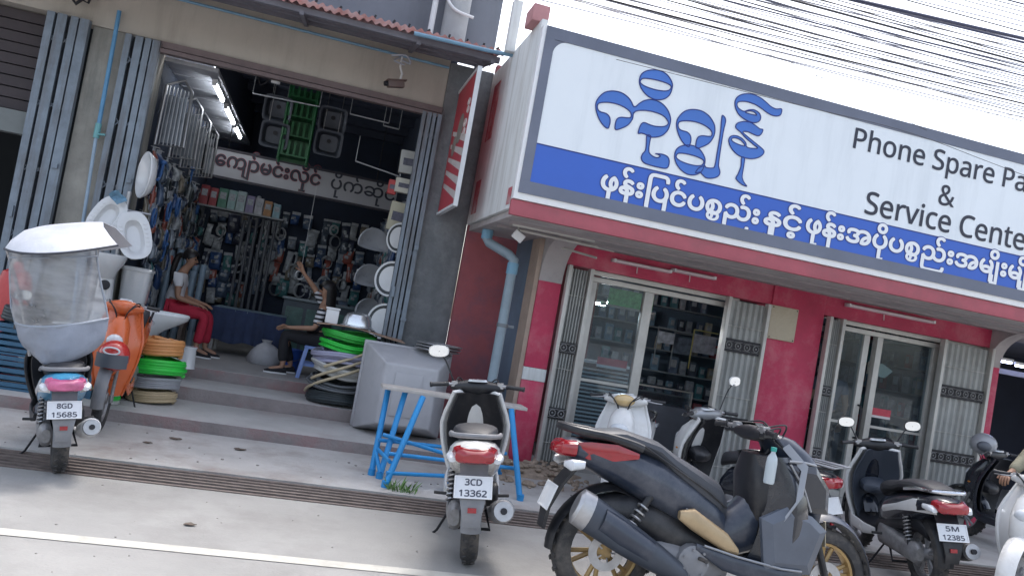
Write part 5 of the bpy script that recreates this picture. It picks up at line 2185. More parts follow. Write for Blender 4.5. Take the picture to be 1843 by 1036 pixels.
person('person in black with striped sleeves and one arm raised on the blue stool', dict(
    pelvis=p0, waist=p0+Vector((0, 0, .17)), chest=p0+Vector((-.02, 0, .36)), neckbase=p0+Vector((-.01, 0, .46)), neck=p0+Vector((-.01, 0, .52)), head=p0+Vector((-.03, -.01, .63)),
    shR=p0+Vector((-.02, .17, .42)), elR=p0+Vector((-.18, .22, .62)), wrR=p0+Vector((-.36, .16, .80)), haR=p0+Vector((-.42, .15, .90)),
    shL=p0+Vector((-.04, -.17, .40)), elL=p0+Vector((-.10, -.24, .14)), wrL=p0+Vector((-.40, -.20, .10)),
    hipL=p0+Vector((-.04, -.09, -.02)), knL=p0+Vector((-.44, -.12, -.0)), anL=p0+Vector((-.40, -.16, -.40)), toL=p0+Vector((-.56, -.18, -.44)),
    hipR=p0+Vector((-.04, .09, -.02)), knR=p0+Vector((-.46, .12, .0)), anR=p0+Vector((-.30, .10, -.40)), toR=p0+Vector((-.46, .08, -.44))),
    (p0.x, p0.y, zf), [('top', 'vest', blk_cloth), ('sleeve', 'sleeves', stripe_cloth), ('trousers', 'trousers', blk_cloth), ('shoe', 'shoes', blk_cloth)], fd2, 'long', curl={'L': .5, 'R': .25}, palm=Vector((-.2, -.6, -.7)))

# blue plastic stools and bucket
blue_st = mat('pale blue plastic', (.20, .30, .62), .4, var=.06, scale=6)


def stool(label, c, w, h, mt, grp=None):
    t = thing('plastic_stool', label, 'stool', c)
    m = MB()
    c = Vector(c)
    rings = []
    for zz, hw in ((h-.035, w*.5), (h-.012, w*.5), (h, w*.47), (h-.006, w*.40)):
        rings.append(ring_z(c.z+zz, c.x, c.y, hw, hw, 24, p=6))
    m.loft(rings)
    m.build('seat', mt, t)
    for sx in (-1, 1):
        for sy in (-1, 1):
            b = MB()
            b.loft([[Vector((c.x+sx*(w*.5+dx)+ax*.024, c.y+sy*(w*.5+dx)+ay*.024, c.z+zz)) for ax, ay in ((-1, -1), (1, -1), (1, 1), (-1, 1))] for zz, dx in ((h-.036, -.03), (.0, .02))])
            b.build('leg', mt, t, bevel=.004)
    b = MB()
    for s in (-1, 1):
        b.bx(c.x-w*.47, c.x+w*.47, c.y+s*w*.47-.008, c.y+s*w*.47+.008, c.z+h*.38, c.z+h*.47)
        b.bx(c.x+s*w*.47-.008, c.x+s*w*.47+.008, c.y-w*.45, c.y+w*.45, c.z+h*.385, c.z+h*.465)
    b.build('brace', mt, t)
    return t


stool('pale blue plastic stool under the person in black', (.24, 10.45, .38), .36, .40, blue_st)
bk = thing('bucket', 'small dark blue plastic bucket beside the pale blue stool', 'bucket', (-.08, 10.9, .38))
m = MB()
m.lathe([(.10, 0), (.135, .26), (.142, .27), (.142, .285), (.13, .285), (.10, .03), (.001, .02)], 24, Matrix.Translation((-.08, 10.9, .38)))
m.build('pail', mat('dark blue plastic', (.03, .10, .45), .4), bk)
m = MB()
m.tube(smooth_path([(-.22, 10.9, .64), (-.20, 10.86, .56), (-.08, 10.76, .52), (.04, 10.86, .56), (.06, 10.9, .64)], 5), .006, 6)
m.build('handle', steel, bk)

# the person standing behind the second glass door
s0 = Vector((6.42, 8.95, .13))
fd3 = Vector((.15, 1, 0)).normalized()
person('standing person in grey shirt and black trousers behind the second glass door', dict(
    pelvis=s0+Vector((0, 0, .92)), waist=s0+Vector((0, 0, 1.08)), chest=s0+Vector((.02, .02, 1.28)), neckbase=s0+Vector((.02, .02, 1.40)), neck=s0+Vector((.02, .03, 1.46)), head=s0+Vector((.03, .05, 1.57)),
    shL=s0+Vector((-.18, 0, 1.34)), elL=s0+Vector((-.23, .02, 1.08)), wrL=s0+Vector((-.16, .20, .98)),
    shR=s0+Vector((.21, 0, 1.34)), elR=s0+Vector((.27, -.02, 1.07)), wrR=s0+Vector((.30, .06, .84)),
    hipL=s0+Vector((-.09, 0, .88)), knL=s0+Vector((-.11, .02, .48)), anL=s0+Vector((-.12, -.02, .08)), toL=s0+Vector((-.14, .14, .035)),
    hipR=s0+Vector((.09, 0, .88)), knR=s0+Vector((.11, .03, .48)), anR=s0+Vector((.12, 0, .08)), toR=s0+Vector((.15, .16, .035))),
    tuple(s0), [('shirt', 'tee', mat('grey blue shirt', (.11, .13, .18), .85, var=.1, scale=8)), ('trousers', 'trousers', blk_cloth), ('shoe', 'shoes', blk_cloth)], fd3, 'short')

# the rider at the right edge
r0 = Vector((6.18, 5.38, .80))
f4 = Vector((-.88, -.48, 0)).normalized()
l4 = Vector((.48, -.88, 0))          # the rider's left
def rp(f, l, u):
    return r0 + f4*f + l4*l + Vector((0, 0, u))
khaki = mat('khaki sleeve cloth', (.26, .24, .17), .85, var=.12, scale=6, bump=.9, bscale=12)
person('rider in khaki sleeves on the white scooter at the right edge', dict(
    pelvis=rp(-.10, 0, .10), waist=rp(-.08, 0, .27), chest=rp(-.02, 0, .46), neckbase=rp(.0, 0, .57), neck=rp(.02, 0, .63), head=rp(.05, 0, .74),
    shL=rp(0, .18, .52), elL=rp(.16, .25, .30), wrL=rp(.33, .30, .20),
    shR=rp(0, -.18, .52), elR=rp(.16, -.27, .30), wrR=rp(.33, -.30, .20),
    hipL=rp(-.08, .09, .06), knL=rp(.33, .16, .02), anL=rp(.22, .16, -.40), toL=rp(.36, .17, -.44),
    hipR=rp(-.08, -.09, .06), knR=rp(.33, -.16, .02), anR=rp(.22, -.16, -.40), toR=rp(.36, -.17, -.44)),
    tuple(r0), [('jacket', 'jacket', khaki), ('trousers', 'trousers', blk_cloth), ('shoe', 'shoes', blk_cloth)], f4, 'short', curl=1.15)
# ------------------------------------------------------------------ rain canopy on the left scooter
canopy_white = mat('canopy white sheet', (.60, .62, .67), .5, var=.06, scale=3, bump=.5, bscale=7, stain=(.45, .46, .5), stain_scale=1.5, stain_amt=.5)
canopy_grey = mat('canopy grey cloth', (.27, .295, .35), .7, var=.12, scale=3, bump=.4, bscale=9)
clear_film = glass('clear film', (.86, .88, .88), .06, rough=.12, dirt_haze=.55, haze_col=(.62, .63, .65))  # milky haze: cloudy film plus whitish reflection put into its colour
cp = thing('rain_canopy', 'rain canopy with white roof and clear window and grey skirt over the small scooter', 'rain canopy', (-1.45, 6.2, .7))
cy_ = 5.98


def CP(px, py, dy=0.0):
    return at(px, py, cy_+dy)


def curve_row(pl_, pr_, n=14, bulge=.14, back=.0, sagpx=0):
    row = []
    for k in range(n+1):
        t = k/n
        u = 2*t-1
        px = pl_[0]+(pr_[0]-pl_[0])*t
        py = pl_[1]+(pr_[1]-pl_[1])*t + sagpx*(1-u*u)
        p = at(px, py, cy_)
        row.append(Vector((p.x, cy_ - bulge*(1-u*u) + back + .10*abs(u)**3, p.z)))
    return row


m = MB()                                               # roof: a draped sheet with an overhanging brim
rows = [curve_row((-2, 446), (206, 440), bulge=.22, sagpx=16), curve_row((10, 430), (192, 424), bulge=.16, sagpx=14), curve_row((24, 410), (172, 404), bulge=.0, back=.12, sagpx=6),
        curve_row((30, 400), (158, 391), bulge=-.10, back=.32, sagpx=-3), curve_row((34, 402), (156, 394), bulge=-.1, back=.75, sagpx=-6), curve_row((20, 436), (176, 428), bulge=-.12, back=1.0, sagpx=6)]
m.sheet(rows, .004)
m.build('roof', canopy_white, cp, smooth=80)
m = MB()
m.tube(rows[0], .008, 6)
m.build('roof_hem', mat('dark hem', (.05, .055, .07), .7), cp)
def crumple(rows_, k_, amp, seed):
    rnd = random.Random(seed)
    out = []
    n = len(rows_)
    cols = [smooth_path([r[c] for r in rows_], k_) for c in range(len(rows_[0]))]
    ph1, ph2 = rnd.uniform(0, 6), rnd.uniform(0, 6)
    for i in range(len(cols[0])):
        row = []
        for c in range(len(cols)):
            e_ = min(1, i/3, (len(cols[0])-1-i)/3)
            w_ = math.sin(c*.9+i*.7+ph1)*.6+math.sin(c*2.1-i*1.3+ph2)*.4+rnd.uniform(-.5, .5)
            row.append(cols[c][i]+Vector((0, amp*w_*e_, amp*.3*w_*e_)))
        out.append(row)
    return out


m = MB()
rows = [curve_row((8, 448), (166, 446), bulge=.12, sagpx=4), curve_row((8, 500), (172, 496), bulge=.15), curve_row((10, 550), (182, 542), bulge=.16), curve_row((18, 582), (188, 574), bulge=.15, sagpx=8)]
m.sheet(crumple(rows, 5, .016, 4))
m.build('clear_window', clear_film, cp, smooth=80)
m = MB()
r0_ = curve_row((18, 582), (188, 574), bulge=.152, sagpx=8)
m.tube(r0_, .010, 6)
m.tube([r[0] for r in rows], .007, 6)
m.tube([r[-1] for r in rows], .007, 6)
m.tube(curve_row((8, 462), (168, 460), bulge=.125, sagpx=4), .007, 6)
m.build('seam', mat('seam grey', (.30, .33, .38), .7), cp)
m = MB()
rows2 = [r0_, curve_row((22, 600), (187, 592), bulge=.15, sagpx=10), curve_row((34, 622), (180, 614), bulge=.14, sagpx=12), curve_row((56, 642), (160, 634), bulge=.12, sagpx=12), curve_row((84, 652), (132, 648), bulge=.10, sagpx=6)]
random.seed(9)
rows2 = [[p+Vector((0, random.uniform(-.012, .012), 0)) for p in r] for r in rows2]
m.sheet(crumple(rows2, 3, .014, 8), .003)
m.build('skirt', canopy_grey, cp, smooth=80)
m = MB()
for px in (12, 176):
    a, b = at(px, 446, cy_+.1), at(95 + (px-95)*.5, 640, cy_+.35)
    m.tube(smooth_path([a, (a+b)/2+Vector((0, .05, 0)), b], 5), .011, 8)
m.build('pole', steel, cp)

# ------------------------------------------------------------------ hose coils
def coil(label, c, r, h, mt, turns=6, group=None, seed=0, loose=0.0, name='hose_coil', tr=None):
    rnd = random.Random(seed)
    m = MB()
    c = Vector(c)
    tr = tr or h/turns*.62
    n = 30*turns
    pts = []
    offs = [rnd.uniform(-1, 1) for _ in range(turns+2)]
    tilt = rnd.uniform(-.06, .06), rnd.uniform(-.06, .06)
    for layer in range(3):
        pts = []
        for k in range(n+1):
            t = k/30
            a = 2*PI*t + layer*1.3
            i = int(t)
            o = offs[i]*(1-(t-i)) + offs[i+1]*(t-i)
            rr = r - tr*1.75*layer + o*.02*(1+loose*3)
            z = tr + (h-2*tr)*t/turns + math.sin(a*2+seed)*.008*(1+loose*4) + (tilt[0]*math.cos(a)+tilt[1]*math.sin(a))*r*loose*2
            pts.append(c+Vector((math.cos(a)*rr, math.sin(a)*rr, max(tr*.9, z))))
        m.tube(pts, tr, 7)
    o = m.build(name, mt, smooth=60)
    return tag(o, label, 'hose coil', group)


orange_h = mat('pale orange hose', (.62, .28, .10), .45, var=.1, scale=6)
green_h = mat('bright green hose', (.03, .55, .06), .35, var=.12, scale=6)
dgreen_h = mat('green hose', (.03, .38, .05), .35, var=.15, scale=6)
grey_h = mat('grey hose', (.30, .31, .33), .5, var=.15, scale=6)
tan_h = mat('tan hose', (.46, .36, .22), .5, var=.12, scale=6)
white_h = mat('milky hose', (.50, .50, .48), .4, var=.1, scale=6)
lilac_h = mat('lilac grey hose', (.34, .34, .46), .4, var=.1, scale=6)
black_h = mat('black hose', (.03, .04, .045), .45, var=.2, scale=6)
L0 = Vector((-1.30, 8.60, .12))
zz = 0
for lab, h, mt, r in (('tan hose coil at the bottom of the left stack', .13, tan_h, .22), ('grey hose coil between the tan and green coils', .13, grey_h, .23),
                      ('bright green hose coil in the left stack on the steps', .17, green_h, .25), ('pale orange hose coil on top of the left stack', .19, orange_h, .20)):
    coil(lab, L0+Vector((0, 0, zz)), r, h, mt, turns=5, seed=int(zz*100)+3)
    zz += h+.004
R0 = Vector((.52, 9.38, .255))
zz = 0
for lab, h, mt, r, lo in (('black hose coil at the bottom of the right stack', .16, black_h, .33, .2), ('dark grey hose coil above the lowest black coil', .12, mat('dark grey hose', (.11, .12, .13), .45), .34, .5),
                          ('milky white hose coil in the middle of the right stack', .15, white_h, .34, .9), ('lilac grey hose coil under the green coils', .15, lilac_h, .335, .7),
                          ('lower bright green hose coil of the right stack', .11, green_h, .30, .4), ('upper dark green hose coil under the cardboard', .11, dgreen_h, .28, .2)):
    coil(lab, R0+Vector((0, 0, zz)), r, h, mt, turns=5, seed=int(zz*100)+11, loose=lo)
    zz += h+.004
m = MB()
for k in range(3):
    pts = []
    for i in range(13):
        a = PI*(1.02+.14*k) + i*.16
        pts.append(R0+Vector((.375*math.cos(a), .375*math.sin(a), .10+.16*k+.34*i/12)))
    m.tube(smooth_path(pts, 3), .017, 7)
tag(m.build('hose_end', mat('cream hose', (.50, .42, .28), .45, var=.1, scale=5), smooth=60), 'loose cream hose wound slantwise round the right stack of coils', 'hose')
# cardboard on the coils
cd = R0+Vector((.10, -.05, zz+.01))
m = MB()
g_ = []
for i in range(7):
    row = []
    for j in range(5):
        u, v = i/6, j/4
        row.append((cd.x-.48+.98*u, cd.y-.22+.42*v+.03*math.sin(u*3), cd.z+.015+.03*math.sin(u*PI*1.3+.4)*(1-v*.4)-.05*max(0, u-.6)))
    g_.append(row)
m.sheet(g_, .008)
tag(m.build('cardboard_sheet', mat('cardboard', (.40, .27, .20), .8, var=.12, scale=6)), 'bent brown cardboard sheet on top of the right hose coils', 'cardboard')

# steel sink and white basin on the cardboard
sk = thing('sink_bowl', 'shiny steel basin upside down on the cardboard', 'sink', (cd.x-.02, cd.y+.02, cd.z+.06))
m = MB()
m.lathe([(.185, 0), (.19, .012), (.165, .02), (.155, .09), (.13, .14), (.08, .165), (.001, .172)], 28, Matrix.Translation((cd.x-.04, cd.y+.02, cd.z+.05)))
m.build('bowl', mat('bright steel', (.72, .74, .76), .22, metal=.85, var=.06, scale=8), sk)
m = MB()
m.lathe([(.20, 0), (.21, .006), (.185, .014)], 28, Matrix.Translation((cd.x-.04, cd.y+.02, cd.z+.046)))
m.build('rim', chrome, sk)
bxo = thing('white_box', 'small white plastic box beside the upturned steel basin', 'box', (cd.x-.32, cd.y+.05, cd.z+.05))
m = MB()
m.bx(cd.x-.40, cd.x-.26, cd.y-.02, cd.y+.12, cd.z+.045, cd.z+.20)
m.build('body', white_pl, bxo, bevel=.012)
m = MB()
m.bx(cd.x-.408, cd.x-.252, cd.y-.028, cd.y+.128, cd.z+.2005, cd.z+.222)
m.build('lid', white_pl, bxo, bevel=.006)

# green and white striped roll standing by the steps
sr = thing('hose_roll', 'upright green and white striped roll beside the left hose coils', 'hose roll', (-1.62, 8.25, .12))
m, m2 = MB(), MB()
for k in range(20):
    (m if k % 2 else m2).lathe([(.10, k*.04), (.112, k*.04+.01), (.112, k*.04+.03), (.10, k*.04+.04)], 18, Matrix.Translation((-1.60, 8.15, .12)))
a_ = m.build('green_turns', green_h, sr)
m2.build('white_turns', white_h, sr)

# ------------------------------------------------------------------ grey tank and tin trays
tk = thing('water_tank', 'big grey tank with sloping faces standing on the steps beside the hose coils', 'tank', (1.13, 8.4, .12))
tank_m = mat('grey tank skin', (.43, .43, .45), .5, var=.08, scale=2.5, stain=(.28, .28, .29), stain_scale=1.2, stain_amt=.5)
m = MB()
X0, X1, Z0, Z1 = .68, 1.60, .125, 1.03
prof = ((8.80, .0), (8.72, .0), (8.66, .012), (8.30, .17), (8.27, .19))
rings = []
for (yy, ins) in prof:
    rings.append([Vector((X0+ins, yy, Z0+ins*.75)), Vector((X1-ins, yy, Z0+ins*.75)), Vector((X1-ins, yy, Z1-ins*.8)), Vector((X0+ins, yy, Z1-ins*.8))])
m.loft(rings)
m.build('tank_body', tank_m, tk, bevel=.02, segs=3)
m = MB()
m.bx(X0-.02, X1+.02, 8.80, 8.86, Z0-.0, Z1+.02)
m.build('flange', tank_m, tk, bevel=.012)
m = MB()
m.bx(X0+.30, X1-.34, 8.255, 8.268, .36, .80)
m.build('inset_panel', tank_m, tk, bevel=.006)
for k in range(3):
    t = thing('tin_tray', 'flat tin tray stacked behind the white scooter mirror on the grey tank', 'tray', (1.42, 8.66, 1.05+.028*k), group='tin trays on the grey tank')
    m = MB()
    m.lathe([(.20, 0), (.235, .012), (.245, .016), (.23, .016), (.19, .006), (.001, .006)], 28, Matrix.Translation((1.42+.01*k, 8.68, 1.052+.03*k)))
    m.build('dish', mat('tin', (.45, .47, .48), .35, metal=.7, var=.1, scale=8), t)
    m = MB()
    m.tube([(1.42+.01*k+.242*math.cos(a*PI/14), 8.68+.242*math.sin(a*PI/14), 1.052+.03*k+.0155) for a in range(28)], .005, 6, closed=True)
    m.build('rim', steel, t)

# ------------------------------------------------------------------ blue legged table
bt = thing('trestle_table', 'bright blue tubular trestle table with a pale board top beside the white scooter', 'table', (1.4, 7.1, 0))
blue_leg = mat('bright blue paint', (.02, .27, .62), .4, var=.1, scale=6, stain=(.02, .16, .36), stain_scale=2, stain_amt=.5)
ta, tb = Vector((.86, 7.42, .72)), Vector((1.98, 7.30, .72))
m = MB()
for k in range(2):
    m.box((1.42, 7.20+.13*k, .745), (1.32, .115, .028), Matrix.Rotation(-.02, 3, 'Z'))
m.build('table_top', mat('pale board', (.46, .43, .40), .7, var=.15, scale=5), bt, bevel=.004)
legs = (((.84, 7.44, .73), (.78, 7.02, .015)), ((.98, 7.30, .73), (.84, 6.92, .015)), ((1.10, 7.02, .73), (.86, 6.62, .015)),
        ((1.86, 7.40, .73), (2.05, 7.62, .015)), ((1.92, 7.10, .73), (2.04, 6.75, .015)), ((1.50, 7.0, .30), (1.40, 6.75, .015)))
for a, b in legs:
    m = MB()
    m.tube([a, b], .026, 12)
    m.tube([Vector(b)+Vector((0, 0, -.005)), Vector(b)+Vector((0, 0, .05))], .031, 12)
    m.build('leg', blue_leg, bt)
for (a, b) in (((.80, 7.1, .30), (2.0, 7.3, .30)), ((.86, 6.75, .26), (2.0, 6.95, .24)), ((.82, 7.05, .36), (1.5, 6.98, .26)), ((.86, 6.66, .12), (1.45, 6.82, .13)), ((.80, 7.16, .22), (.88, 6.72, .2)), ((.84, 6.92, .06), (.79, 7.05, .20))):
    m = MB()
    m.tube([a, b], .017, 10)
    m.build('stretcher', blue_leg, bt)

# ------------------------------------------------------------------ sanitary ware at the left
porc = mat('white porcelain', (.66, .67, .68), .18, coat=.6, var=.04, scale=4, stain=(.52, .52, .53), stain_scale=1.5, stain_amt=.5)
tz = .62
tl_ = thing('toilet_bowl', 'white toilet bowl facing right on a low crate above the left hose coils', 'toilet', (-1.55, 9.35, .5))
m = MB()
bow = []
for (t, hx, hy, cx) in ((.0, .10, .10, -.06), (.06, .12, .12, -.04), (.14, .17, .15, .0), (.22, .25, .18, .05), (.28, .31, .195, .08), (.31, .32, .20, .08)):
    bow.append(ring_z(tz+t, -1.58+cx, 9.35, hx, hy, 28, p=2.2))
bow.append(ring_z(tz+.312, -1.50, 9.35, .27, .16, 28, p=2.2))
bow.append(ring_z(tz+.22, -1.50, 9.35, .20, .12, 28, p=2.2))
bow.append(ring_z(tz+.12, -1.52, 9.35, .08, .06, 28, p=2.2))
m.loft(bow)
tb_ = m.build('bowl', porc, tl_, smooth=50)
m = MB()
m.loft([ring_z(tz-.24, -1.60, 9.35, .16, .12, 20), ring_z(tz-.2, -1.60, 9.35, .14, .11, 20), ring_z(tz-.06, -1.62, 9.35, .12, .10, 20), ring_z(tz+.02, -1.63, 9.35, .13, .11, 20)])
m.build('pedestal', porc, tl_)
m = MB()
m.tube([Vector((-1.50+.305*math.cos(a*PI/16), 9.35+.185*math.sin(a*PI/16), tz+.322)) for a in range(32)], .016, 8, closed=True, sq=1)
m.build('seat_ring', white_pl, tl_, smooth=60)
m = MB()
m.bx(-1.92, -1.30, 9.10, 9.62, .255, .377)
cr_ = m.build('crate', mat('dark crate', (.04, .045, .05), .7, var=.2, scale=5), bevel=.01)
tag(cr_, 'low dark crate under the white toilet bowl', 'crate')
m = MB()
for k in range(2):
    m.lathe([(.095, 0), (.09, .02), (.075, .2), (.085, .24), (.001, .24)], 20, Matrix.Translation((-1.32+.17*k, 9.55, .382)))
pz = m.build('pedestal', porc)
pz.name = 'basin_pedestal'
tag(pz, 'pair of short white pedestals standing behind the toilet bowl', 'pedestal')
cs = thing('toilet_cistern', 'tall white cistern tank standing behind the toilet bowl', 'cistern', (-1.82, 9.75, .38))
m = MB()
m.loft([ring_z(.95, -1.86, 9.8, .12, .10, 24, p=5), ring_z(1.0, -1.86, 9.8, .14, .12, 24, p=5), ring_z(1.33, -1.86, 9.8, .155, .13, 24, p=5)])
m.build('tank', porc, cs)
m = MB()
m.loft([ring_z(1.332, -1.86, 9.8, .165, .14, 24, p=5), ring_z(1.36, -1.86, 9.8, .165, .14, 24, p=5), ring_z(1.375, -1.86, 9.8, .145, .12, 24, p=5)])
m.build('lid', porc, cs)
m = MB()
m.bx(-2.0, -1.6, 9.7, 9.9, .40, .949)
m.build('stand', mat('dark crate', (.04, .045, .05)), cs, bevel=.006)


def squat_pan(label, c, rot, s=1.0):
    t = thing('squat_pan', label, 'squat pan', c)
    c = Vector(c)
    m = MB()
    rings = []
    for (d, hx, hz, off) in ((.07, .15, .24, 0), (.05, .20, .31, 0), (.0, .215, .33, 0), (-.025, .215, .33, 0), (-.03, .19, .30, 0), (-.01, .12, .24, -.02), (.05, .10, .21, -.02), (.09, .06, .14, -.03)):
        r = [Vector((hx*s*math.copysign(abs(math.cos(a))**.75, math.cos(a)), d*s, off+hz*s*math.copysign(abs(math.sin(a))**.75, math.sin(a)))) for a in [2*PI*k/30 for k in range(30)]]
        rings.append([c+rot @ p for p in r])
    m.loft(rings)
    m.build('pan', porc, t, smooth=50)
    m = MB()
    for k in range(6):
        for q in (-1, 1):
            m.box(c+rot @ Vector((q*.155*s, -.027*s, (-.16+.06*k)*s)), (.045*s, .008, .022*s), rot)
    m.build('foot_ridge', porc, t, bevel=.003)
    return t


RX = lambda a: Matrix.Rotation(a, 3, 'X')
RY = lambda a: Matrix.Rotation(a, 3, 'Y')
RZ = lambda a: Matrix.Rotation(a, 3, 'Z')
squat_pan('white ribbed squat pan leaning left at the top of the display post', (-2.14, 9.18, 1.84), RY(.42) @ RX(-.15), .70)
squat_pan('white deep squat pan leaning right beside the ribbed one', (-1.84, 9.14, 1.70), RY(-.30) @ RZ(.35) @ RX(-.1), .76)
wb = thing('wash_basin', 'white wash basin hung under the squat pans', 'wash basin', (-2.05, 9.15, 1.3))
m = MB()
m.loft([ring_z(1.22, -2.03, 9.15, .07, .06, 22), ring_z(1.30, -2.03, 9.12, .10, .09, 22), ring_z(1.42, -2.03, 9.1, .165, .14, 22), ring_z(1.47, -2.03, 9.1, .18, .15, 22), ring_z(1.475, -2.03, 9.1, .15, .12, 22), ring_z(1.40, -2.03, 9.1, .09, .08, 22)])
m.build('bowl', porc, wb, smooth=50)
m = MB()
m.loft([ring_z(.72, -2.02, 9.2, .11, .09, 18), ring_z(.9, -2.02, 9.2, .085, .075, 18), ring_z(1.22, -2.03, 9.17, .075, .065, 18)])
m.build('pedestal', porc, wb)
m = MB()
m.lathe([(.05, 0), (.052, .01), (.04, .012), (.001, .012)], 18, Matrix.Translation((-2.01, 9.075, 1.15)) @ Matrix.Rotation(PI/2, 4, 'X'))
m.build('drain_hole', black_iron, wb)
ps = thing('display_post', 'slim steel display post carrying the white squat pans', 'post', (-2.0, 9.3, .38))
m = MB()
m.tube([(-2.0, 9.30, .255), (-2.0, 9.30, 2.15)], .022, 10)
m.tube([(-2.2, 9.30, 1.95), (-1.75, 9.30, 1.95)], .015, 8)
m.build('upright', steel, ps)
m = MB()
m.bx(-2.25, -1.8, 9.05, 9.5, .257, .72)
m.build('base', mat('dark crate', (.04, .045, .05)), ps, bevel=.01)
m = MB()
rb2 = at(203, 358, 9.1)
m.sheet([[rb2+Vector((.05*math.cos(k*1.1)+.03*j, -.03*math.sin(k*2+j), .03*k-.05+.02*j)) for j in range(4)] for k in range(5)], .003)
tag(m.build('cloth_ribbon', mat('teal and violet ribbon', (.16, .30, .42), .6, var=.5, scale=14)), 'crumpled teal ribbon tied above the white squat pans', 'ribbon')
dsk = thing('wash_basin', 'oval white basin hung sideways on the left gate bars', 'wash basin', (-1.92, 9.42, 2.34))
m = MB()
pc = at(261, 315, 9.42)
rot = RZ(-1.0) @ RY(.0)
rings = []
for (d, hx, hz) in ((.08, .08, .12), (.06, .15, .21), (.0, .18, .25), (-.02, .175, .245), (-.01, .15, .21), (.04, .08, .12)):
    rings.append([pc+rot @ Vector((hx*math.cos(a), d, hz*math.sin(a))) for a in [2*PI*k/26 for k in range(26)]])
m.loft(rings)
m.build('bowl', porc, dsk, smooth=50)
m = MB()
m.tube([pc+rot @ Vector((.178*math.cos(k*2*PI/26), -.012, .247*math.sin(k*2*PI/26))) for k in range(26)], .010, 6, closed=True)
m.build('rim', porc, dsk)

# ------------------------------------------------------------------ round basins and boards by the right gate
def basin_ring(label, c, r, face, rim_mat, inner_mat):
    t = thing('wash_basin', label, 'wash basin', c)
    c = Vector(c)
    q = Vector(face).normalized().to_track_quat('Z', 'Y').to_matrix()
    M = Matrix.Translation(c) @ q.to_4x4()
    m = MB()
    m.lathe([(r*.45, -.12), (r*.8, -.10), (r*.98, -.02), (r, .0), (r*.97, .015), (r*.86, .012)], 28, M)
    m.build('bowl', porc, t, smooth=50)
    m = MB()
    m.lathe([(r*.86, .013), (r*.84, .018), (r*.70, .012), (r*.70, .004)], 28, M, close=True)
    m.build('dark_ring', rim_mat, t)
    m = MB()
    m.lathe([(r*.70, .008), (r*.5, -.008), (.02, -.015), (.001, -.015)], 28, M)
    m.build('inner_dish', inner_mat, t)
    return t


rb_m = mat('dark basin ring', (.05, .055, .06), .4, metal=.4)
dish_w = mat('pale dish', (.55, .56, .58), .3, var=.05, scale=5)
dish_c = mat('cream dish', (.55, .46, .36), .4, var=.1, scale=5)
basin_ring('round white basin with dark ring hung beside the right gate', at(704, 502, 9.9), .225, (-.55, -.85, .1), rb_m, dish_w)
basin_ring('round basin with cream dish hung low beside the right gate', at(690, 578, 9.9), .225, (-.5, -.85, .15), rb_m, dish_c)
basin_ring('upper white basin hung high beside the right gate', at(718, 428, 9.95), .19, (-.7, -.7, .0), rb_m, dish_w)
for i, (px, py, sx_) in enumerate(((672, 440, 1.0), (665, 505, 1.0), (662, 560, .8))):
    pc = at(px, py, 10.3)
    t = thing('wash_basin', ('arched grey basin uppermost in the row inside the right gate', 'arched grey basin in the middle of the row inside the right gate', 'small arched grey basin lowest in the row inside the right gate')[i], 'wash basin', pc)
    m = MB()
    rings = []
    rot = RZ(.55)
    for (d, hx, hz) in ((.1, .14, .12), (.06, .20, .17), (.0, .235, .21), (-.015, .23, .205), (.0, .19, .165), (.05, .13, .10)):
        rings.append([pc+rot @ Vector((hx*sx_*math.cos(a), d, hz*sx_*math.copysign(abs(math.sin(a))**(1 if math.sin(a) > 0 else .4), math.sin(a))*(1 if math.sin(a) > 0 else .35))) for a in [2*PI*k/26 for k in range(26)]])
    m.loft(rings)
    m.build('bowl', mat('grey porcelain', (.36, .37, .39), .3, coat=.3, var=.08, scale=5), t, smooth=50)
    m = MB()
    m.lathe([(.02, -.02), (.022, -.025), (.001, -.025)], 12, Matrix.Translation(pc+rot @ Vector((0, .05, .0))) @ Matrix.Rotation(PI/2, 4, 'X'))
    m.build('drain_hole', black_iron, t)
for i, (x0, y0_, x1, y1_, yy, col_, lab) in enumerate(((722, 268, 750, 318, 10.2, (.48, .48, .46), 'cream carton leaning at the top of the right side'), (712, 318, 742, 352, 10.1, (.60, .58, .50), 'pale yellow slim box below the cream carton'), (700, 322, 712, 352, 10.15, (.45, .06, .06), 'small red box beside the pale yellow box'), (703, 360, 726, 420, 10.2, (.50, .47, .35), 'tall dull yellow board on the right side of the shop'))):
    a, b = at(x0, y0_, yy), at(x1, y1_, yy)
    t = thing('carton', lab, 'carton', ((a.x+b.x)/2, yy, b.z))
    m = MB()
    m.box((a+b)/2, (abs(b.x-a.x)*.9, .10, abs(b.z-a.z)*.95), RY(.03*(i-1)))
    m.build('box', mat('carton skin %d' % i, col_, .6, var=.1, scale=6), t, bevel=.006)
    m = MB()
    m.box((a+b)/2+Vector((0, -.052, 0)), (abs(b.x-a.x)*.6, .003, abs(b.z-a.z)*.3), RY(.03*(i-1)))
    m.build('print_patch', mat('carton print', (.12, .12, .16), .6, var=.4, scale=25), t)

# ------------------------------------------------------------------ stock inside the hardware shop
random.seed(42)
pk_cols = [(.10, .15, .24), (.18, .24, .33), (.34, .39, .46), (.05, .11, .28), (.50, .53, .56), (.08, .24, .25), (.10, .13, .17), (.26, .23, .18), (.05, .06, .10), (.42, .12, .09)]
pk_m = [mat('packet print %d' % i, c, .3, var=.35, scale=18, coat=.3) for i, c in enumerate([tuple(.78*v for v in c_) for c_ in pk_cols])]
card_m = mat('packet header card', (.40, .42, .45), .6, var=.4, scale=20)


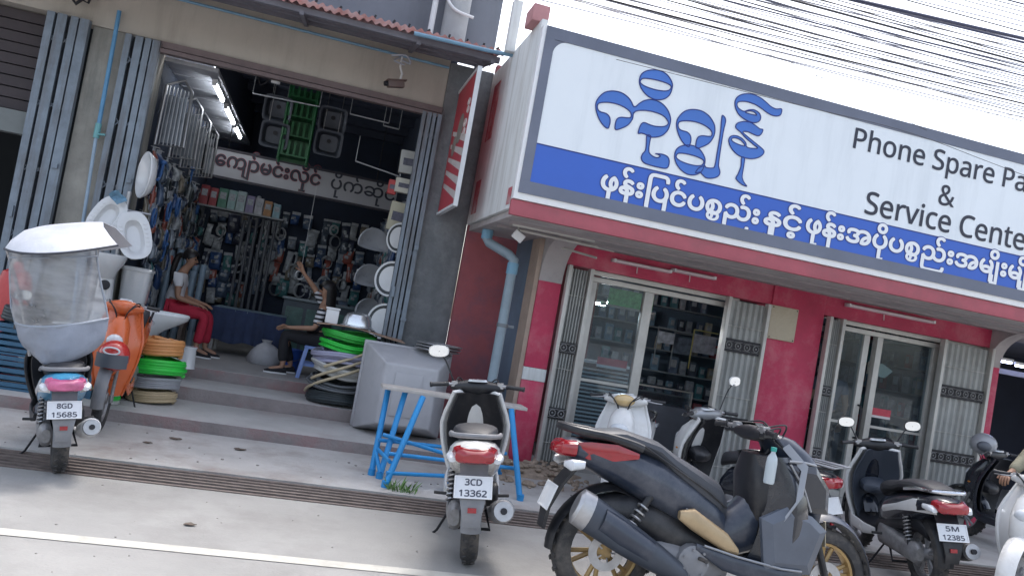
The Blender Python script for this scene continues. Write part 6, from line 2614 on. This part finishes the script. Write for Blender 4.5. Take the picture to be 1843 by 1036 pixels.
def packet_proto(i):
    """a blister packet: header card with a slot, and a bulging bag"""
    w, h, d = [(.11, .22, .05), (.14, .18, .06), (.09, .28, .05), (.16, .24, .07), (.12, .15, .08)][i]
    rr = random.Random(i)
    m = MB()
    n = 12
    rings = []
    for t, k in ((0, .55), (.12, .9), (.45, 1.0), (.75, .85), (.92, .35), (1, .12)):
        rings.append([Vector((w/2*(.9+.1*k)*math.copysign(abs(math.cos(a))**.5, math.cos(a)), -d*.5*k + d*.5*k*math.sin(a)*1.0, -h*(1-t)-.04)) for a in [2*PI*q/n for q in range(n)]])
    m.loft(rings)
    m.cur = 1
    m.bx(-w/2, w/2, -.004, .0, -.045, .0)
    m.cur = 2
    m.tube([(0, -.05, -.012), (0, .03, -.004)], .004, 5)
    m.cur = 1
    for k in range(3):
        x_ = rr.uniform(-w*.3, w*.3)
        m.box((x_, -d*.98, -h*rr.uniform(.3, .8)-.03), (w*.3, .006, h*.16))
    return m


protos = []
for i in range(5):
    pm = packet_proto(i)
    me_o = pm.build('packet_shape', [pk_m[0], card_m, steel], smooth=50)
    protos.append(me_o.data)
    bpy.data.objects.remove(me_o)
packet_meshes = []
for i, me in enumerate(protos):
    for j in range(len(pk_m)):
        q = me.copy()
        q.materials[0] = pk_m[j]
        packet_meshes.append(q)


def packet(p, rz, label, group, s=1.0, dark=None):
    me = random.choice(packet_meshes)
    o = bpy.data.objects.new('hanging_packet', me)
    C.objects.link(o)
    o.location = p
    o.rotation_euler = (random.uniform(-.1, .1), random.uniform(-.12, .12), rz+random.uniform(-.15, .15))
    o.scale = (s, s, s)
    tag(o, label, 'packet', group)


for row in range(8):
    z = 2.74 - row*.225
    for k in range(16):
        if row >= 6 and 5 <= k <= 10:
            continue
        x = -1.82 + k*.172 + random.uniform(-.03, .03)
        if random.random() < .08:
            continue
        packet((x, 14.88, z+random.uniform(-.03, .03)), 0, 'shop packet hanging on the back wall under the long sign board', 'packets on the back wall', random.uniform(.95, 1.35))
for row in range(7):
    z = 2.74 - row*.25
    for k in range(17):
        y = 10.0 + k*.282 + random.uniform(-.05, .05)
        if random.random() < .08:
            continue
        packet((-1.985, y, z+random.uniform(-.04, .04)), PI/2, 'shop packet hanging in rows on the left wall of the hardware shop', 'packets on the left wall', random.uniform(1.0, 1.45))
for row in range(5):
    z = 2.9 - row*.30
    for k in range(9):
        y = 10.9 + k*.44 + random.uniform(-.06, .06)
        packet((1.06, y, z+random.uniform(-.05, .05)), -PI/2, 'shop packet hanging in rows on the right wall of the hardware shop', 'packets on the right wall', random.uniform(1.0, 1.5))
hang_cols = [mat('dull metal fitting', (.34, .36, .39), .35, metal=.6, var=.2, scale=9), mat('blue plastic fitting', (.05, .14, .36), .4, var=.15, scale=9), mat('pale plastic fitting', (.46, .48, .50), .4, var=.1, scale=9), black_h]
for i in range(44):                                     # coiled flexible hoses and taps hanging among the packets
    wall = i % 2
    z_ = random.uniform(1.3, 2.75)
    if wall:
        c_ = Vector((-1.90, random.uniform(10.0, 14.5), z_))
        ux = Vector((0, 1, 0))
    else:
        c_ = Vector((random.uniform(-1.75, .9), 14.80, z_))
        ux = Vector((1, 0, 0))
    m = MB()
    r_ = random.uniform(.07, .13)
    if i % 3 == 0:
        m.tube(smooth_path([c_+Vector((0, 0, .14)), c_+ux*.02+Vector((0, -.05, .05)), c_+ux*.01+Vector((0, -.08, -.06)), c_-ux*.06+Vector((0, -.10, -.10))], 5), .018, 8)
        m.ellipsoid(c_+Vector((0, -.02, .12)), (.04, .04, .03), 10, 6)
        nm, lb, gp = 'water_tap', 'hanging metal water tap among the packets inside the hardware shop', 'taps on the inner walls'
    else:
        n_ = 22*2
        m.tube([c_+ux*math.cos(k*2*PI/22)*(r_-.008*(k//22)) + Vector((0, 0, 1))*math.sin(k*2*PI/22)*(r_*1.25-.008*(k//22))+Vector((.012*(k//22), -.012*(k//22), 0)) for k in range(n_)], .012, 6)
        nm, lb, gp = 'hose_ring', 'hanging ring of thin flexible hose on the inner walls of the hardware shop', 'hose rings on the inner walls'
    tag(m.build(nm, hang_cols[i % 4], smooth=60), lb, 'tap' if i % 3 == 0 else 'hose ring', gp)
# boxes on the shelf right under the sign
shf = thing('wall_shelf', 'thin shelf with boxes under the left half of the long sign board', 'shelf', (-1.2, 13.6, 2.5))
m = MB()
m.bx(-1.9, -.6, 13.35, 13.75, 2.44, 2.465)
m.build('board', mat('shelf board', (.25, .26, .27), .5), shf)
for xx in (-1.85, -1.25, -.65):
    m = MB()
    m.prism([(xx, 13.75, 2.44), (xx, 13.75, 2.25), (xx, 13.4, 2.44)], (.02, 0, 0))
    m.build('bracket', steel, shf)
for i, (c, w, h) in enumerate((((.30, .05, .06), .12, .30), ((.34, .06, .07), .11, .28), ((.10, .25, .18), .13, .30), ((.30, .45, .44), .12, .30), ((.40, .50, .50), .13, .31), ((.25, .22, .35), .12, .27), ((.45, .45, .48), .12, .26), ((.40, .20, .08), .12, .24), ((.25, .40, .45), .11, .22))):
    xx = -1.83+.138*i
    t = thing('carton', ('red carton at the left end of the shelf under the sign', 'second red carton from the left on the shelf', 'green carton beside the red cartons on the shelf', 'pale teal carton next to the green carton', 'whitish teal carton in the middle of the shelf', 'violet grey carton right of the whitish one', 'pale grey carton on the right half of the shelf', 'orange brown carton near the right end of the shelf', 'pale blue carton at the right end of the shelf')[i], 'carton', (xx, 13.5, 2.467))
    m = MB()
    m.bx(xx-w/2, xx+w/2, 13.40, 13.58, 2.467, 2.467+h)
    m.build('box', mat('shelf carton %d' % i, c, .5, var=.25, scale=14), t, bevel=.004)
    m = MB()
    m.bx(xx-w*.35, xx+w*.35, 13.396, 13.399, 2.467+h*.45, 2.467+h*.8)
    m.build('print_patch', card_m, t)

# wire racks leaning out of the left wall under the ceiling
for i, y in enumerate((10.15, 11.1, 12.0, 12.9)):
    t = thing('wire_rack', ('first chrome wire rack from the front high on the left wall', 'second chrome wire rack from the front high on the left wall', 'third chrome wire rack from the front high on the left wall', 'farthest chrome wire rack high on the left wall')[i], 'rack', (-1.98, y, 3.0))
    m = MB()
    c4 = [Vector((-2.02, y, 2.80)), Vector((-1.72, y+.05, 2.84)), Vector((-1.74, y+.08, 3.50)), Vector((-1.84, y+.06, 3.62)), Vector((-2.02, y+.03, 3.52))]
    m.tube(c4, .018, 8, closed=True)
    m.build('frame', steel, t)
    m = MB()
    for k in range(6):
        f = (k+1)/7
        m.tube([c4[0]*(1-f)+c4[1]*f, c4[4]*(1-f)+c4[2]*f], .007, 5)
    m.build('wire', steel, t)
    m = MB()
    m.bx(-2.0, -1.78, y+.09, y+.11, 2.86, 3.42)
    m.build('back_plate', mat('rack plate', (.22, .24, .27), .4, metal=.4, var=.3, scale=6), t)

# steel sinks and green rack under the ceiling
sk_m = mat('dark steel sink', (.05, .058, .075), .45, metal=.4, var=.2, scale=5)
for i, (px, py) in enumerate(((500, 196), (494, 243), (599, 216), (591, 258))):
    pc = at(px, py, 11.5)
    t = thing('sink_bowl', ('upper left square steel sink hung under the ceiling', 'lower left square steel sink hung under the ceiling', 'upper right square steel sink hung under the ceiling', 'lower right square steel sink hung under the ceiling')[i], 'sink', pc)
    m = MB()
    rot = RX(.15)
    rings = []
    for (d, s_, p_) in ((.13, .11, 4), (.11, .135, 5), (.0, .155, 6), (-.008, .19, 7), (-.02, .19, 7), (-.02, .165, 6), (.0, .145, 6), (.09, .12, 5), (.10, .03, 3)):
        rings.append([pc+rot @ Vector((s_*math.copysign(abs(math.cos(a))**(2/p_), math.cos(a)), d, s_*.93*math.copysign(abs(math.sin(a))**(2/p_), math.sin(a)))) for a in [2*PI*k/32 for k in range(32)]])
    m.loft(rings)
    m.build('bowl', sk_m, t, smooth=50)
    m = MB()
    m.lathe([(.03, 0), (.03, .006), (.001, .006)], 14, Matrix.Translation(pc+rot @ Vector((.0, .085, .03))) @ Matrix.Rotation(PI/2, 4, 'X'))
    m.build('drain_hole', black_iron, t)
    m = MB()
    m.tube([pc+Vector((-.1, 0, .16)), pc+Vector((-.1, 0, 4.38-pc.z))], .005, 5)
    m.tube([pc+Vector((.1, 0, .16)), pc+Vector((.1, 0, 4.38-pc.z))], .005, 5)
    m.build('hanger', steel, t)
gr = thing('wire_rack', 'green plastic shelf rack hung between the steel sinks', 'rack', (-.55, 11.6, 3.2))
gm = mat('green rack plastic', (.009, .10, .032), .45, var=.2, scale=5)
gl, gr_ = -.74, -.36
m = MB()
for xx in (gl, gr_):
    for yy in (11.5, 11.75):
        m.tube([(xx, yy, 3.12), (xx, yy, 4.2)], .018, 8)
m.build('upright', gm, gr)
for k in range(4):
    m = MB()
    zz_ = 3.2+k*.27
    m.bx(gl, gr_, 11.49, 11.76, zz_, zz_+.02)
    for q in range(5):
        m.bx(gl+.02+q*.08, gl+.05+q*.08, 11.485, 11.495, zz_+.02, zz_+.20)
    m.build('shelf', gm, gr)
m = MB()
m.bx(gl, gr_, 11.77, 11.775, 3.15, 4.18)
m.build('back_sheet', gm, gr)
for i, (x0, y0_, x1, y1_) in enumerate(((455, 168, 575, 192), (630, 205, 700, 222), (690, 226, 718, 233), (640, 290, 720, 318))):
    a, b = at(x0, y0_, 11.2), at(x1, y1_, 11.2)
    m = MB()
    m.tube([a, b], .010, 7)
    m.tube([a, a+Vector((0, 0, .35))], .005, 5)
    m.tube([b, b+Vector((0, 0, .3))], .005, 5)
    tag(m.build('hanging_rail', mat('pale rail', (.55, .57, .6), .35, metal=.3), smooth=60), ('long pale rail hung just behind the shop lintel', 'short pale rail hung right of the steel sinks', 'shortest pale rail hung near the right gate', 'pale rail hung low right of the sinks')[i], 'rail')
cf = thing('junction_box', 'small white junction box hung behind the middle of the lintel', 'box', (-.87, 9.95, 3.72))
pj = at(497, 143, 9.9)
m = MB()
m.box(pj, (.10, .06, .10))
m.build('box', white_pl, cf, bevel=.008)
m = MB()
m.tube(smooth_path([pj+Vector((-.05, 0, .02)), pj+Vector((-.16, .02, -.1)), pj+Vector((-.22, .05, .08))], 5), .008, 6)
m.build('cable', black_iron, cf)

# pipes, table, floor goods
for i in range(9):
    xx, yy = -1.95+.115*(i % 5), 12.15+.14*(i//5)
    m = MB()
    h_ = random.uniform(1.0, 1.35)
    m.lathe([(.042, 0), (.042, h_-.08), (.048, h_-.08), (.048, h_), (.038, h_), (.038, h_-.15)], 14, Matrix.Translation((xx, yy, .38)) @ Matrix.Rotation(random.uniform(-.04, .04), 4, 'X'))
    tag(m.build('pvc_pipe', mat('pale blue pvc pipe', (.24, .32, .40), .45, var=.15, scale=6)), 'short pale blue pipe standing in the bundle behind the seated woman', 'pipe', 'pale blue pipes behind the woman')
for i in range(6):
    xx = -1.25+.10*i
    m = MB()
    m.lathe([(.026, 0), (.026, 2.0+.05*i), (.020, 2.0+.05*i), (.02, 1.9)], 10, Matrix.Translation((xx, 14.4, .38)) @ Matrix.Rotation(.06, 4, 'X'))
    tag(m.build('pvc_pipe', mat('grey long pipe', (.13, .14, .16), .45, var=.15, scale=6)), 'long grey pipe leaning against the dark back wall', 'pipe', 'long grey pipes at the back wall')
tt = thing('table', 'low table under a dark blue cloth right of the seated woman', 'table', (-.75, 12.1, .38))
m = MB()
m.bx(-1.22, -.25, 11.7, 12.5, .98, 1.01)
m.build('table_top', mat('blue table top', (.16, .24, .30), .4, var=.15, scale=4), tt, bevel=.006)
for xx in (-1.16, -.31):
    for yy in (11.76, 12.44):
        m = MB()
        m.bx(xx-.02, xx+.02, yy-.02, yy+.02, .38, .979)
        m.build('leg', steel, tt)
m = MB()
g_ = []
for i in range(20):
    x_ = -1.23+.99*i/19
    g_.append([(x_, 11.69-.012*math.sin(i*1.9), 1.013), (x_, 11.68-.02*math.sin(i*1.9), .80), (x_, 11.67-.035*math.sin(i*1.9+.4), .56+.02*math.sin(i*.8))])
m.sheet(g_, .003)
tag(m.build('tablecloth', mat('dark blue cloth', (.03, .045, .10), .85, var=.3, scale=6)), 'dark blue cloth hanging from the front of the low table', 'tablecloth')
m = MB()
rings = []
for t, r_ in ((0, .20), (.06, .23), (.16, .20), (.24, .12), (.28, .05), (.32, .07)):
    rings.append([Vector((-.42+r_*math.cos(a)*(1+.12*math.sin(3*a+t*9)), 11.25+r_*.8*math.sin(a), .382+t)) for a in [2*PI*k/18 for k in range(18)]])
m.loft(rings)
tag(m.build('plastic_bag', mat('pale bag', (.42, .42, .44), .5, var=.2, scale=5), smooth=60), 'pale tied plastic bag on the shop floor between the two people', 'bag')
for i, (px, py, yy, r_) in ((2, (540, 495, 11.9, .06)),):
    pc = at(px, py, yy)
    m = MB()
    m.tube([pc+Vector((r_*math.cos(k*2*PI/20), .02*math.sin(k), r_*math.sin(k*2*PI/20))) for k in range(20)], .014, 7, closed=True)
    if i == 2:
        m.tube([pc+Vector((0, 0, r_)), pc+Vector((0, 0, 1.3))], .004, 5)
    else:
        m.tube([pc+Vector((0, 0, -r_)), Vector((pc.x, pc.y, .385))], .012, 6)
    tag(m.build('hose_ring', mat('pale hose', (.48, .49, .5), .4), smooth=60), ('grey hose ring beside the blue pipes', 'grey hose ring on the floor by the table', 'white ring hung from above beside the raised hand')[i], 'ring')
cn2 = thing('counter', 'dark shop counter with glass front at the back of the hardware shop', 'counter', (.3, 13.2, .38))
m = MB()
m.bx(-.35, .95, 12.9, 13.4, .382, 1.25)
m.build('cabinet', mat('dark counter', (.05, .07, .09), .5, var=.3, scale=5), cn2, bevel=.01)
m = MB()
m.bx(-.38, .98, 12.86, 13.44, 1.252, 1.29)
m.build('counter_top', mat('counter top', (.16, .2, .22), .3), cn2, bevel=.006)
m = MB()
for k in range(4):
    m.bx(-.30+.31*k, -.04+.31*k, 12.89, 12.898, .5, 1.15)
m.build('front_panel', mat('counter panel green', (.06, .14, .13), .35, var=.4, scale=9), cn2)

# blue crates and dark coils behind the canopy scooter
bc = mat('blue crate plastic', (.035, .12, .21), .45, var=.15, scale=5)
for i, (x, y, z, w, h) in enumerate(((-2.42, 8.30, .12, .46, .30), (-2.40, 8.32, .425, .44, .28), (-1.98, 8.42, .12, .40, .26), (-2.9, 8.3, .12, .42, .34))):
    t = thing('plastic_crate', ('blue plastic crate at the bottom of the pair behind the canopy scooter', 'blue plastic crate on top of the pair behind the canopy scooter', 'smaller blue crate right of the stacked pair', 'blue plastic crate at the left edge of the photo')[i], 'crate', (x, y, z))
    m = MB()
    m.bx(x-w/2, x+w/2, y-.16, y+.16, z, z+.02)
    for k in range(4):
        zz_ = z+.03+k*(h-.05)/4
        m.bx(x-w/2, x+w/2, y-.165, y-.15, zz_, zz_+(h-.05)/4*.6)
        m.bx(x-w/2, x+w/2, y+.15, y+.165, zz_, zz_+(h-.05)/4*.6)
        m.bx(x-w/2-.005, x-w/2+.01, y-.149, y+.149, zz_, zz_+(h-.05)/4*.6)
        m.bx(x+w/2-.01, x+w/2+.005, y-.149, y+.149, zz_, zz_+(h-.05)/4*.6)
    m.build('basket', bc, t)
    m = MB()
    m.bx(x-w/2-.012, x+w/2+.012, y-.175, y-.1655, z+h-.035, z+h)
    m.bx(x-w/2-.012, x+w/2+.012, y+.1655, y+.175, z+h-.035, z+h)
    m.bx(x-w/2-.015, x-w/2-.0055, y-.165, y+.165, z+h-.035, z+h)
    m.bx(x+w/2+.0055, x+w/2+.015, y-.165, y+.165, z+h-.035, z+h)
    for sx in (-1, 1):
        for sy in (-1, 1):
            m.bx(x+sx*w/2-.018, x+sx*w/2+.018, y+sy*.165-.015, y+sy*.165+.015, z, z+h-.036)
    m.build('rim', bc, t)
coil('dark teal hose coil lying on the steps behind the canopy scooter', (-1.95, 8.42, .385), .20, .16, mat('dark teal hose', (.03, .09, .12), .45), turns=4, seed=5)
coil('black hose coil on top of the stacked blue crates', (-2.40, 8.32, .71), .21, .16, black_h, turns=4, seed=8)
pr = thing('gas_canister', 'red canister cut by the left edge beside the folded gate', 'canister', (-2.72, 8.9, .12))
m = MB()
m.lathe([(.13, 0), (.15, .03), (.15, .9), (.12, 1.02), (.05, 1.06), (.04, 1.12), (.001, 1.12)], 22, Matrix.Translation((-2.72, 8.75, .12)))
m.build('cylinder', mat('canister red', (.50, .06, .06), .4, var=.1, scale=5), pr)
m = MB()
m.tube([(-2.80, 8.75, 1.20), (-2.80, 8.75, 1.30), (-2.64, 8.75, 1.30), (-2.64, 8.75, 1.20)], .010, 6)
m.build('collar', steel, pr)

# ------------------------------------------------------------------ phone shop stock
ac = thing('air_cooler', 'white louvred air cooler box behind the first glass pane', 'air cooler', (3.35, 8.95, .13))
a, b = at(1045, 648, 8.95), at(1108, 745, 8.95)
m = MB()
m.bx(a.x, b.x+.12, 8.94, 9.25, .14, a.z+.02)
m.build('cabinet', white_wall, ac, bevel=.01)
m = MB()
nl = 18
for k in range(nl):
    zz_ = .35+(a.z-.38)*k/nl
    m.box((a.x+(b.x+.12-a.x)/2, 8.928, zz_), (b.x+.06-a.x, .018, .014), RX(.5))
m.build('louvre', mat('louvre white', (.66, .67, .68), .4), ac)
m = MB()
m.bx(a.x+.03, b.x+.09, 8.932, 8.938, .32, a.z-.01)
m.build('louvre_back', black_iron, ac)
gs = thing('shop_banner', 'green printed banner hung at the top behind the first glass pane', 'banner', (3.6, 9.3, 2.1))
a, b = at(1098, 520, 9.3), at(1162, 560, 9.3)
m = MB()
m.bx(a.x, b.x+.08, 9.30, 9.31, b.z, a.z+.02)
m.build('sheet', mat('green banner print', (.16, .55, .22), .5, var=.5, scale=22), gs)
m = MB()
m.tube([(a.x-.1, 9.28, b.z-.01), (b.x+.12, 9.28, b.z-.01)], .015, 8)
m.build('pole', alu, gs)
for i, (px0, py0, px1, py1, yy, lab) in enumerate(((1075, 645, 1125, 672, 8.75, 'pink and red sticker strip on the first glass door'), (1560, 738, 1600, 756, 8.56, 'pink and red sticker on the second glass door'))):
    a, b = at(px0, py0, yy), at(px1, py1, yy)
    t = thing('sticker', lab, 'sticker', ((a.x+b.x)/2, yy, (a.z+b.z)/2))
    m = MB()
    zc = (a.z+b.z)/2
    h_ = .085
    m.bx(a.x, b.x, yy-.012, yy-.009, zc, zc+h_)
    m.build('red_strip', mat('sticker red', (.50, .05, .08), .5, var=.2, scale=12), t)
    m = MB()
    m.bx(a.x, b.x, yy-.012, yy-.009, zc-.03, zc-.001)
    m.build('white_strip', mat('sticker white', (.62, .58, .58), .5, var=.1, scale=12), t)
ap = thing('paper_sign', 'cream arrow shaped paper sign behind the second glass door', 'sign', (7.2, 8.6, 1.7))
P_ = [at(x, y, 8.66) for x, y in ((1563, 650), (1590, 655), (1607, 668), (1592, 680), (1560, 672))]
m = MB()
m.prism(P_, (0, .006, 0))
m.build('paper', mat('cream paper', (.52, .49, .42), .7, var=.08, scale=5), ap)
m = MB()
m.tube([P_[0]+Vector((.02, 0, 0)), P_[0]+Vector((.02, 0, .5))], .003, 5)
m.build('string', white_pl, ap)
# shelves with stock in both bays
sh_m = mat('phone shelf metal', (.30, .32, .34), .4, metal=.3, var=.1, scale=5)
sh_cols = [mat('phone box %d' % i, c, .35, var=.35, scale=16, coat=.2) for i, c in enumerate(((.5, .5, .52), (.12, .16, .24), (.30, .33, .38), (.08, .22, .25), (.42, .38, .30), (.35, .08, .10), (.06, .07, .1), (.20, .30, .40)))]
box_m = MB()
box_m.box((0, 0, .09), (.10, .05, .18))
box_m.cur = 1
box_m.box((0, -.0265, .11), (.07, .003, .09))
box_m.cur = 0
box_m.box((0, 0, .184), (.092, .045, .008))
bo = box_m.build('phone_case_box', [sh_cols[0], card_m], bevel=.004)
box_meshes = []
for mm_ in sh_cols:
    q = bo.data.copy()
    q.materials[0] = mm_
    box_meshes.append(q)
bpy.data.objects.remove(bo)
for i, (x0, x1, y, lab) in enumerate(((3.3, 6.7, 11.9, 'tall shelf of phone boxes at the back of the first phone shop bay'), (8.95, 12.3, -8.08, 'tall shelf of phone boxes along the right wall of the second phone shop bay'))):
    side_ = y < 0                                       # the second shelf runs along the right wall

    def q_(a0, a1, d0, d1, z0, z1, mb):
        if side_:
            mb.bx(-y+d0, -y+d1, a0, a1, z0, z1)
        else:
            mb.bx(a0, a1, y+d0, y+d1, z0, z1)
    t = thing('display_shelf', lab, 'shelf', (-y, (x0+x1)/2, .13) if side_ else ((x0+x1)/2, y, .13))
    for k in range(6):
        m = MB()
        q_(x0, x1, 0, .3, .45+.34*k, .47+.34*k, m)
        m.build('shelf', sh_m, t)
    for xx in (x0, (x0+x1)/2, x1-.03):
        m = MB()
        q_(xx, xx+.03, -.004, 0, .13, 2.4, m)
        m.build('upright', sh_m, t)
    for k in range(6):
        n = 20
        for j in range(n):
            if random.random() < .18:
                continue
            o = bpy.data.objects.new('phone_case_box', random.choice(box_meshes))
            C.objects.link(o)
            a_, d_ = x0+.1+(x1-x0-.2)*j/(n-1), .06+random.uniform(0, .08)
            o.location = (-y+d_, a_, .471+.34*k) if side_ else (a_, y+d_, .471+.34*k)
            o.rotation_euler = (0, 0, random.uniform(-.2, .2)-(PI/2 if side_ else 0))
            s_ = random.uniform(.9, 1.4)
            o.scale = (s_, 1, s_)
            tag(o, ('small phone box on the tall back shelf of the first phone shop bay', 'small phone box on the right wall shelf of the second bay')[i], 'box', 'phone boxes in the %s bay' % ('first', 'second')[i])
for i, (x0, x1, y, lab) in enumerate(((3.9, 5.25, 10.2, 'glass topped phone counter in the first bay'), (6.3, 7.7, 10.3, 'glass topped phone counter in the second bay'))):
    t = thing('counter', lab, 'counter', ((x0+x1)/2, y, .13))
    m = MB()
    m.bx(x0, x1, y, y+.5, .132, .75)
    m.build('cabinet', mat('counter cabinet', (.16, .18, .22), .5, var=.15, scale=4), t, bevel=.008)
    m = MB()
    m.bx(x0, x1, y+.01, y+.49, .98, .99)
    m.bx(x0, x1, y+.004, y+.009, .752, .979)
    m.build('glass_case', clear_glass, t)
    m = MB()
    for xx in (x0, x1-.02):
        m.bx(xx, xx+.02, y-.012, y+.003, .752, .99)
    m.bx(x0+.021, x1-.021, y-.012, y+.003, .97, .99)
    m.build('frame', alu, t)
# posters and hanging signs in the first bay
for i, (px0, py0, px1, py1, yy, col_, lab) in enumerate(((1186, 595, 1212, 620, 11.2, (.50, .52, .58), 'small white card hanging in the open first door'), (1250, 600, 1285, 640, 11.0, (.40, .40, .46), 'pale poster with yellow edge in the open first door'), (1215, 605, 1245, 640, 11.3, (.16, .20, .26), 'dark blue poster on the back wall of the first bay'))):
    a, b = at(px0, py0, yy), at(px1, py1, yy)
    t = thing('poster', lab, 'poster', ((a.x+b.x)/2, yy, b.z))
    m = MB()
    m.bx(a.x, b.x, yy, yy+.008, min(a.z, b.z), max(a.z, b.z))
    m.build('sheet', mat('poster print %d' % i, col_, .5, var=.5, scale=10), t)
    m = MB()
    m.bx(a.x-.015, a.x-.001, yy-.005, yy+.01, min(a.z, b.z)-.25, max(a.z, b.z)+.05)
    m.bx(a.x-.015, b.x+.015, yy-.005, yy+.01, max(a.z, b.z)+.051, max(a.z, b.z)+.065)
    m.build('poster_edge', mat('poster yellow edge', (.50, .45, .15), .5) if i == 1 else sh_m, t)
for i, (px, py) in enumerate(((1070, 545), (1112, 548))):
    pc = at(px, py, 9.9)
    t = thing('ceiling_tube_lamp', ('short lit tube seen through the left of the first glass pane', 'short lit tube below the green banner')[i], 'tube lamp', pc)
    m = MB()
    m.bx(pc.x-.16, pc.x+.16, pc.y-.02, pc.y+.02, pc.z+.016, pc.z+.05)
    m.build('lamp_base', white_pl, t)
    m = MB()
    m.tube([(pc.x-.15, pc.y, pc.z), (pc.x+.15, pc.y, pc.z)], .014, 8)
    m.build('tube', room_tube, t)

# ------------------------------------------------------------------ small things outside
hm = thing('helmet', 'red helmet with black visor hung on the front of the orange scooter', 'helmet', (-1.66, 7.3, .8))
pc = at(205, 640, 7.30)
m = MB()
m.ellipsoid(pc, (.125, .13, .13), 20, 10)
m.build('shell', mat('helmet red', (.50, .035, .03), .25, coat=.6), hm)
m = MB()
rings = []
for t in range(5):
    z_ = -.09+.028*t
    rings.append([pc+Vector((.132*math.sin(a), -.138*math.cos(a), z_)) for a in [-1.2+2.4*k/12 for k in range(13)]])
m.sheet(rings, .004)
m.build('visor', mat('helmet visor', (.10, .11, .13)), hm)
m = MB()
m.tube([pc+Vector((.06*math.cos(a*PI/10), -.125, .05+.028*math.sin(a*PI/10))) for a in range(20)], .008, 6, closed=True)
m.build('emblem', white_pl, hm)
hl = thing('helmet', 'grey open helmet hung on the scooter in the right bay', 'helmet', (8.9, 7.75, 1.0))
pc = at(1770, 798, 7.6)
m = MB()
m.ellipsoid(pc, (.15, .13, .12), 20, 10)
m.build('shell', mat('grey helmet', (.30, .31, .33), .3, coat=.4, var=.1, scale=6), hl)
m = MB()
m.ellipsoid(pc+Vector((-.06, -.08, -.02)), (.09, .06, .06), 14, 8)
m.build('visor', mat('helmet visor', (.10, .11, .13), .15, coat=.5), hl)
bo_ = thing('water_bottle', 'clear bottle with teal cap in the front pocket of the maxi scooter', 'bottle', (3.0, 4.4, .85))
pc = at(1388, 838, 4.185)
m = MB()
m.lathe([(.028, -.10), (.032, -.09), (.032, .02), (.028, .05), (.013, .075), (.013, .085)], 18, Matrix.Translation(pc))
m.build('bottle', mat('bottle plastic', (.55, .62, .66), .15, coat=.5, alpha=.75), bo_)
m = MB()
m.lathe([(.016, .085), (.017, .088), (.017, .108), (.001, .110)], 16, Matrix.Translation(pc))
m.build('cap', mat('teal cap', (.03, .32, .28), .4), bo_)
# rubble at the foot of the pillar, a weed, dirt and litter
random.seed(77)
m = MB()
for k in range(150):
    x, y = random.uniform(1.95, 3.1), random.uniform(7.3, 8.42)
    r_ = random.uniform(.008, .04)*(1 if random.random() < .8 else 1.7)
    h_ = .012 + .09*max(0, 1-((x-2.45)/.6)**2-((y-8.3)/.7)**2)
    m.ellipsoid((x, y, h_+r_*.3), (r_*random.uniform(.8, 1.4), r_, r_*.6), 6, 4, RZ(random.random()*3))
rings = []
for t, k_ in ((0, 1.0), (.03, .8), (.06, .5), (.085, .2)):
    rings.append([Vector((2.45+.62*k_*math.cos(a)*(1+.15*math.sin(3*a)), 8.12+.33*k_*math.sin(a)*(1+.1*math.cos(4*a)), .0125+t)) for a in [2*PI*q/28 for q in range(28)]])
m.loft(rings)
tag(m.build('rubble', mat('brick rubble', (.34, .27, .21), .9, var=.3, scale=14, bump=.6, bscale=60)), kind='stuff', label='heap of pale brick rubble at the foot of the red pillar', cat='rubble')
m = MB()
for k in range(60):
    x, y = random.uniform(-2.2, 4.2), random.uniform(6.46, 7.8)
    r_ = random.uniform(.004, .013)
    m.ellipsoid((x, y, .013+r_*.3), (r_*1.3, r_, r_*.5), 5, 4, RZ(random.random()*3))
for k in range(120):
    x, y = random.uniform(-3, 5), random.uniform(3.2, 5.9)
    r_ = random.uniform(.002, .008)
    m.ellipsoid((x, y, r_*.3), (r_*1.3, r_, r_*.5), 5, 4, RZ(random.random()*3))
tag(m.build('grit', mat('grit', (.27, .25, .235), .9, var=.4, scale=20)), 'scattered grit on the road and pavement', 'grit', kind='stuff')
wd = thing('weed', 'small green weed at the drain edge by the blue table legs', 'plant', (1.0, 6.52, .012))
leaf = mat('weed leaf', (.10, .20, .05), .6, var=.3, scale=10)
m = MB()
for k in range(46):
    a, l_ = random.random()*2*PI, random.uniform(.05, .14)
    b_ = Vector((1.0+random.uniform(-.12, .12), 6.55+random.uniform(-.06, .06), .012))
    d = Vector((math.cos(a)*.7, math.sin(a)*.7, random.uniform(.5, 1.0))).normalized()
    w_ = Vector((-d.y, d.x, 0))*.012
    m.add([b_-w_*.4, b_+w_*.4, b_+d*l_*.6+w_, b_+d*l_, b_+d*l_*.6-w_], [(0, 1, 2, 3, 4)])
m.build('leaf', leaf, wd, smooth=0)
for i, (px, py, s_) in enumerate(((315, 793, .03), (430, 812, .032), (340, 945, .022), (265, 800, .022))):
    p = atz(px, py, 0)
    gz = .013 if p.y > 6.44 else .001
    m = MB()
    ring = [Vector((p.x+s_*1.5*math.cos(a)*(1+.3*math.sin(3*a+i)), p.y+s_*math.sin(a), gz+.004+.006*math.sin(a*2+i)**2)) for a in [2*PI*k/14 for k in range(14)]]
    m.prism(ring, (0, 0, .004))
    tag(m.build('dry_leaf', mat('dry leaf', (.13, .10, .08), .8, var=.3, scale=20)), ('dark dry leaf on the pavement nearest the steps', 'dark dry leaf on the pavement farther right', 'brown leaf alone on the road', 'tiny dark leaf on the pavement beside the orange scooter')[i], 'leaf')
